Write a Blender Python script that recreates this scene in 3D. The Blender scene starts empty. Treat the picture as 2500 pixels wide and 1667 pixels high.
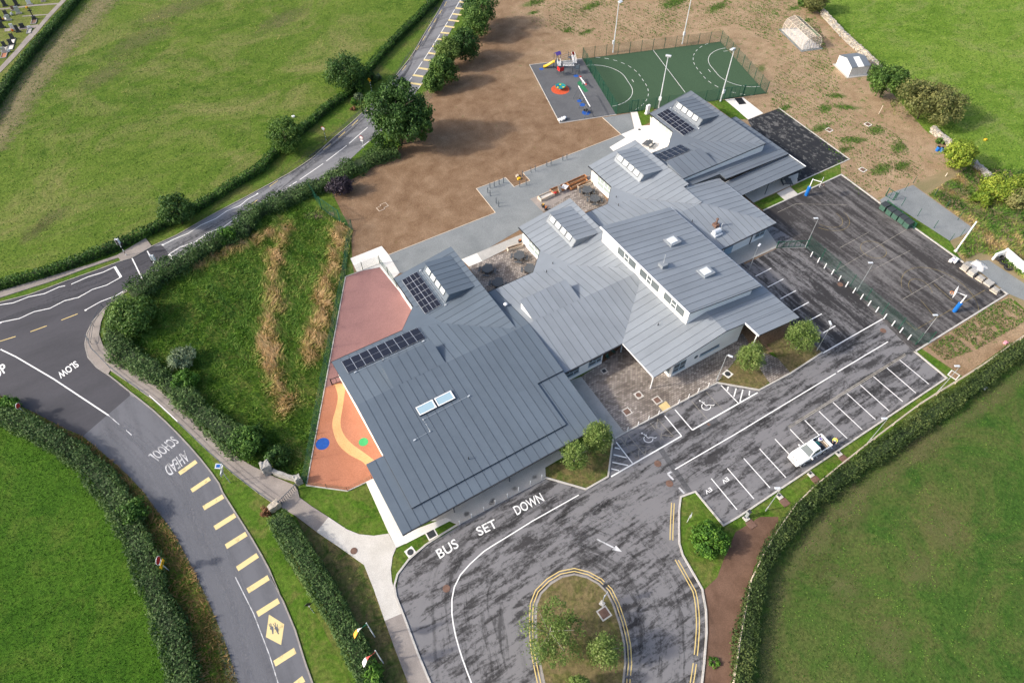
import bpy, bmesh, math, random
import numpy as np
from mathutils import Vector, Matrix
from mathutils.geometry import tessellate_polygon, delaunay_2d_cdt

SC = bpy.context.scene
COL = SC.collection
rng = np.random.default_rng(7)
random.seed(7)
R = math.radians

# ------------------------------------------------------------------ camera
# world frame: x runs along the car park kerb, y away from it, z up, metres
FPX, PITCH, ROLL, YAW, CAMH = 1624.57, R(51.507), R(-0.292), R(31.1), 70.0
def _basis():
    fwd = Vector((0, math.cos(PITCH), -math.sin(PITCH)))
    right = Vector((1, 0, 0)); up = right.cross(fwd)
    c, s = math.cos(ROLL), math.sin(ROLL)
    r = c*right + s*up; u = -s*right + c*up
    M = Matrix.Rotation(-YAW, 3, 'Z')
    return M @ r, M @ u, M @ fwd
CR, CU, CF = _basis()
cam = bpy.data.cameras.new('camera'); camo = bpy.data.objects.new('camera', cam); COL.objects.link(camo)
camo.matrix_world = Matrix(((CR.x, CU.x, -CF.x, 0), (CR.y, CU.y, -CF.y, 0), (CR.z, CU.z, -CF.z, CAMH), (0, 0, 0, 1)))
cam.sensor_width = 36; cam.lens = 36*FPX/2500; cam.clip_start = 0.5; cam.clip_end = 3000
SC.camera = camo

# ------------------------------------------------------------------ light
SUN_AZ, SUN_EL = R(160.5), R(31)          # towards the sun
W = bpy.data.worlds.new('World'); SC.world = W; W.use_nodes = True
nt = W.node_tree; bg = nt.nodes['Background']
sky = nt.nodes.new('ShaderNodeTexSky'); sky.sky_type = 'NISHITA'; sky.sun_disc = False
sky.sun_elevation = SUN_EL; sky.sun_rotation = R(90) - SUN_AZ; sky.air_density = 1.0; sky.dust_density = 4.0; sky.ozone_density = 1.0
nt.links.new(sky.outputs[0], bg.inputs[0]); bg.inputs[1].default_value = 0.15
sl = bpy.data.lights.new('sun', 'SUN'); sl.energy = 2.5; sl.angle = R(2.5); sl.color = (1.0, 0.94, 0.85)
so = bpy.data.objects.new('sun', sl); COL.objects.link(so); so.location = (0, 0, 120)
sd = Vector((math.cos(SUN_EL)*math.cos(SUN_AZ), math.cos(SUN_EL)*math.sin(SUN_AZ), math.sin(SUN_EL)))
so.rotation_euler = sd.to_track_quat('Z', 'Y').to_euler()
vs = SC.view_settings; vs.view_transform = 'Standard'; vs.look = 'None'; vs.exposure = 0.75; vs.gamma = 1; vs.use_curve_mapping = False

# ------------------------------------------------------------------ survey helpers
def P(x, y, z=0.0):
    "ground (or height z) point seen at survey picture point x, y"
    d = (x-1250)/FPX*CR - (y-833.5)/FPX*CU + CF
    t = (z-CAMH)/d.z
    return Vector((d.x*t, d.y*t, z))
_S = 700/2350
def _T(ox, oy): return lambda x, y: (ox+x*_S, oy+y*_S)
A0, A1, A2, A3 = [_T(o, 0) for o in (0, 600, 1200, 1800)]
B0, B1, B2, B3 = [_T(o, 400) for o in (0, 600, 1200, 1800)]
C0, C1, C2, C3 = [_T(o, 800) for o in (0, 600, 1200, 1800)]
D0, D1, D2, D3 = [_T(o, 1200) for o in (0, 600, 1200, 1800)]
def crop(ox, oy, w, W_): k = w/W_; return lambda x, y: (ox+x*k, oy+y*k)
def G(pts, z=0.0): return [P(p[0], p[1], z) for p in pts]
def L(f, *xy): return [f(a, b) for a, b in xy]

# ------------------------------------------------------------------ mesh helpers
class MB:
    def __init__(s): s.v = []; s.f = []; s.m = []; s.mi = 0
    def add(s, vs, fs):
        o = len(s.v); s.v += [tuple(a) for a in vs]
        for f in fs: s.f.append([o+i for i in f]); s.m.append(s.mi)
        return s
    def box(s, c, d, rz=0.0, M=None):
        x, y, z = d[0]/2, d[1]/2, d[2]/2
        cs, sn = math.cos(rz), math.sin(rz)
        vs = []
        for sx, sy, sz in ((-1,-1,-1),(1,-1,-1),(1,1,-1),(-1,1,-1),(-1,-1,1),(1,-1,1),(1,1,1),(-1,1,1)):
            a, b = sx*x, sy*y
            p = Vector((a*cs-b*sn, a*sn+b*cs, sz*z))
            if M: p = M @ p
            vs.append((c[0]+p.x, c[1]+p.y, c[2]+p.z))
        return s.add(vs, [(3,2,1,0),(4,5,6,7),(0,1,5,4),(1,2,6,5),(2,3,7,6),(3,0,4,7)])
    def tube(s, pts, r, n=8, cap=True):
        pts = [Vector(p) for p in pts]; k = len(pts)
        rs = r if isinstance(r, (list, tuple)) else [r]*k
        vs = []; fs = []
        for i, p in enumerate(pts):
            t = (pts[min(i+1, k-1)]-pts[max(i-1, 0)]).normalized()
            a = Vector((0, 0, 1)) if abs(t.z) < .95 else Vector((1, 0, 0))
            u = t.cross(a).normalized(); w = t.cross(u)
            for j in range(n):
                th = 2*math.pi*j/n
                vs.append(p+rs[i]*(math.cos(th)*u+math.sin(th)*w))
        for i in range(k-1):
            for j in range(n):
                a, b = i*n+j, i*n+(j+1) % n
                fs.append((a, b, b+n, a+n))
        if cap: fs += [tuple(range(n-1, -1, -1)), tuple((k-1)*n+j for j in range(n))]
        return s.add(vs, fs)
    def prism(s, poly, z0, z1):
        n = len(poly)
        zb = z0 if callable(z0) else (lambda x, y: z0)
        zt = z1 if callable(z1) else (lambda x, y: z1)
        if area2(poly) < 0: poly = poly[::-1]
        vs = [(p[0], p[1], zb(p[0], p[1])) for p in poly]+[(p[0], p[1], zt(p[0], p[1])) for p in poly]
        tris = tris_of(poly)
        fs = [(a, b, c) for a, b, c in [(t[0]+n, t[1]+n, t[2]+n) for t in tris]]+[(t[2], t[1], t[0]) for t in tris]
        fs += [(i, (i+1) % n, (i+1) % n+n, i+n) for i in range(n)]
        return s.add(vs, fs)
    def sheet(s, poly, z):
        zz = z if callable(z) else (lambda x, y: z)
        if area2(poly) < 0: poly = poly[::-1]
        r = delaunay_2d_cdt([Vector((p[0], p[1])) for p in poly], [], [list(range(len(poly)))], 1, 1e-4)
        vs, fs = r[0], [list(f) for f in r[2]]
        fs = [f if area2([vs[i] for i in f]) > 0 else f[::-1] for f in fs]
        return s.add([(p[0], p[1], zz(p[0], p[1])) for p in vs], fs)
    def strip(s, pts, w, z, closed=False):
        "flat painted line"
        l, r = offset(pts, w/2, closed), offset(pts, -w/2, closed)
        n = len(pts); o = [(p[0], p[1], z) for p in l]+[(p[0], p[1], z) for p in r]
        fs = []
        for i in range(n if closed else n-1):
            j = (i+1) % n; fs.append((i+n, j+n, j, i))
        return s.add(o, fs)
    def kerb(s, pts, w, z0, z1, closed=False):
        l, r = offset(pts, w/2, closed), offset(pts, -w/2, closed)
        n = len(pts)
        o = [(p[0], p[1], z0) for p in l]+[(p[0], p[1], z1) for p in l]+[(p[0], p[1], z1) for p in r]+[(p[0], p[1], z0) for p in r]
        fs = []
        for i in range(n if closed else n-1):
            j = (i+1) % n
            for a in range(3): fs.append((a*n+j, a*n+i, (a+1)*n+i, (a+1)*n+j))
        if not closed: fs += [(0, n, 2*n, 3*n), (n-1, 4*n-1, 3*n-1, 2*n-1)]
        return s.add(o, fs)
    def disc(s, c, r, z, n=24, r2=None):
        r2 = r2 or r
        return s.add([(c[0]+r*math.cos(2*math.pi*i/n), c[1]+r2*math.sin(2*math.pi*i/n), z) for i in range(n)], [tuple(range(n))])
    def lathe(s, c, prof, n=16):
        vs = []; fs = []; k = len(prof)
        for r, z in prof:
            for j in range(n): vs.append((c[0]+r*math.cos(2*math.pi*j/n), c[1]+r*math.sin(2*math.pi*j/n), c[2]+z))
        for i in range(k-1):
            for j in range(n): fs.append((i*n+j, i*n+(j+1) % n, (i+1)*n+(j+1) % n, (i+1)*n+j))
        fs += [tuple(range(n-1, -1, -1)), tuple((k-1)*n+j for j in range(n))]
        return s.add(vs, fs)
    def build(s, name, mats, parent=None, smooth=False, kind=None, bevel=0, label=None):
        me = bpy.data.meshes.new(name)
        me.from_pydata(s.v, [], s.f)
        if not isinstance(mats, (list, tuple)): mats = [mats]
        for m in mats: me.materials.append(m)
        if len(mats) > 1: me.polygons.foreach_set('material_index', s.m)
        if smooth: me.polygons.foreach_set('use_smooth', [True]*len(me.polygons))
        o = bpy.data.objects.new(name, me); COL.objects.link(o)
        if parent: o.parent = parent
        if kind: o['kind'] = kind
        if label: o['label'] = label
        if bevel:
            b = o.modifiers.new('bevel', 'BEVEL'); b.width = bevel; b.segments = 2; b.limit_method = 'ANGLE'
        return o
def area2(p): return sum(p[i][0]*p[(i+1) % len(p)][1]-p[(i+1) % len(p)][0]*p[i][1] for i in range(len(p)))
def tris_of(poly):
    out = []
    for a, b, c in tessellate_polygon([[Vector((p[0], p[1], 0)) for p in poly]]):
        A, B, Cc = poly[a], poly[b], poly[c]
        cr = (B[0]-A[0])*(Cc[1]-A[1])-(B[1]-A[1])*(Cc[0]-A[0])
        out.append((a, b, c) if cr > 0 else (a, c, b))
    return out
def offset(pts, d, closed=False):
    n = len(pts); out = []
    for i in range(n):
        p = Vector((pts[i][0], pts[i][1]))
        a = Vector((pts[i-1][0], pts[i-1][1])) if (i > 0 or closed) else None
        b = Vector((pts[(i+1) % n][0], pts[(i+1) % n][1])) if (i < n-1 or closed) else None
        ns = []
        if a is not None and (p-a).length > 1e-6: t = (p-a).normalized(); ns.append(Vector((-t.y, t.x)))
        if b is not None and (b-p).length > 1e-6: t = (b-p).normalized(); ns.append(Vector((-t.y, t.x)))
        m = sum(ns, Vector((0, 0))).normalized()
        k = max(m.dot(ns[0]), .4)
        out.append(p+m*d/k)
    return out
def smooth_line(pts, step=1.0):
    "Catmull-Rom resample of a polyline of (x, y[, z])"
    pts = [Vector((p[0], p[1], 0)) for p in pts]
    out = []
    for i in range(len(pts)-1):
        p0, p1, p2, p3 = pts[max(i-1, 0)], pts[i], pts[i+1], pts[min(i+2, len(pts)-1)]
        n = max(1, int((p2-p1).length/step))
        for k in range(n):
            t = k/n
            out.append(.5*((2*p1)+(p2-p0)*t+(2*p0-5*p1+4*p2-p3)*t*t+(3*p1-p0-3*p2+p3)*t**3))
    out.append(pts[-1]); return out
def sub_line(pts, a, b):
    "piece of a polyline between arc lengths a and b"
    out = []; d = 0.0
    for i in range(len(pts)-1):
        p, q = Vector(pts[i][:2]), Vector(pts[i+1][:2]); l = (q-p).length
        if l < 1e-6: continue
        if d+l >= a and d <= b:
            t0, t1 = max(0, (a-d)/l), min(1, (b-d)/l)
            if not out: out.append(p.lerp(q, t0))
            out.append(p.lerp(q, t1))
        d += l
    return out
def line_len(pts): return sum((Vector(pts[i+1][:2])-Vector(pts[i][:2])).length for i in range(len(pts)-1))

def tag(o, label=None, cat=None, group=None, kind=None):
    if label: o['label'] = label
    if cat: o['category'] = cat
    if group: o['group'] = group
    if kind: o['kind'] = kind
    return o
def thing(name, label, cat, loc=(0, 0, 0), rz=0.0, group=None):
    o = bpy.data.objects.new(name, None); COL.objects.link(o); o.empty_display_size = .3
    o.location = loc; o.rotation_euler = (0, 0, rz)
    return tag(o, label, cat, group)
def copy_tree(o, parent=None, loc=None, rz=None, label=None):
    c = o.copy(); COL.objects.link(c); c.parent = parent
    if loc is not None: c.location = loc
    if rz is not None: c.rotation_euler = (0, 0, rz)
    if label: c['label'] = label
    for ch in list(o.children): copy_tree(ch, c)
    return c
ORD = ['first', 'second', 'third', 'fourth', 'fifth', 'sixth', 'seventh', 'eighth', 'ninth', 'tenth', 'eleventh', 'twelfth', 'thirteenth', 'fourteenth', 'fifteenth', 'sixteenth', 'seventeenth', 'eighteenth', 'nineteenth', 'twentieth']

# ------------------------------------------------------------------ materials
def srgb(r, g, b):
    f = lambda c: c/12.92 if c <= .04045 else ((c+.055)/1.055)**2.4
    return (f(r/255), f(g/255), f(b/255), 1)
def c4(c): return (c[0], c[1], c[2], 1)
def base_mat(name, col=(.5, .5, .5), rough=.7, metal=0.0, spec=.5):
    m = bpy.data.materials.new(name); m.use_nodes = True
    b = m.node_tree.nodes['Principled BSDF']
    b.inputs['Base Color'].default_value = c4(col); b.inputs['Roughness'].default_value = rough
    b.inputs['Metallic'].default_value = metal; b.inputs['Specular IOR Level'].default_value = spec
    return m
def nodes(m): return m.node_tree, m.node_tree.nodes, m.node_tree.links, m.node_tree.nodes['Principled BSDF']
def coords(m, scale=(1, 1, 1), rz=0.0):
    t, n, l, b = nodes(m)
    tc = n.new('ShaderNodeTexCoord'); mp = n.new('ShaderNodeMapping')
    mp.inputs['Scale'].default_value = scale; mp.inputs['Rotation'].default_value = (0, 0, rz)
    l.new(tc.outputs['Object'], mp.inputs[0]); return mp.outputs[0]
def noise(m, vec, scale, detail=4, rough=.55, dist=0.0):
    t, n, l, b = nodes(m); x = n.new('ShaderNodeTexNoise')
    x.inputs['Scale'].default_value = scale; x.inputs['Detail'].default_value = detail; x.inputs['Roughness'].default_value = rough; x.inputs['Distortion'].default_value = dist
    l.new(vec, x.inputs['Vector']); return x.outputs['Fac']
def ramp(m, fac, stops):
    t, n, l, b = nodes(m); x = n.new('ShaderNodeValToRGB')
    e = x.color_ramp.elements
    while len(e) < len(stops): e.new(.5)
    for i, (p, c) in enumerate(stops): e[i].position = p; e[i].color = c4(c) if not isinstance(c, float) else (c, c, c, 1)
    l.new(fac, x.inputs[0]); return x.outputs[0]
def mix(m, fac, a, b_, mode='MIX'):
    t, n, l, b = nodes(m); x = n.new('ShaderNodeMix'); x.data_type = 'RGBA'; x.blend_type = mode
    if isinstance(fac, float): x.inputs[0].default_value = fac
    else: l.new(fac, x.inputs[0])
    for i, s in ((6, a), (7, b_)):
        if isinstance(s, tuple): x.inputs[i].default_value = c4(s)
        else: l.new(s, x.inputs[i])
    return x.outputs[2]
def math_n(m, op, a, b_=0.0):
    t, n, l, b = nodes(m); x = n.new('ShaderNodeMath'); x.operation = op
    for i, s in ((0, a), (1, b_)):
        if isinstance(s, (int, float)): x.inputs[i].default_value = s
        else: l.new(s, x.inputs[i])
    return x.outputs[0]
def bump(m, h, strength=.3, dist=.05):
    t, n, l, b = nodes(m); x = n.new('ShaderNodeBump'); x.inputs['Strength'].default_value = strength; x.inputs['Distance'].default_value = dist
    l.new(h, x.inputs['Height']); l.new(x.outputs[0], b.inputs['Normal'])
def setc(m, c): t, n, l, b = nodes(m); l.new(c, b.inputs['Base Color'])
def plain(name, col, rough=.6, metal=0.0, var=.12, scale=3.0, spec=.4):
    "painted or plain surface with slight weathering"
    m = base_mat(name, col, rough, metal, spec); v = coords(m)
    f = noise(m, v, scale, 5)
    setc(m, ramp(m, f, [(.3, tuple(c*(1-var) for c in col[:3])), (.7, tuple(min(1, c*(1+var)) for c in col[:3]))]))
    return m
def grass_mat(name, dark, mid, light, straw, big=.06, straw_amt=.62, rz=0.0, stretch=(1, 1, 1), fine=2.2):
    m = base_mat(name, mid, .95, spec=.1); v = coords(m); vs_ = coords(m, stretch, rz)
    n1 = noise(m, vs_, big, 6, .62); n2 = noise(m, vs_, fine*.16, 9, .72, .5); n3 = noise(m, v, fine*1.1, 7, .78); n4 = noise(m, vs_, big*2.4, 9, .74, .9); n6 = noise(m, vs_, .9, 6, .7, .6)
    c = ramp(m, n2, [(.34, dark), (.5, mid), (.66, light)])
    c = mix(m, ramp(m, n1, [(.42, (0., 0., 0.)), (.62, (.6, .6, .6))]), c, light)
    c = mix(m, ramp(m, n4, [(straw_amt-.12, (0., 0., 0.)), (straw_amt+.05, (.8, .8, .8))]), c, straw)
    c = mix(m, ramp(m, n6, [(.30, (.6, .6, .6)), (.42, (0., 0., 0.))]), c, dark)
    c = mix(m, ramp(m, n6, [(.60, (0., 0., 0.)), (.74, (.5, .5, .5))]), c, straw)
    c = mix(m, .9, c, ramp(m, n3, [(.30, (.38, .40, .36)), (.5, (.95, .95, .95)), (.70, (1.6, 1.55, 1.5))]), 'MULTIPLY')
    setc(m, c); bump(m, n3, .8, .18); return m
def asphalt_mat(name, lightc, darkc, thr=.5, stretch=(.16, .8, 1), rz=0.0, soft=.05, scale=1.0):
    m = base_mat(name, lightc, .8, spec=.3); v = coords(m); vs_ = coords(m, stretch, rz)
    n1 = noise(m, vs_, .5*scale, 8, .66, .35); n2 = noise(m, v, 2.2, 9, .78); n3 = noise(m, v, 40, 3, .6); n4 = noise(m, v, .07, 3)
    f = math_n(m, 'ADD', math_n(m, 'MULTIPLY', n1, .66), math_n(m, 'MULTIPLY', n2, .34))
    f = math_n(m, 'ADD', f, math_n(m, 'MULTIPLY', math_n(m, 'SUBTRACT', n4, .5), .22))
    mid = tuple(.5*(a+b) for a, b in zip(lightc, darkc))
    c = ramp(m, f, [(thr-soft*1.6, darkc), (thr-soft*.2, mid), (thr+soft, lightc)])
    c = mix(m, .5, c, ramp(m, n3, [(.3, (.7, .7, .7)), (.7, (1.25, 1.25, 1.25))]), 'MULTIPLY')
    setc(m, c); bump(m, n3, .3, .02); return m
def two_tone(name, a, b_, scale=1.0, rough=.85, lo=.4, hi=.6, fine=25, stretch=(1, 1, 1), rz=0.0, bmp=.3):
    m = base_mat(name, a, rough, spec=.3); v = coords(m); vs_ = coords(m, stretch, rz)
    n1 = noise(m, vs_, scale, 7, .65, .3); n3 = noise(m, v, fine, 4, .65)
    c = ramp(m, n1, [(lo, a), (hi, b_)])
    c = mix(m, .6, c, ramp(m, n3, [(.3, (.65, .65, .65)), (.7, (1.3, 1.3, 1.3))]), 'MULTIPLY')
    setc(m, c); bump(m, n3, bmp, .03); return m
def leaf_mat(name, cols, trans=.25, rough=.6):
    "cols: colours from dark to light tone"
    cols = [tuple(x*1.75 for x in k) for k in cols]
    m = base_mat(name, cols[0], rough, spec=.25); t, n, l, b = nodes(m)
    at = n.new('ShaderNodeAttribute'); at.attribute_name = 'tone'
    c = ramp(m, at.outputs['Fac'], [(i/(len(cols)-1), k) for i, k in enumerate(cols)])
    setc(m, c)
    tr = n.new('ShaderNodeBsdfTranslucent'); l.new(c, tr.inputs[0])
    mx = n.new('ShaderNodeMixShader'); mx.inputs[0].default_value = trans
    out = n['Material Output']; l.new(b.outputs[0], mx.inputs[1]); l.new(tr.outputs[0], mx.inputs[2]); l.new(mx.outputs[0], out.inputs[0])
    return m
def glass_mat(name, col, rough=.08):
    m = base_mat(name, col, rough, spec=.8); return m
def hx(r, g, b, k=1.0):
    c = srgb(r, g, b); return (c[0]*k, c[1]*k, c[2]*k)

M = {}
M['grass_nw'] = grass_mat('grass_nw', (.054, .108, .011), (.088, .150, .018), (.130, .185, .030), (.21, .20, .075), .03, .59, R(-35), (.75, 1, 1), 2.4)
M['grass_sw'] = grass_mat('grass_sw', (.026, .078, .006), (.044, .114, .009), (.068, .145, .014), (.10, .145, .024), .07, .62, 0.0, (1, 1, 1), 2.6)  # darker greens hold the cloud shade and corner vignetting over this field
M['grass_ne'] = grass_mat('grass_ne', (.085, .160, .016), (.130, .222, .026), (.185, .270, .044), (.23, .255, .085), .06, .62, R(20), (.7, 1, 1), 2.4)
M['grass_se'] = grass_mat('grass_se', (.029, .082, .013), (.048, .108, .018), (.074, .130, .025), (.125, .125, .045), .04, .585, 0.0, (1, 1, 1), 2.6)
M['grass_cemetery'] = grass_mat('grass_cemetery', (.075, .115, .016), (.115, .155, .026), (.155, .185, .04), (.19, .18, .07), .1, .58)
M['grass_base'] = grass_mat('grass_base', (.045, .10, .010), (.075, .145, .017), (.115, .17, .028), (.16, .15, .05), .05, .60)
M['verge'] = grass_mat('verge', (.040, .100, .009), (.070, .145, .014), (.105, .175, .024), (.165, .155, .050), .12, .60)
M['lawn'] = grass_mat('lawn', (.035, .072, .013), (.068, .108, .022), (.115, .14, .036), (.18, .135, .065), .25, .53)
M['island_grass'] = grass_mat('island_grass', (.06, .08, .018), (.105, .115, .032), (.145, .14, .048), (.20, .15, .08), .25, .49)
M['track'] = two_tone('track', (.20, .17, .085), (.30, .22, .13), .35, .95, .35, .65, 6, (.25, 1, 1), R(-35))
def soil_mat():
    m = base_mat('soil', (.2, .14, .09), .95, spec=.1); v = coords(m); vw = coords(m, (1, 1, 1))
    n1 = noise(m, v, .045, 4, .6); n2 = noise(m, v, .35, 7, .7, .3); n3 = noise(m, v, 5, 5, .75); n5 = noise(m, v, .9, 7, .72, .5)
    c = ramp(m, n2, [(.3, (.155, .094, .054)), (.5, (.218, .140, .085)), (.7, (.285, .195, .125))])
    # paler, drier ground towards the far right of the grounds
    t, n, l, b = nodes(m); sp = n.new('ShaderNodeSeparateXYZ'); l.new(vw, sp.inputs[0])
    far = math_n(m, 'ADD', math_n(m, 'MULTIPLY', math_n(m, 'SUBTRACT', sp.outputs[0], 62.0), .022), math_n(m, 'MULTIPLY', math_n(m, 'SUBTRACT', n1, .5), 1.5))
    c = mix(m, ramp(m, far, [(.05, (0., 0., 0.)), (.6, (.75, .75, .75))]), c, ramp(m, n2, [(.3, (.27, .185, .11)), (.7, (.43, .32, .205))]))
    gr = math_n(m, 'ADD', n5, math_n(m, 'MULTIPLY', far, .06))
    c = mix(m, ramp(m, gr, [(.63, (0., 0., 0.)), (.69, (.8, .8, .8))]), c, (.09, .15, .03))
    c = mix(m, .8, c, ramp(m, n3, [(.28, (.5, .5, .5)), (.5, (.95, .95, .95)), (.70, (1.6, 1.55, 1.5))]), 'MULTIPLY')
    setc(m, c); bump(m, n3, .8, .08); return m
M['soil'] = soil_mat()
M['mulch'] = two_tone('mulch', (.11, .062, .04), (.17, .10, .068), .5, .95, .35, .65, 9)
M['asphalt_old'] = asphalt_mat('asphalt_old', (.135, .138, .154), (.072, .073, .083), .42, (1, .12, 1), R(31), .12)
M['asphalt_far'] = asphalt_mat('asphalt_far', (.21, .21, .22), (.07, .072, .08), .44, (.14, .9, 1), R(-20), .07)
M['asphalt_new'] = asphalt_mat('asphalt_new', (.072, .07, .08), (.040, .040, .046), .46, (.15, .6, 1), R(0), .14)
M['car_park'] = asphalt_mat('car_park', (.190, .185, .190), (.045, .043, .044), .480, (.20, .85, 1), 0.0, .034, 2.6)
M['bays_left'] = asphalt_mat('bays_left', (.175, .168, .170), (.034, .032, .033), .53, (.85, .12, 1), 0.0, .035, 2.0)
M['loop'] = asphalt_mat('loop', (.20, .195, .202), (.05, .048, .05), .465, (.8, .16, 1), R(14), .035)
M['court'] = asphalt_mat('court', (.155, .146, .142), (.042, .038, .037), .535, (.85, .11, 1), 0.0, .05, 2.0)
M['bay_patch'] = asphalt_mat('bay_patch', (.15, .15, .15), (.05, .05, .052), .49, (.6, .8, 1), 0.0, .06, 1.6)
M['black_yard'] = asphalt_mat('black_yard', (.13, .125, .12), (.020, .021, .024), .545, (.8, .5, 1), 0.0, .02, 3.5)
M['trench'] = plain('trench', (.10, .10, .105), .85, var=.25, scale=4)
M['concrete'] = two_tone('concrete', (.50, .47, .42), (.62, .59, .54), .4, .85, .3, .7, 12)
M['concrete_old'] = two_tone('concrete_old', (.235, .205, .185), (.34, .30, .27), .45, .9, .3, .7, 10)
M['concrete_white'] = two_tone('concrete_white', (.70, .66, .60), (.80, .77, .72), .3, .85, .3, .7, 12)
M['concrete_walk'] = two_tone('concrete_walk', (.36, .35, .32), (.46, .44, .41), .6, .85, .3, .7, 12)
M['kerb'] = two_tone('kerb', (.42, .40, .36), (.56, .53, .49), 1.2, .9, .3, .7, 8)
M['kerb_dark'] = two_tone('kerb_dark', (.24, .22, .20), (.36, .33, .30), 1.2, .9, .3, .7, 8)
M['gravel'] = two_tone('gravel', (.175, .19, .195), (.24, .255, .258), .25, .95, .3, .7, 7)
M['rubber_grey'] = two_tone('rubber_grey', (.095, .098, .105), (.125, .128, .135), .3, .95, .3, .7, 8)
M['turf_green'] = two_tone('turf_green', (.036, .072, .037), (.050, .094, .049), .1, .95, .3, .7, 6, (1, .2, 1))
M['rubber_pink'] = two_tone('rubber_pink', (.255, .135, .125), (.32, .17, .155), .25, .9, .3, .7, 9)
M['rubber_orange'] = two_tone('rubber_orange', (.39, .155, .085), (.46, .195, .115), .25, .9, .3, .7, 9)
M['rubber_cream'] = two_tone('rubber_cream', (.66, .36, .15), (.72, .41, .19), .4, .9, .3, .7, 9)
M['rubber_blue'] = plain('rubber_blue', (.012, .085, .36), .85)
M['rubber_green'] = plain('rubber_green', (.05, .36, .12), .85)
M['rubber_red'] = plain('rubber_red', (.56, .085, .03), .85)
M['turf_patch'] = plain('turf_patch', (.02, .16, .07), .9)
def paver_mat():
    m = base_mat('pavers', (.3, .26, .22), .9, spec=.2); v = coords(m); t, n, l, b = nodes(m)
    br = n.new('ShaderNodeTexBrick'); l.new(v, br.inputs['Vector'])
    br.inputs['Scale'].default_value = 1.0; br.inputs['Brick Width'].default_value = .42; br.inputs['Row Height'].default_value = .26; br.inputs['Mortar Size'].default_value = .028
    br.inputs['Color1'].default_value = (.24, .205, .18, 1); br.inputs['Color2'].default_value = (.50, .44, .39, 1); br.inputs['Mortar'].default_value = (.10, .088, .078, 1); br.inputs['Bias'].default_value = -.1
    n1 = noise(m, v, .22, 5, .6); n2 = noise(m, v, 2.6, 3, .7)
    c = br.outputs[0]
    c = mix(m, 1.0, c, ramp(m, n1, [(.36, (.62, .60, .58)), (.6, (1., 1., 1.))]), 'MULTIPLY')
    c = mix(m, ramp(m, n2, [(.64, (0., 0., 0.)), (.70, (.75, .75, .75))]), c, (.06, .052, .048))
    setc(m, c); bump(m, br.outputs['Fac'], -.3, .02); return m
M['pavers'] = paver_mat()
def paint(name, col, thr=.36):
    m = base_mat(name, col, .7, spec=.3); v = coords(m)
    n1 = noise(m, v, 1.1, 8, .75, .3)
    setc(m, ramp(m, n1, [(thr-.06, tuple(c*.42 for c in col)), (thr+.06, col)])); return m
M['paint_white'] = paint('paint_white', (.80, .79, .77), .30)
M['paint_worn'] = paint('paint_worn', (.60, .60, .61), .47)
M['paint_yellow'] = paint('paint_yellow', (.66, .50, .20), .36)
M['paint_road_yellow'] = paint('paint_road_yellow', (.70, .56, .27), .38)
M['paint_line_yellow'] = paint('paint_line_yellow', (.26, .20, .08), .46)
M['paint_faded'] = paint('paint_faded', (.33, .30, .25), .46)
M['tactile'] = plain('tactile', (.62, .47, .22), .85)
def zinc(name, col, k=.06):
    m = base_mat(name, col, .55, .0, .35); v = coords(m)
    n1 = noise(m, v, .22, 4, .6); n2 = noise(m, v, 30, 3, .7)
    c = ramp(m, n1, [(.3, tuple(x*(1-k) for x in col)), (.7, tuple(x*(1+k) for x in col))])
    c = mix(m, .3, c, ramp(m, n2, [(.3, (.8, .8, .8)), (.7, (1.15, 1.15, 1.15))]), 'MULTIPLY')
    t, n, l, b = nodes(m); oi = n.new('ShaderNodeObjectInfo'); n5 = noise(m, v, 1.3, 6, .7)
    c = mix(m, 1.0, c, ramp(m, oi.outputs['Random'], [(0., (.95, .95, .95)), (1., (1.05, 1.05, 1.05))]), 'MULTIPLY')
    c = mix(m, .5, c, ramp(m, n5, [(.3, (.93, .93, .92)), (.7, (1.06, 1.06, 1.06))]), 'MULTIPLY')
    l.new(ramp(m, n5, [(.3, (.48, .48, .48)), (.7, (.66, .66, .66))]), b.inputs['Roughness'])
    setc(m, c); return m
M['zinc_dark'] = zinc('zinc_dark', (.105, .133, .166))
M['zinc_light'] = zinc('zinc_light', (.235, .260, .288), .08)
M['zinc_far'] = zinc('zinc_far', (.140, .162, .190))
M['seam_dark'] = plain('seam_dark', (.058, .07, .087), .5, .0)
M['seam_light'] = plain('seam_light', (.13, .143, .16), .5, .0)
M['fascia'] = plain('fascia', (.045, .05, .056), .5)
M['gutter'] = plain('gutter', (.03, .032, .036), .5)
M['render_white'] = plain('render_white', (.80, .79, .77), .85, var=.05, scale=.6)
M['render_red'] = plain('render_red', (.32, .045, .04), .8)
M['frame_grey'] = plain('frame_grey', (.33, .41, .46), .45)
M['frame_white'] = plain('frame_white', (.78, .79, .78), .45)
M['blue_door'] = plain('blue_door', (.27, .38, .48), .45)
M['glass'] = glass_mat('glass', (.10, .12, .13))
M['glass_blue'] = glass_mat('glass_blue', (.33, .47, .54), .12)
M['glass_bright'] = base_mat('glass_bright', (.66, .70, .71), .12, spec=.8)
M['glass_mid'] = base_mat('glass_mid', (.34, .40, .39), .1, spec=.8)
M['pv'] = base_mat('pv', (.012, .013, .022), .16, spec=.5)
M['alu'] = plain('alu', (.62, .63, .64), .35, .5)
M['galv'] = plain('galv', (.45, .48, .50), .45, .5)
M['galv_pale'] = plain('galv_pale', (.66, .69, .72), .45, .2)
M['steel_dark'] = plain('steel_dark', (.10, .12, .14), .5, .4)
M['fence_green'] = plain('fence_green', (.012, .085, .052), .5)
M['fence_dark'] = plain('fence_dark', (.015, .045, .032), .5)
M['black'] = plain('black', (.012, .012, .013), .6)
M['white'] = plain('white', (.80, .80, .80), .5, var=.03)
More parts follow.
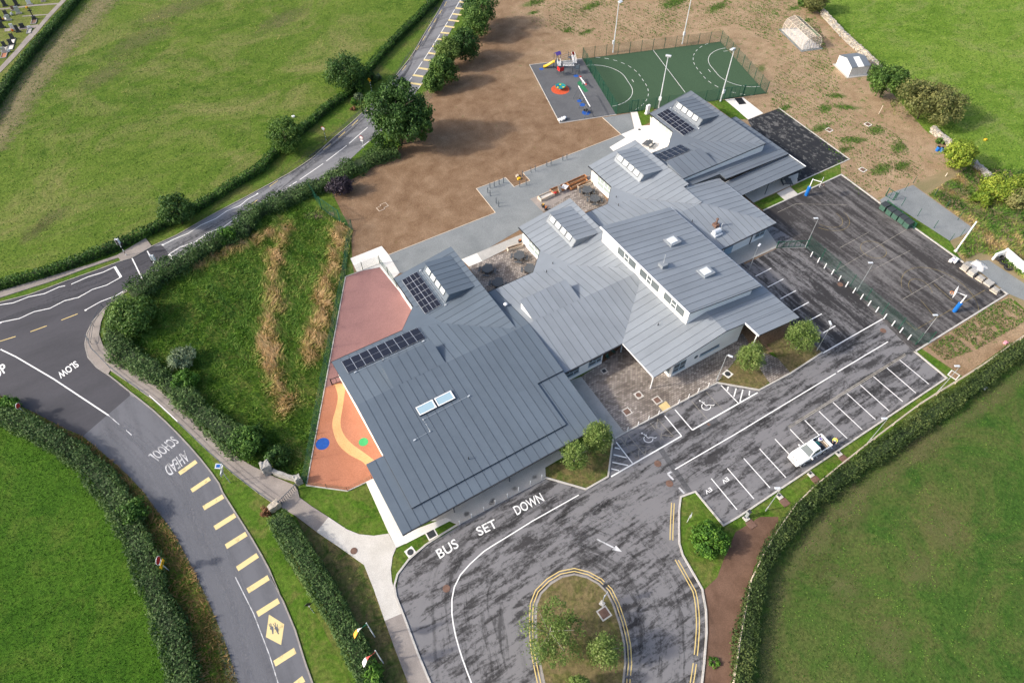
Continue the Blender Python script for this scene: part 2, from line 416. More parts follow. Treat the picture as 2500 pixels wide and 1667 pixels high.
M['timber'] = two_tone('timber', (.36, .255, .16), (.50, .38, .25), 2.5, .8, .35, .65, 20)
M['timber_pale'] = two_tone('timber_pale', (.55, .46, .36), (.66, .57, .46), 2.5, .8, .35, .65, 20)
M['timber_red'] = two_tone('timber_red', (.34, .15, .06), (.46, .22, .10), 2.5, .8, .35, .65, 20)
M['recycled_grey'] = plain('recycled_grey', (.085, .092, .10), .7, var=.2, scale=8)
M['stone'] = two_tone('stone', (.34, .30, .24), (.55, .49, .40), 1.6, .95, .35, .65, 8)
M['stone_grey'] = two_tone('stone_grey', (.26, .25, .23), (.42, .40, .37), 1.6, .95, .35, .65, 8)
M['hedge_core'] = plain('hedge_core', (.030, .050, .016), .9, var=.3, scale=2)
M['bark'] = two_tone('bark', (.07, .055, .042), (.14, .11, .085), 4, .95, .35, .65, 20)
M['bark_pale'] = two_tone('bark_pale', (.32, .30, .27), (.48, .46, .42), 4, .9, .35, .65, 20)
M['iron'] = two_tone('iron', (.13, .075, .055), (.20, .12, .09), 3, .8, .35, .65, 25)
M['iron_dark'] = plain('iron_dark', (.05, .055, .06), .6, .3)
M['red'] = plain('red', (.48, .02, .02), .45)
M['yellow'] = plain('yellow', (.78, .46, .015), .45)
M['orange'] = plain('orange', (.75, .25, .03), .6)
M['purple'] = plain('purple', (.10, .06, .28), .5)
M['blue'] = plain('blue', (.01, .14, .48), .5)
M['teal'] = plain('teal', (.02, .26, .20), .5)
M['bin_green'] = plain('bin_green', (.05, .11, .085), .6)
M['bin_lid'] = plain('bin_lid', (.035, .042, .045), .6)
M['lf_dark'] = leaf_mat('lf_dark', [(.008, .022, .006), (.018, .045, .010), (.036, .078, .016), (.062, .11, .026)])
M['lf_hedge'] = leaf_mat('lf_hedge', [(.010, .030, .006), (.024, .062, .010), (.050, .105, .016), (.10, .165, .03)])
M['lf_scrub'] = leaf_mat('lf_scrub', [(.016, .036, .010), (.034, .066, .018), (.062, .105, .030), (.105, .145, .05)])
M['lf_olive'] = leaf_mat('lf_olive', [(.016, .030, .008), (.036, .058, .015), (.064, .088, .024), (.11, .118, .038)])
M['lf_mid'] = leaf_mat('lf_mid', [(.018, .042, .008), (.042, .085, .016), (.08, .135, .028), (.13, .18, .045)])
M['lf_birch'] = leaf_mat('lf_birch', [(.048, .085, .018), (.088, .135, .032), (.135, .180, .052), (.20, .225, .085)], .4)
M['lf_dull'] = leaf_mat('lf_dull', [(.035, .042, .014), (.075, .085, .026), (.12, .125, .042), (.17, .155, .06)])
M['lf_yellow'] = leaf_mat('lf_yellow', [(.05, .09, .01), (.11, .16, .018), (.20, .24, .03), (.30, .30, .06)], .3)
M['lf_bright'] = leaf_mat('lf_bright', [(.018, .055, .008), (.04, .10, .014), (.085, .17, .022), (.15, .25, .04)], .3)
M['lf_purple'] = leaf_mat('lf_purple', [(.008, .007, .010), (.018, .015, .021), (.032, .025, .035), (.055, .042, .055)])
M['lf_grey'] = leaf_mat('lf_grey', [(.03, .05, .022), (.065, .095, .05), (.12, .155, .09), (.2, .235, .15)])
M['lf_red'] = leaf_mat('lf_red', [(.06, .03, .015), (.12, .06, .03), (.18, .09, .045), (.24, .13, .07)])
M['lf_grass'] = leaf_mat('lf_grass', [(.022, .060, .008), (.055, .115, .015), (.10, .16, .028), (.20, .19, .06), (.30, .215, .10), (.36, .26, .14)], .3, .8)
M['lf_dry'] = leaf_mat('lf_dry', [(.05, .055, .015), (.11, .085, .03), (.19, .125, .05), (.25, .165, .075), (.30, .20, .10)], .3, .8)

def soft_mat(name, a, b_, top=.5):
    "ground patch whose edges fade out raggedly (attribute edge: 0 at the border, 1 inside)"
    m = two_tone(name, a, b_, .5, .95, .35, .65, 6); t, n, l, b = nodes(m); v = coords(m)
    at = n.new('ShaderNodeAttribute'); at.attribute_name = 'edge'
    nz = noise(m, v, .8, 10, .8)
    f = math_n(m, 'ADD', at.outputs['Fac'], math_n(m, 'MULTIPLY', math_n(m, 'SUBTRACT', nz, .5), 2.6))
    al = ramp(m, f, [(.2, (0., 0., 0.)), (.85, (top, top, top))])
    l.new(al, b.inputs['Alpha']); return m
M['soft_track'] = soft_mat('soft_track', (.20, .175, .085), (.29, .23, .13), .72)
M['soft_soil'] = soft_mat('soft_soil', (.20, .135, .09), (.28, .20, .14), .8)
M['soft_dry'] = soft_mat('soft_dry', (.125, .145, .045), (.18, .165, .07), .5)
M['soft_green'] = soft_mat('soft_green', (.09, .16, .03), (.14, .20, .05), .6)
M['soft_dark'] = soft_mat('soft_dark', (.035, .033, .033), (.06, .058, .058))

def streak_mat(name, col, thr=.5, amt=.85, fx=1.5, fy=.16):
    "stain running along a lane: UV = (across, along) in metres"
    m = base_mat(name, col, .85, spec=.25); t, n, l, b = nodes(m)
    uv = n.new('ShaderNodeUVMap'); mp_ = n.new('ShaderNodeMapping'); mp_.inputs['Scale'].default_value = (fx, fy, 1); l.new(uv.outputs[0], mp_.inputs[0])
    n1 = noise(m, mp_.outputs[0], 1.0, 8, .68, .5); n2 = noise(m, coords(m), 2.4, 8, .75)
    at = n.new('ShaderNodeAttribute'); at.attribute_name = 'edge'
    f = math_n(m, 'ADD', math_n(m, 'MULTIPLY', n1, .72), math_n(m, 'MULTIPLY', n2, .28))
    k = ramp(m, f, [(thr-.02, (0., 0., 0.)), (thr+.05, (amt, amt, amt))])
    al = math_n(m, 'MULTIPLY', k, math_n(m, 'MINIMUM', math_n(m, 'MULTIPLY', at.outputs['Fac'], 2.2), 1.0))
    l.new(al, b.inputs['Alpha']); return m
M['streak_dark'] = streak_mat('streak_dark', (.046, .045, .046), .53, .5, 1.1, .12)
M['streak_pale'] = streak_mat('streak_pale', (.19, .195, .215), .47, .5, .75, .05)
M['streak_soft'] = streak_mat('streak_soft', (.075, .076, .085), .50, .6, .9, .05)
# ================================================================== GROUND
def sheet(name, poly, z, mat, kind='structure', parent=None):
    return MB().sheet(poly, z).build(name, M[mat], parent, kind=kind)
def slab(name, poly, z1, mat, z0=0.0):
    return MB().prism(poly, z0, z1).build(name, M[mat], kind='structure')

MB().sheet([(-700, -700), (900, -700), (900, 900), (-700, 900)], 0.0).build('ground', M['grass_base'], kind='structure')

# --- lines measured once and used by several things
HEDGE_NW = G([(-170, 745)]+L(B0, (0, 985), (400, 875), (700, 765), (1000, 645), (1300, 510), (1480, 420), (1650, 330), (1900, 170), (2150, 20))+L(A1, (200, 1280), (470, 1050), (700, 855), (860, 740), (1030, 530), (1200, 350), (1400, 150), (1530, 20), (1640, -110)), .6)
ROAD_N = G([(-160, 790)]+L(B0, (0, 1140), (250, 1075), (560, 960), (800, 875), (985, 805), (1085, 775), (1250, 680), (1450, 590), (1640, 480), (1850, 365), (2050, 260))+L(A1, (100, 1567), (350, 1430), (560, 1290), (700, 1155), (870, 1010), (1060, 830), (1140, 740), (1270, 580), (1370, 450), (1470, 280), (1590, 80), (1690, -110)))
ROAD_S = G(L(A1, (1960, -110), (1800, 20), (1700, 220), (1580, 420), (1490, 590), (1400, 750), (1260, 930), (1100, 1090), (1010, 1165), (830, 1330), (640, 1480))+L(B0, (2350, 290), (2100, 440), (1750, 640), (1430, 805), (1300, 895), (1170, 960), (1050, 1040)))
CORNER = G(L(B0, (985, 1080), (850, 1190), (760, 1290), (710, 1390), (695, 1470))+L(C0, (697, 160), (720, 250), (790, 330), (890, 395), (1060, 530), (1250, 680), (1450, 870), (1640, 1080), (1790, 1280))+L(D0, (1820, 10), (2060, 390), (2200, 640), (2300, 850))+L(D1, (200, 690), (300, 900), (400, 1140), (480, 1400), (540, 1567), (600, 1800)))
SIDE_W = G([(-160, 935)]+L(C0, (0, 560), (170, 640), (330, 720), (540, 830), (680, 890), (870, 1050), (1050, 1210), (1200, 1370))+L(D0, (1180, 0), (1250, 110), (1400, 300), (1560, 590), (1720, 920), (1830, 1190), (1920, 1450), (1960, 1600), (2010, 1820)))
ROAD_N, ROAD_S, CORNER, SIDE_W = [smooth_line(x, 2.0) for x in (ROAD_N, ROAD_S, CORNER, SIDE_W)]
HEDGE_SW = G([(-140, 985)]+L(C0, (0, 720), (250, 820), (500, 960), (700, 1100), (850, 1270), (980, 1450))+L(D0, (1030, 230), (1120, 400), (1200, 600), (1260, 800), (1340, 1000), (1420, 1200), (1490, 1450), (1530, 1700)), .7)
HEDGE_SE = G(L(C3, (2650, -60), (2350, 150), (2150, 300), (1900, 500), (1600, 700), (1300, 920), (1000, 1120), (750, 1300), (560, 1470))+L(D2, (2330, 420), (2210, 650), (2145, 900), (2095, 1150), (2065, 1400), (2040, 1700)), .7)
CEM_HEDGE = G([(-45, 305), (14, 212), (70, 137), (128, 68), (182, 4), (232, -60)], .5)

sheet('field_north_west', [v for v in HEDGE_NW]+G([(1120, -70), (640, -120), (215, -60)])+G([(165, 3), (120, 58), (60, 130), (0, 222), (-80, 345), (-260, 560)]), .004, 'grass_nw')
def soft_strip(name, line, w, z, mat, parent=None, step=1.5):
    ln = smooth_line(line, step); cols = (-1, -.5, 0, .5, 1); rows = [offset(ln, w/2*c) for c in cols]; n = len(ln)
    mb = MB(); mb.add([(p[0], p[1], z) for r_ in rows for p in r_], [(k*n+i+1, k*n+i, (k+1)*n+i, (k+1)*n+i+1)[::-1] for k in range(4) for i in range(n-1)])
    o = mb.build(name, M[mat], parent, kind=None if parent else 'structure')
    uvl = o.data.uv_layers.new(name='UVMap'); al_ = [0.0]
    for i in range(n-1): al_.append(al_[-1]+(ln[i+1]-ln[i]).length)
    for lp in o.data.loops: k_, i_ = divmod(lp.vertex_index, n); uvl.data[lp.index].uv = (cols[k_]*w/2, al_[i_])
    a = o.data.attributes.new('edge', 'FLOAT', 'POINT'); a.data.foreach_set('value', [v for c in cols for v in [(1-abs(c))*1.0 if 0 < i < n-1 else 0.0 for i in range(n)]])
    return o
def soft_blob(name, c, rx, ry, rz, z, mat, parent=None):
    mb = MB(); n = 20; vs = [(c[0], c[1], z)]; ed = [1.0]
    for k, s in enumerate((.5, 1.0)):
        for i in range(n):
            a = 2*math.pi*i/n; x, y = rx*s*math.cos(a), ry*s*math.sin(a); vs.append((c[0]+x*math.cos(rz)-y*math.sin(rz), c[1]+x*math.sin(rz)+y*math.cos(rz), z)); ed.append(.6 if k == 0 else 0.0)
    fs = [(0, 1+i, 1+(i+1) % n) for i in range(n)]+[(1+i, 1+n+i, 1+n+(i+1) % n, 1+(i+1) % n) for i in range(n)]
    o = mb.add(vs, fs).build(name, M[mat], parent, kind=None if parent else 'structure')
    a = o.data.attributes.new('edge', 'FLOAT', 'POINT'); a.data.foreach_set('value', ed); return o
soft_strip('mown_track', G([(300, -50), (245, 12), (165, 95), (95, 180), (35, 265), (-40, 375)]), 11.0, .0085, 'soft_track')
sheet('cemetery_lawn', G([(165, 0), (120, 53), (60, 122), (0, 210), (-60, 300), (-200, 200), (-120, -60), (215, -60)]), .006, 'grass_cemetery')
sheet('field_south_west', list(reversed(HEDGE_SW))+G([(-220, 1000), (-300, 1900), (480, 1900)]), .004, 'grass_sw')
sheet('field_south_east', HEDGE_SE+G([(1700, 1900), (2900, 1900), (3000, 900), (2700, 700)]), .004, 'grass_se')
sheet('school_grounds', G(L(A1, (2020, -150), (1760, 380), (1620, 680), (1450, 860), (1270, 1200), (1000, 1400), (700, 1560))+[(835, 520), (857, 560), (860, 640), (870, 700), (1500, 900), (2450, 800), (2520, 620), (2420, 470), (2290, 360), (2330, 380), (2300, 250), (2120, 60), (1990, -60)]), .008, 'soil')
WALL_LINE = G([(1925, -40), (2005, 36), (2030, 63), (2070, 105), (2110, 140), (2150, 180), (2180, 230), (2260, 320), (2300, 345), (2330, 372), (2375, 400), (2420, 440), (2470, 475), (2560, 540)])
sheet('field_north_east', WALL_LINE+G([(2900, 500), (2900, -150), (1890, -150)]), .012, 'grass_ne')

# --- public road
sheet('road', ROAD_N+ROAD_S+CORNER+list(reversed(SIDE_W)), .020, 'asphalt_far')
ROAD = bpy.data.objects['road']
# the side road surface (older, blue-grey chip) and the re-laid dark junction
side = [p for p in CORNER if p.y < P(*C0(1070, 560)).y+.5]
sidew = [p for p in SIDE_W if p.y < P(*C0(680, 890)).y+.5]
J1, J2 = P(*C0(1068, 555)), P(*C0(680, 888))
sheet('side_road', [J1]+[p for p in CORNER if p.y < J1.y-.3]+list(reversed([p for p in SIDE_W if p.y < J2.y-.3]))+[J2], .024, 'asphalt_old')
X1, X2 = P(*B0(1330, 668)), P(*B0(1432, 803))
northl = [p for p in ROAD_N if p.x < X1.x-.3]
southl = [p for p in ROAD_S if p.x < X2.x-.3]
sheet('junction_surface', northl+[X1, X2]+southl+[p for p in CORNER if p.y > J1.y+.3]+[J1, J2]+list(reversed([p for p in SIDE_W if p.y > J2.y+.3])), .0245, 'asphalt_new')
MB().kerb(offset(ROAD_N, .08), .16, 0, .11).build('kerb', M['kerb_dark'], kind='structure')
MB().kerb(offset(CORNER, .08), .16, 0, .11).build('kerb', M['kerb_dark'], kind='structure')

# --- footpaths
slab('footpath', G(L(B0, (0, 1045), (415, 925), (730, 830), (960, 752), (1080, 680), (1195, 612), (1245, 676), (1085, 765), (990, 798), (972, 772), (700, 862), (420, 967), (0, 1100))+[(-80, 752), (-80, 735)]), .10, 'concrete_old')
FP_IN = L(B0, (1105, 965), (940, 1120), (870, 1200), (830, 1300), (815, 1400), (850, 1500))+L(C0, (870, 150), (1000, 270), (1150, 370), (1280, 470), (1420, 600), (1580, 740), (1720, 870), (1860, 980), (1960, 1070), (2080, 1140), (2165, 1180))
FP_OUT = L(B0, (1050, 1044), (990, 1086), (858, 1196), (770, 1296), (722, 1392), (708, 1470))+L(C0, (710, 160), (732, 248), (800, 324), (888, 385), (905, 352), (1050, 450), (1250, 590), (1480, 800), (1700, 1010), (1900, 1190), (2120, 1360), (2250, 1450))
slab('footpath', G(FP_IN+list(reversed(FP_OUT))), .10, 'concrete_old')
slab('footpath', G(L(C1, (150, 1185), (420, 1300), (440, 1390))+L(D1, (540, 120), (680, 210), (582, 330), (410, 200), (285, 125))+L(C1, (235, 1448))), .098, 'concrete_old')
slab('footpath', G(L(D1, (582, 330), (680, 210), (830, 310), (930, 350), (1050, 362), (1170, 345), (1235, 458), (1205, 530), (1190, 640), (1200, 740), (1225, 830), (1288, 995), (1140, 1058), (1050, 800), (970, 600), (780, 465))), .10, 'concrete')
slab('footpath', G(L(D1, (1140, 1058), (1288, 995), (1390, 1250), (1512, 1567), (1600, 1800), (1420, 1800), (1330, 1567), (1220, 1280))), .099, 'concrete_old')
sheet('verge', G(L(D1, (0, 310), (60, 410), (200, 690), (300, 900), (400, 1140), (480, 1400), (560, 1640), (900, 1640), (700, 1250), (420, 700), (200, 300), (170, 150))+L(C0, (2140, 1420), (1900, 1240), (1700, 1050), (1480, 850), (1260, 640), (1060, 500), (920, 380), (890, 398), (1060, 535), (1250, 685), (1450, 875), (1640, 1085), (1790, 1285), (1960, 1560))), .010, 'verge')
sheet('lawn', G(L(D1, (430, 60), (840, 0), (1040, -90), (1170, 345), (1050, 362), (930, 350), (830, 310), (680, 210), (540, 120))), .014, 'verge')
sheet('lawn', G(L(D1, (410, 200), (582, 330), (780, 465), (970, 600), (1050, 800), (1140, 1058), (1220, 1280), (1330, 1567), (1420, 1800), (1100, 1800), (800, 1000))), .014, 'lawn')

# --- school car park and bus loop
KERB_SETDOWN = L(D1, (1600, 1800), (1520, 1567), (1420, 1330), (1300, 1010), (1240, 860), (1225, 770), (1250, 680), (1340, 560), (1480, 440), (1750, 270))
KERB_FRONT = L(C2, (0, 1470), (445, 1235), (775, 1330), (960, 1225), (1000, 920), (1090, 868), (1470, 662), (1850, 457), (2195, 517))+L(C3, (440, 378), (700, 208))
KERB_BAYS = L(C3, (1707, 412), (5, 1545))+L(D2, (1900, 270), (1672, -5), (1545, 40), (1532, 420), (1560, 520), (1640, 660), (1720, 800), (1750, 970), (1755, 1150), (1735, 1400), (1700, 1700))
CP = KERB_SETDOWN+KERB_FRONT+L(B3, (640, 1500), (300, 1180), (0, 1000), (-200, 800), (0, 650), (60, 825), (330, 690), (240, 560), (60, 420), (215, 388), (852, 95), (2205, 1068), (1445, 1540))+KERB_BAYS
sheet('car_park', G(CP), .028, 'car_park')
CARPARK = bpy.data.objects['car_park']
sheet('parking_surface', G(L(B3, (330, 695), (590, 690), (1190, 1280), (700, 1552), (640, 1500), (300, 1180), (0, 1000), (-200, 800), (0, 650), (60, 825))), .0325, 'bays_left')
sheet('ball_court', G(L(B3, (60, 420), (215, 388), (852, 97), (2200, 1068), (1447, 1535), (1380, 1480), (590, 690), (300, 520))), .037, 'court')
COURT = bpy.data.objects['ball_court']
0 and sheet('set_down_bay', G(L(D1, (1320, 640), (1480, 450), (1750, 280), (2350, -60))+L(C2, (445, 1250), (720, 1370), (350, 1567))+L(D1, (1900, 470), (1750, 620), (1690, 760), (1500, 900))), .032, 'bay_patch')
MB().kerb(offset(smooth_line(G(KERB_SETDOWN+KERB_FRONT[:1]), 1.5), .08), .2, 0, .13).build('kerb', M['kerb'], kind='structure')
MB().kerb(offset(G(KERB_FRONT), .08), .2, 0, .128).build('kerb', M['kerb'], kind='structure')
MB().kerb(offset(G(L(C3, (1445, 195))+KERB_BAYS[:4]), .08), .2, 0, .13).build('kerb', M['kerb'], kind='structure')
MB().kerb(offset(smooth_line(G(KERB_BAYS[3:]), 1.5), .08), .2, 0, .127).build('kerb', M['kerb'], kind='structure')
MB().kerb(offset(G(L(B3, (215, 388), (852, 95), (1170, 330), (1850, 815))), .08), .22, 0, .13).build('kerb', M['kerb'], kind='structure')
MB().kerb(offset(G(L(B3, (2150, 1030), (2205, 1068), (1445, 1540))), .08), .22, 0, .13).build('kerb', M['kerb'], kind='structure')
ISL = smooth_line(G(L(D2, (470, 1760), (440, 1567), (393, 1350), (372, 1150), (375, 930), (410, 840), (490, 760), (580, 705), (680, 685), (780, 710), (870, 760), (940, 830), (990, 930), (1040, 1080), (1080, 1260), (1087, 1400), (1070, 1567), (1010, 1760))), 1.0)
slab('traffic_island', ISL, .115, 'island_grass')
MB().kerb(offset(ISL, .09), .2, 0, .13).build('kerb', M['kerb_dark'], kind='structure')
sheet('trench_patch', G(L(C2, (1322, 940), (1365, 925), (1645, 1340), (1600, 1350))), .0325, 'trench')
sheet('charger_patch', G(L(C2, (1690, 800), (1830, 730), (1875, 780), (1740, 880))), .0325, 'trench')

# grounds of the front lawn, beds and banks
sheet('lawn', G(L(D1, (1240, 462), (1310, 430), (1480, 330), (1690, 230), (1740, 285), (1500, 430), (1350, 550), (1255, 680), (1232, 800), (1200, 740), (1190, 640), (1205, 530))), .05, 'verge')
sheet('lawn', G(L(C2, (445, 1145), (560, 1090), (760, 960), (1000, 925), (960, 1222), (775, 1326), (445, 1232))), .05, 'lawn')
sheet('lawn', G(L(C2, (1855, 452), (1985, 290), (2200, 100), (2330, 280), (2300, 420), (2195, 512))), .05, 'island_grass')
sheet('lawn', G(L(C3, (240, 140), (420, 60), (560, 60), (690, 205), (435, 372))), .05, 'island_grass')
sheet('paved_path', G(L(C3, (200, 200), (330, 250), (435, 372), (270, 465), (180, 330))), .055, 'pavers')
sheet('lawn', G(L(D2, (1552, 45), (1670, 0), (1900, 278), (2350, 40), (2500, -60))+L(C3, (1707, 420), (1445, 200), (1500, 160), (1830, 420), (1300, 775), (800, 1165), (480, 1450))+L(D2, (2350, 300), (2000, 345), (1900, 560), (1850, 700), (1740, 800), (1640, 655), (1560, 515), (1535, 420))), .016, 'verge')
sheet('bark_path', G(L(D2, (2350, 205), (2200, 205), (2000, 330), (1900, 560), (1850, 700), (1735, 810), (1757, 970), (1762, 1150), (1742, 1400), (1700, 1700), (1960, 1700), (2020, 1300), (2080, 950), (2150, 620), (2350, 320))), .020, 'mulch')
sheet('planting_plot', G(L(B3, (1460, 1540), (2200, 1085), (2600, 1400), (2350, 1567))+L(C3, (2250, 120), (1850, 400), (1500, 165))), .024, 'soil')

# --- paved plaza, concrete strips and yards round the school
sheet('plaza', G(L(C2, (735, 402), (960, 250), (1100, 120), (1500, 250), (2060, 50), (2110, 130), (1980, 290), (1848, 452), (1470, 656), (1092, 862))), .052, 'pavers')
sheet('plaza_edge', G(L(C2, (620, 440), (735, 402), (1094, 866), (1008, 912), (880, 770))), .056, 'concrete_walk')
slab('walkway', G(L(D1, (1020, -100), (1300, 250), (1650, 235), (1745, 275), (2350, -60))+L(C2, (445, 1232), (440, 1145), (620, 1040), (300, 900))+L(C1, (1500, 1300))), .09, 'concrete')
slab('walkway', G(L(C1, (985, 1265), (1050, 1235), (1280, 1600))+L(D1, (1310, 425), (1235, 460), (1170, 335))), .094, 'concrete_white')
slab('walkway', G(L(D1, (1285, 350), (1640, 215), (1690, 232), (1310, 428))), .096, 'concrete_white')
sheet('tactile_paving', G(L(C2, (1368, 642), (1430, 602), (1478, 662), (1415, 698))), .058, 'tactile')
slab('walkway', G(L(B3, (-120, 720), (240, 540), (330, 665), (318, 690), (-100, 880))), .09, 'concrete_walk')
slab('walkway', G(L(B3, (40, 240), (500, 80), (490, 155), (130, 320))), .09, 'concrete')
slab('walkway', G(L(B3, (325, 245), (430, 192), (500, 255), (395, 305))), .085, 'concrete')
sheet('lawn', G(L(B3, (135, 322), (322, 240), (397, 305), (215, 388))), .045, 'verge')
sheet('lawn', G(L(B3, (440, 190), (840, -10), (852, 92), (500, 252))), .04, 'verge')
sheet('black_yard', G(L(A3, (85, 985), (340, 890), (918, 1308), (490, 1500), (330, 1480))), .024, 'black_yard')
MB().kerb(G(L(A3, (340, 890), (918, 1308), (440, 1522))), .16, 0, .1).build('kerb', M['kerb'], kind='structure')
sheet('gravel_path', G(L(B1, (1168, 748), (2047, 402), (1890, 205), (2130, 115), (2200, 190), (2330, 140), (2270, 75))+L(A2, (1062, 1105), (910, 967), (1136, 930), (1172, 1055), (1400, 1300), (900, 1500))+L(B2, (350, 300), (440, 420), (-20, 690))+L(B1, (1900, 790), (1400, 900), (1262, 895))), .026, 'gravel')
GE = M['timber_pale']
for pts in (L(B1, (1168, 748), (2047, 402), (1890, 205), (2130, 115), (2200, 190), (2330, 140), (2270, 75))+L(A2, (1062, 1105), (910, 967)), ):
    MB().kerb(G(pts), .09, 0, .06).build('path_edging', GE, kind='structure')
slab('concrete_pad', G(L(B1, (857, 777), (1114, 676), (1172, 748), (1262, 896), (1215, 935), (1300, 1100), (1100, 850), (910, 885))), .06, 'concrete_white')
slab('concrete_pad', G(L(B1, (1770, 785), (2270, 575), (2300, 640), (2140, 700), (1940, 800), (1830, 845))), .055, 'concrete_walk')
slab('concrete_pad', G(L(B1, (1770, 785), (1895, 735), (1940, 800), (1830, 845))), .06, 'concrete_white')
sheet('court_paving', G(L(B1, (1830, 845), (1940, 800), (2300, 640), (2420, 800), (2250, 960), (1960, 1060))), .05, 'pavers')
slab('concrete_pad', G(L(B2, (318, 290), (810, 90), (830, 130), (420, 395))), .055, 'concrete_old')
sheet('court_paving', G(L(B2, (420, 395), (830, 130), (960, 330), (700, 420))), .05, 'pavers')
slab('concrete_pad', G(L(A2, (1140, 925), (1195, 920), (1230, 1035), (1300, 1030), (1300, 960), (1520, 1130), (1450, 1230), (1310, 1260), (1180, 1150), (1000, 1242), (968, 1210), (1100, 1130), (1062, 1105), (1172, 1058))), .06, 'concrete_white')
sheet('lawn', G(L(A2, (1197, 918), (1330, 880), (1320, 1000), (1230, 1035))), .045, 'verge')
sheet('lawn', G(L(A2, (1775, 835), (1925, 820), (2100, 985), (1960, 970))), .045, 'verge')
slab('concrete_pad', G(L(A2, (1912, 820), (2062, 803), (2226, 932), (2105, 982))), .06, 'concrete_white')
MB().sheet(G(L(A2, (1990, 810), (2048, 805), (2090, 855), (2030, 862))), .066).build('door_mat', M['black'], bpy.data.objects['concrete_pad.004'] if 'concrete_pad.004' in bpy.data.objects else None)
sheet('play_surface', G(L(A2, (312, 535), (742, 484), (1025, 941), (560, 1013))), .03, 'rubber_grey')
PLAY = bpy.data.objects['play_surface']
MB().kerb(G(L(A2, (742, 484), (312, 535), (560, 1013), (1025, 941))), .12, 0, .08).build('path_edging', M['kerb'], kind='structure')
MUGA = G(L(A2, (745, 485), (1875, 345), (2250, 768), (1020, 940)))
sheet('sports_pitch', MUGA, .034, 'turf_green')
PITCH_O = bpy.data.objects['sports_pitch']
sheet('play_yard', G(L(B1, (818, 927), (1098, 822), (1380, 1200), (1500, 1300), (1400, 1500))+L(C1, (815, 470), (790, 436), (642, 497))), .03, 'rubber_pink')
sheet('play_yard', G(L(C1, (642, 497), (790, 436), (860, 420), (1200, 1000), (1150, 1240), (1040, 1240), (835, 1336), (500, 1292))), .03, 'rubber_orange')
YARD = bpy.data.objects['play_yard.001']
cream = smooth_line(G(L(C1, (725, 462), (755, 555), (740, 660), (712, 760), (717, 850), (762, 960), (850, 1040), (960, 1100), (1010, 1160))), .5)+smooth_line(G(L(C1, (1085, 1110), (980, 1030), (870, 950), (802, 870), (777, 780), (797, 640), (811, 540), (825, 455))), .5)
MB().sheet(cream, .036).build('painted_trail', M['rubber_cream'], YARD)
c = P(*C1(630, 951)); MB().disc(c, .82, .036, 32).build('painted_spot', M['rubber_blue'], YARD)
c = P(*C1(965, 936)); MB().disc(c, .57, .036, 32).build('painted_spot', M['rubber_green'], YARD)
MB().kerb(G(L(B1, (1098, 822), (818, 927))+L(C1, (498, 1292), (835, 1338), (1040, 1242))), .12, 0, .09).build('path_edging', M['kerb'], kind='structure')
sheet('gravel_plot', G(L(B3, (1195, 300), (1240, 245), (1440, 175), (1920, 520), (1900, 560), (1740, 632), (1240, 310))), .026, 'gravel')
sheet('gravel_plot', G(L(B3, (1165, 300), (1240, 250), (1300, 290), (1190, 335))), .0265, 'gravel')
sheet('lawn', G(L(B3, (1200, 330), (1290, 290), (1740, 632), (2000, 700), (1850, 810))), .014, 'verge')
sheet('rough_bank', G(L(B3, (1450, 175), (1700, 50), (1900, 30), (2450, 60), (2700, 700), (2700, 1500), (2215, 1065), (1850, 810), (1745, 640), (1925, 520))), .0155, 'track')
sheet('bare_earth', G(L(B3, (1440, 175), (1560, 110), (1690, 95), (1690, 180), (1600, 230), (1530, 215))), .019, 'track')
sheet('yard_gravel', G(L(B3, (1880, 800), (2060, 790), (2350, 980), (2500, 1180), (2215, 1062))), .0195, 'gravel')
sheet('rough_field_corner', G([p for p in FP_IN]+L(C1, (430, 1240), (500, 1285), (600, 720), (700, 140))+L(B1, (815, 925), (860, 640), (880, 550), (770, 480), (620, 370), (400, 290), (0, 470))+L(B0, (2000, 560), (1700, 720), (1400, 890), (1200, 990))), .012, 'verge')

# stains and wear along the lanes (ragged patches lying in the surface)
soft_strip('lane_stain', G(L(D2, (700, 380), (950, 470), (1180, 640), (1320, 860), (1400, 1100), (1420, 1350), (1390, 1620))), 11.0, .0318, 'streak_dark', CARPARK)
soft_strip('lane_stain', G(L(D1, (2600, 60), (2350, 230), (2100, 420), (1900, 620), (1830, 850), (1850, 1150), (1950, 1600))), 10.0, .0332, 'streak_dark', CARPARK)
soft_strip('lane_stain', G(L(C3, (1250, 40), (700, 380), (100, 740), (-300, 985))+L(C2, (1000, 1350), (500, 1640))), 7.0, .0346, 'streak_dark', CARPARK)
soft_strip('lane_stain', G(L(C3, (1500, 350), (1000, 690), (500, 1010), (100, 1270))), 6.0, .0325, 'streak_dark', CARPARK)
soft_strip('wheel_track', G(L(C0, (1000, 760), (1300, 1010), (1560, 1310))+L(D0, (1640, 200), (1850, 600), (2020, 1050), (2150, 1500), (2200, 1700))), 2.4, .0272, 'streak_pale', ROAD)
soft_strip('wheel_track', G(L(C0, (850, 820), (1100, 1030), (1330, 1300))+L(D0, (1440, 160), (1640, 540), (1830, 980), (1960, 1450), (2000, 1700))), 3.2, .0262, 'streak_pale', ROAD)
soft_strip('wheel_track', G(L(B0, (-100, 1290), (400, 1120), (900, 930), (1300, 760), (1800, 480), (2200, 240))+L(A1, (500, 1330), (900, 1000), (1250, 640), (1600, 60))), 3.4, .0262, 'streak_soft', ROAD)
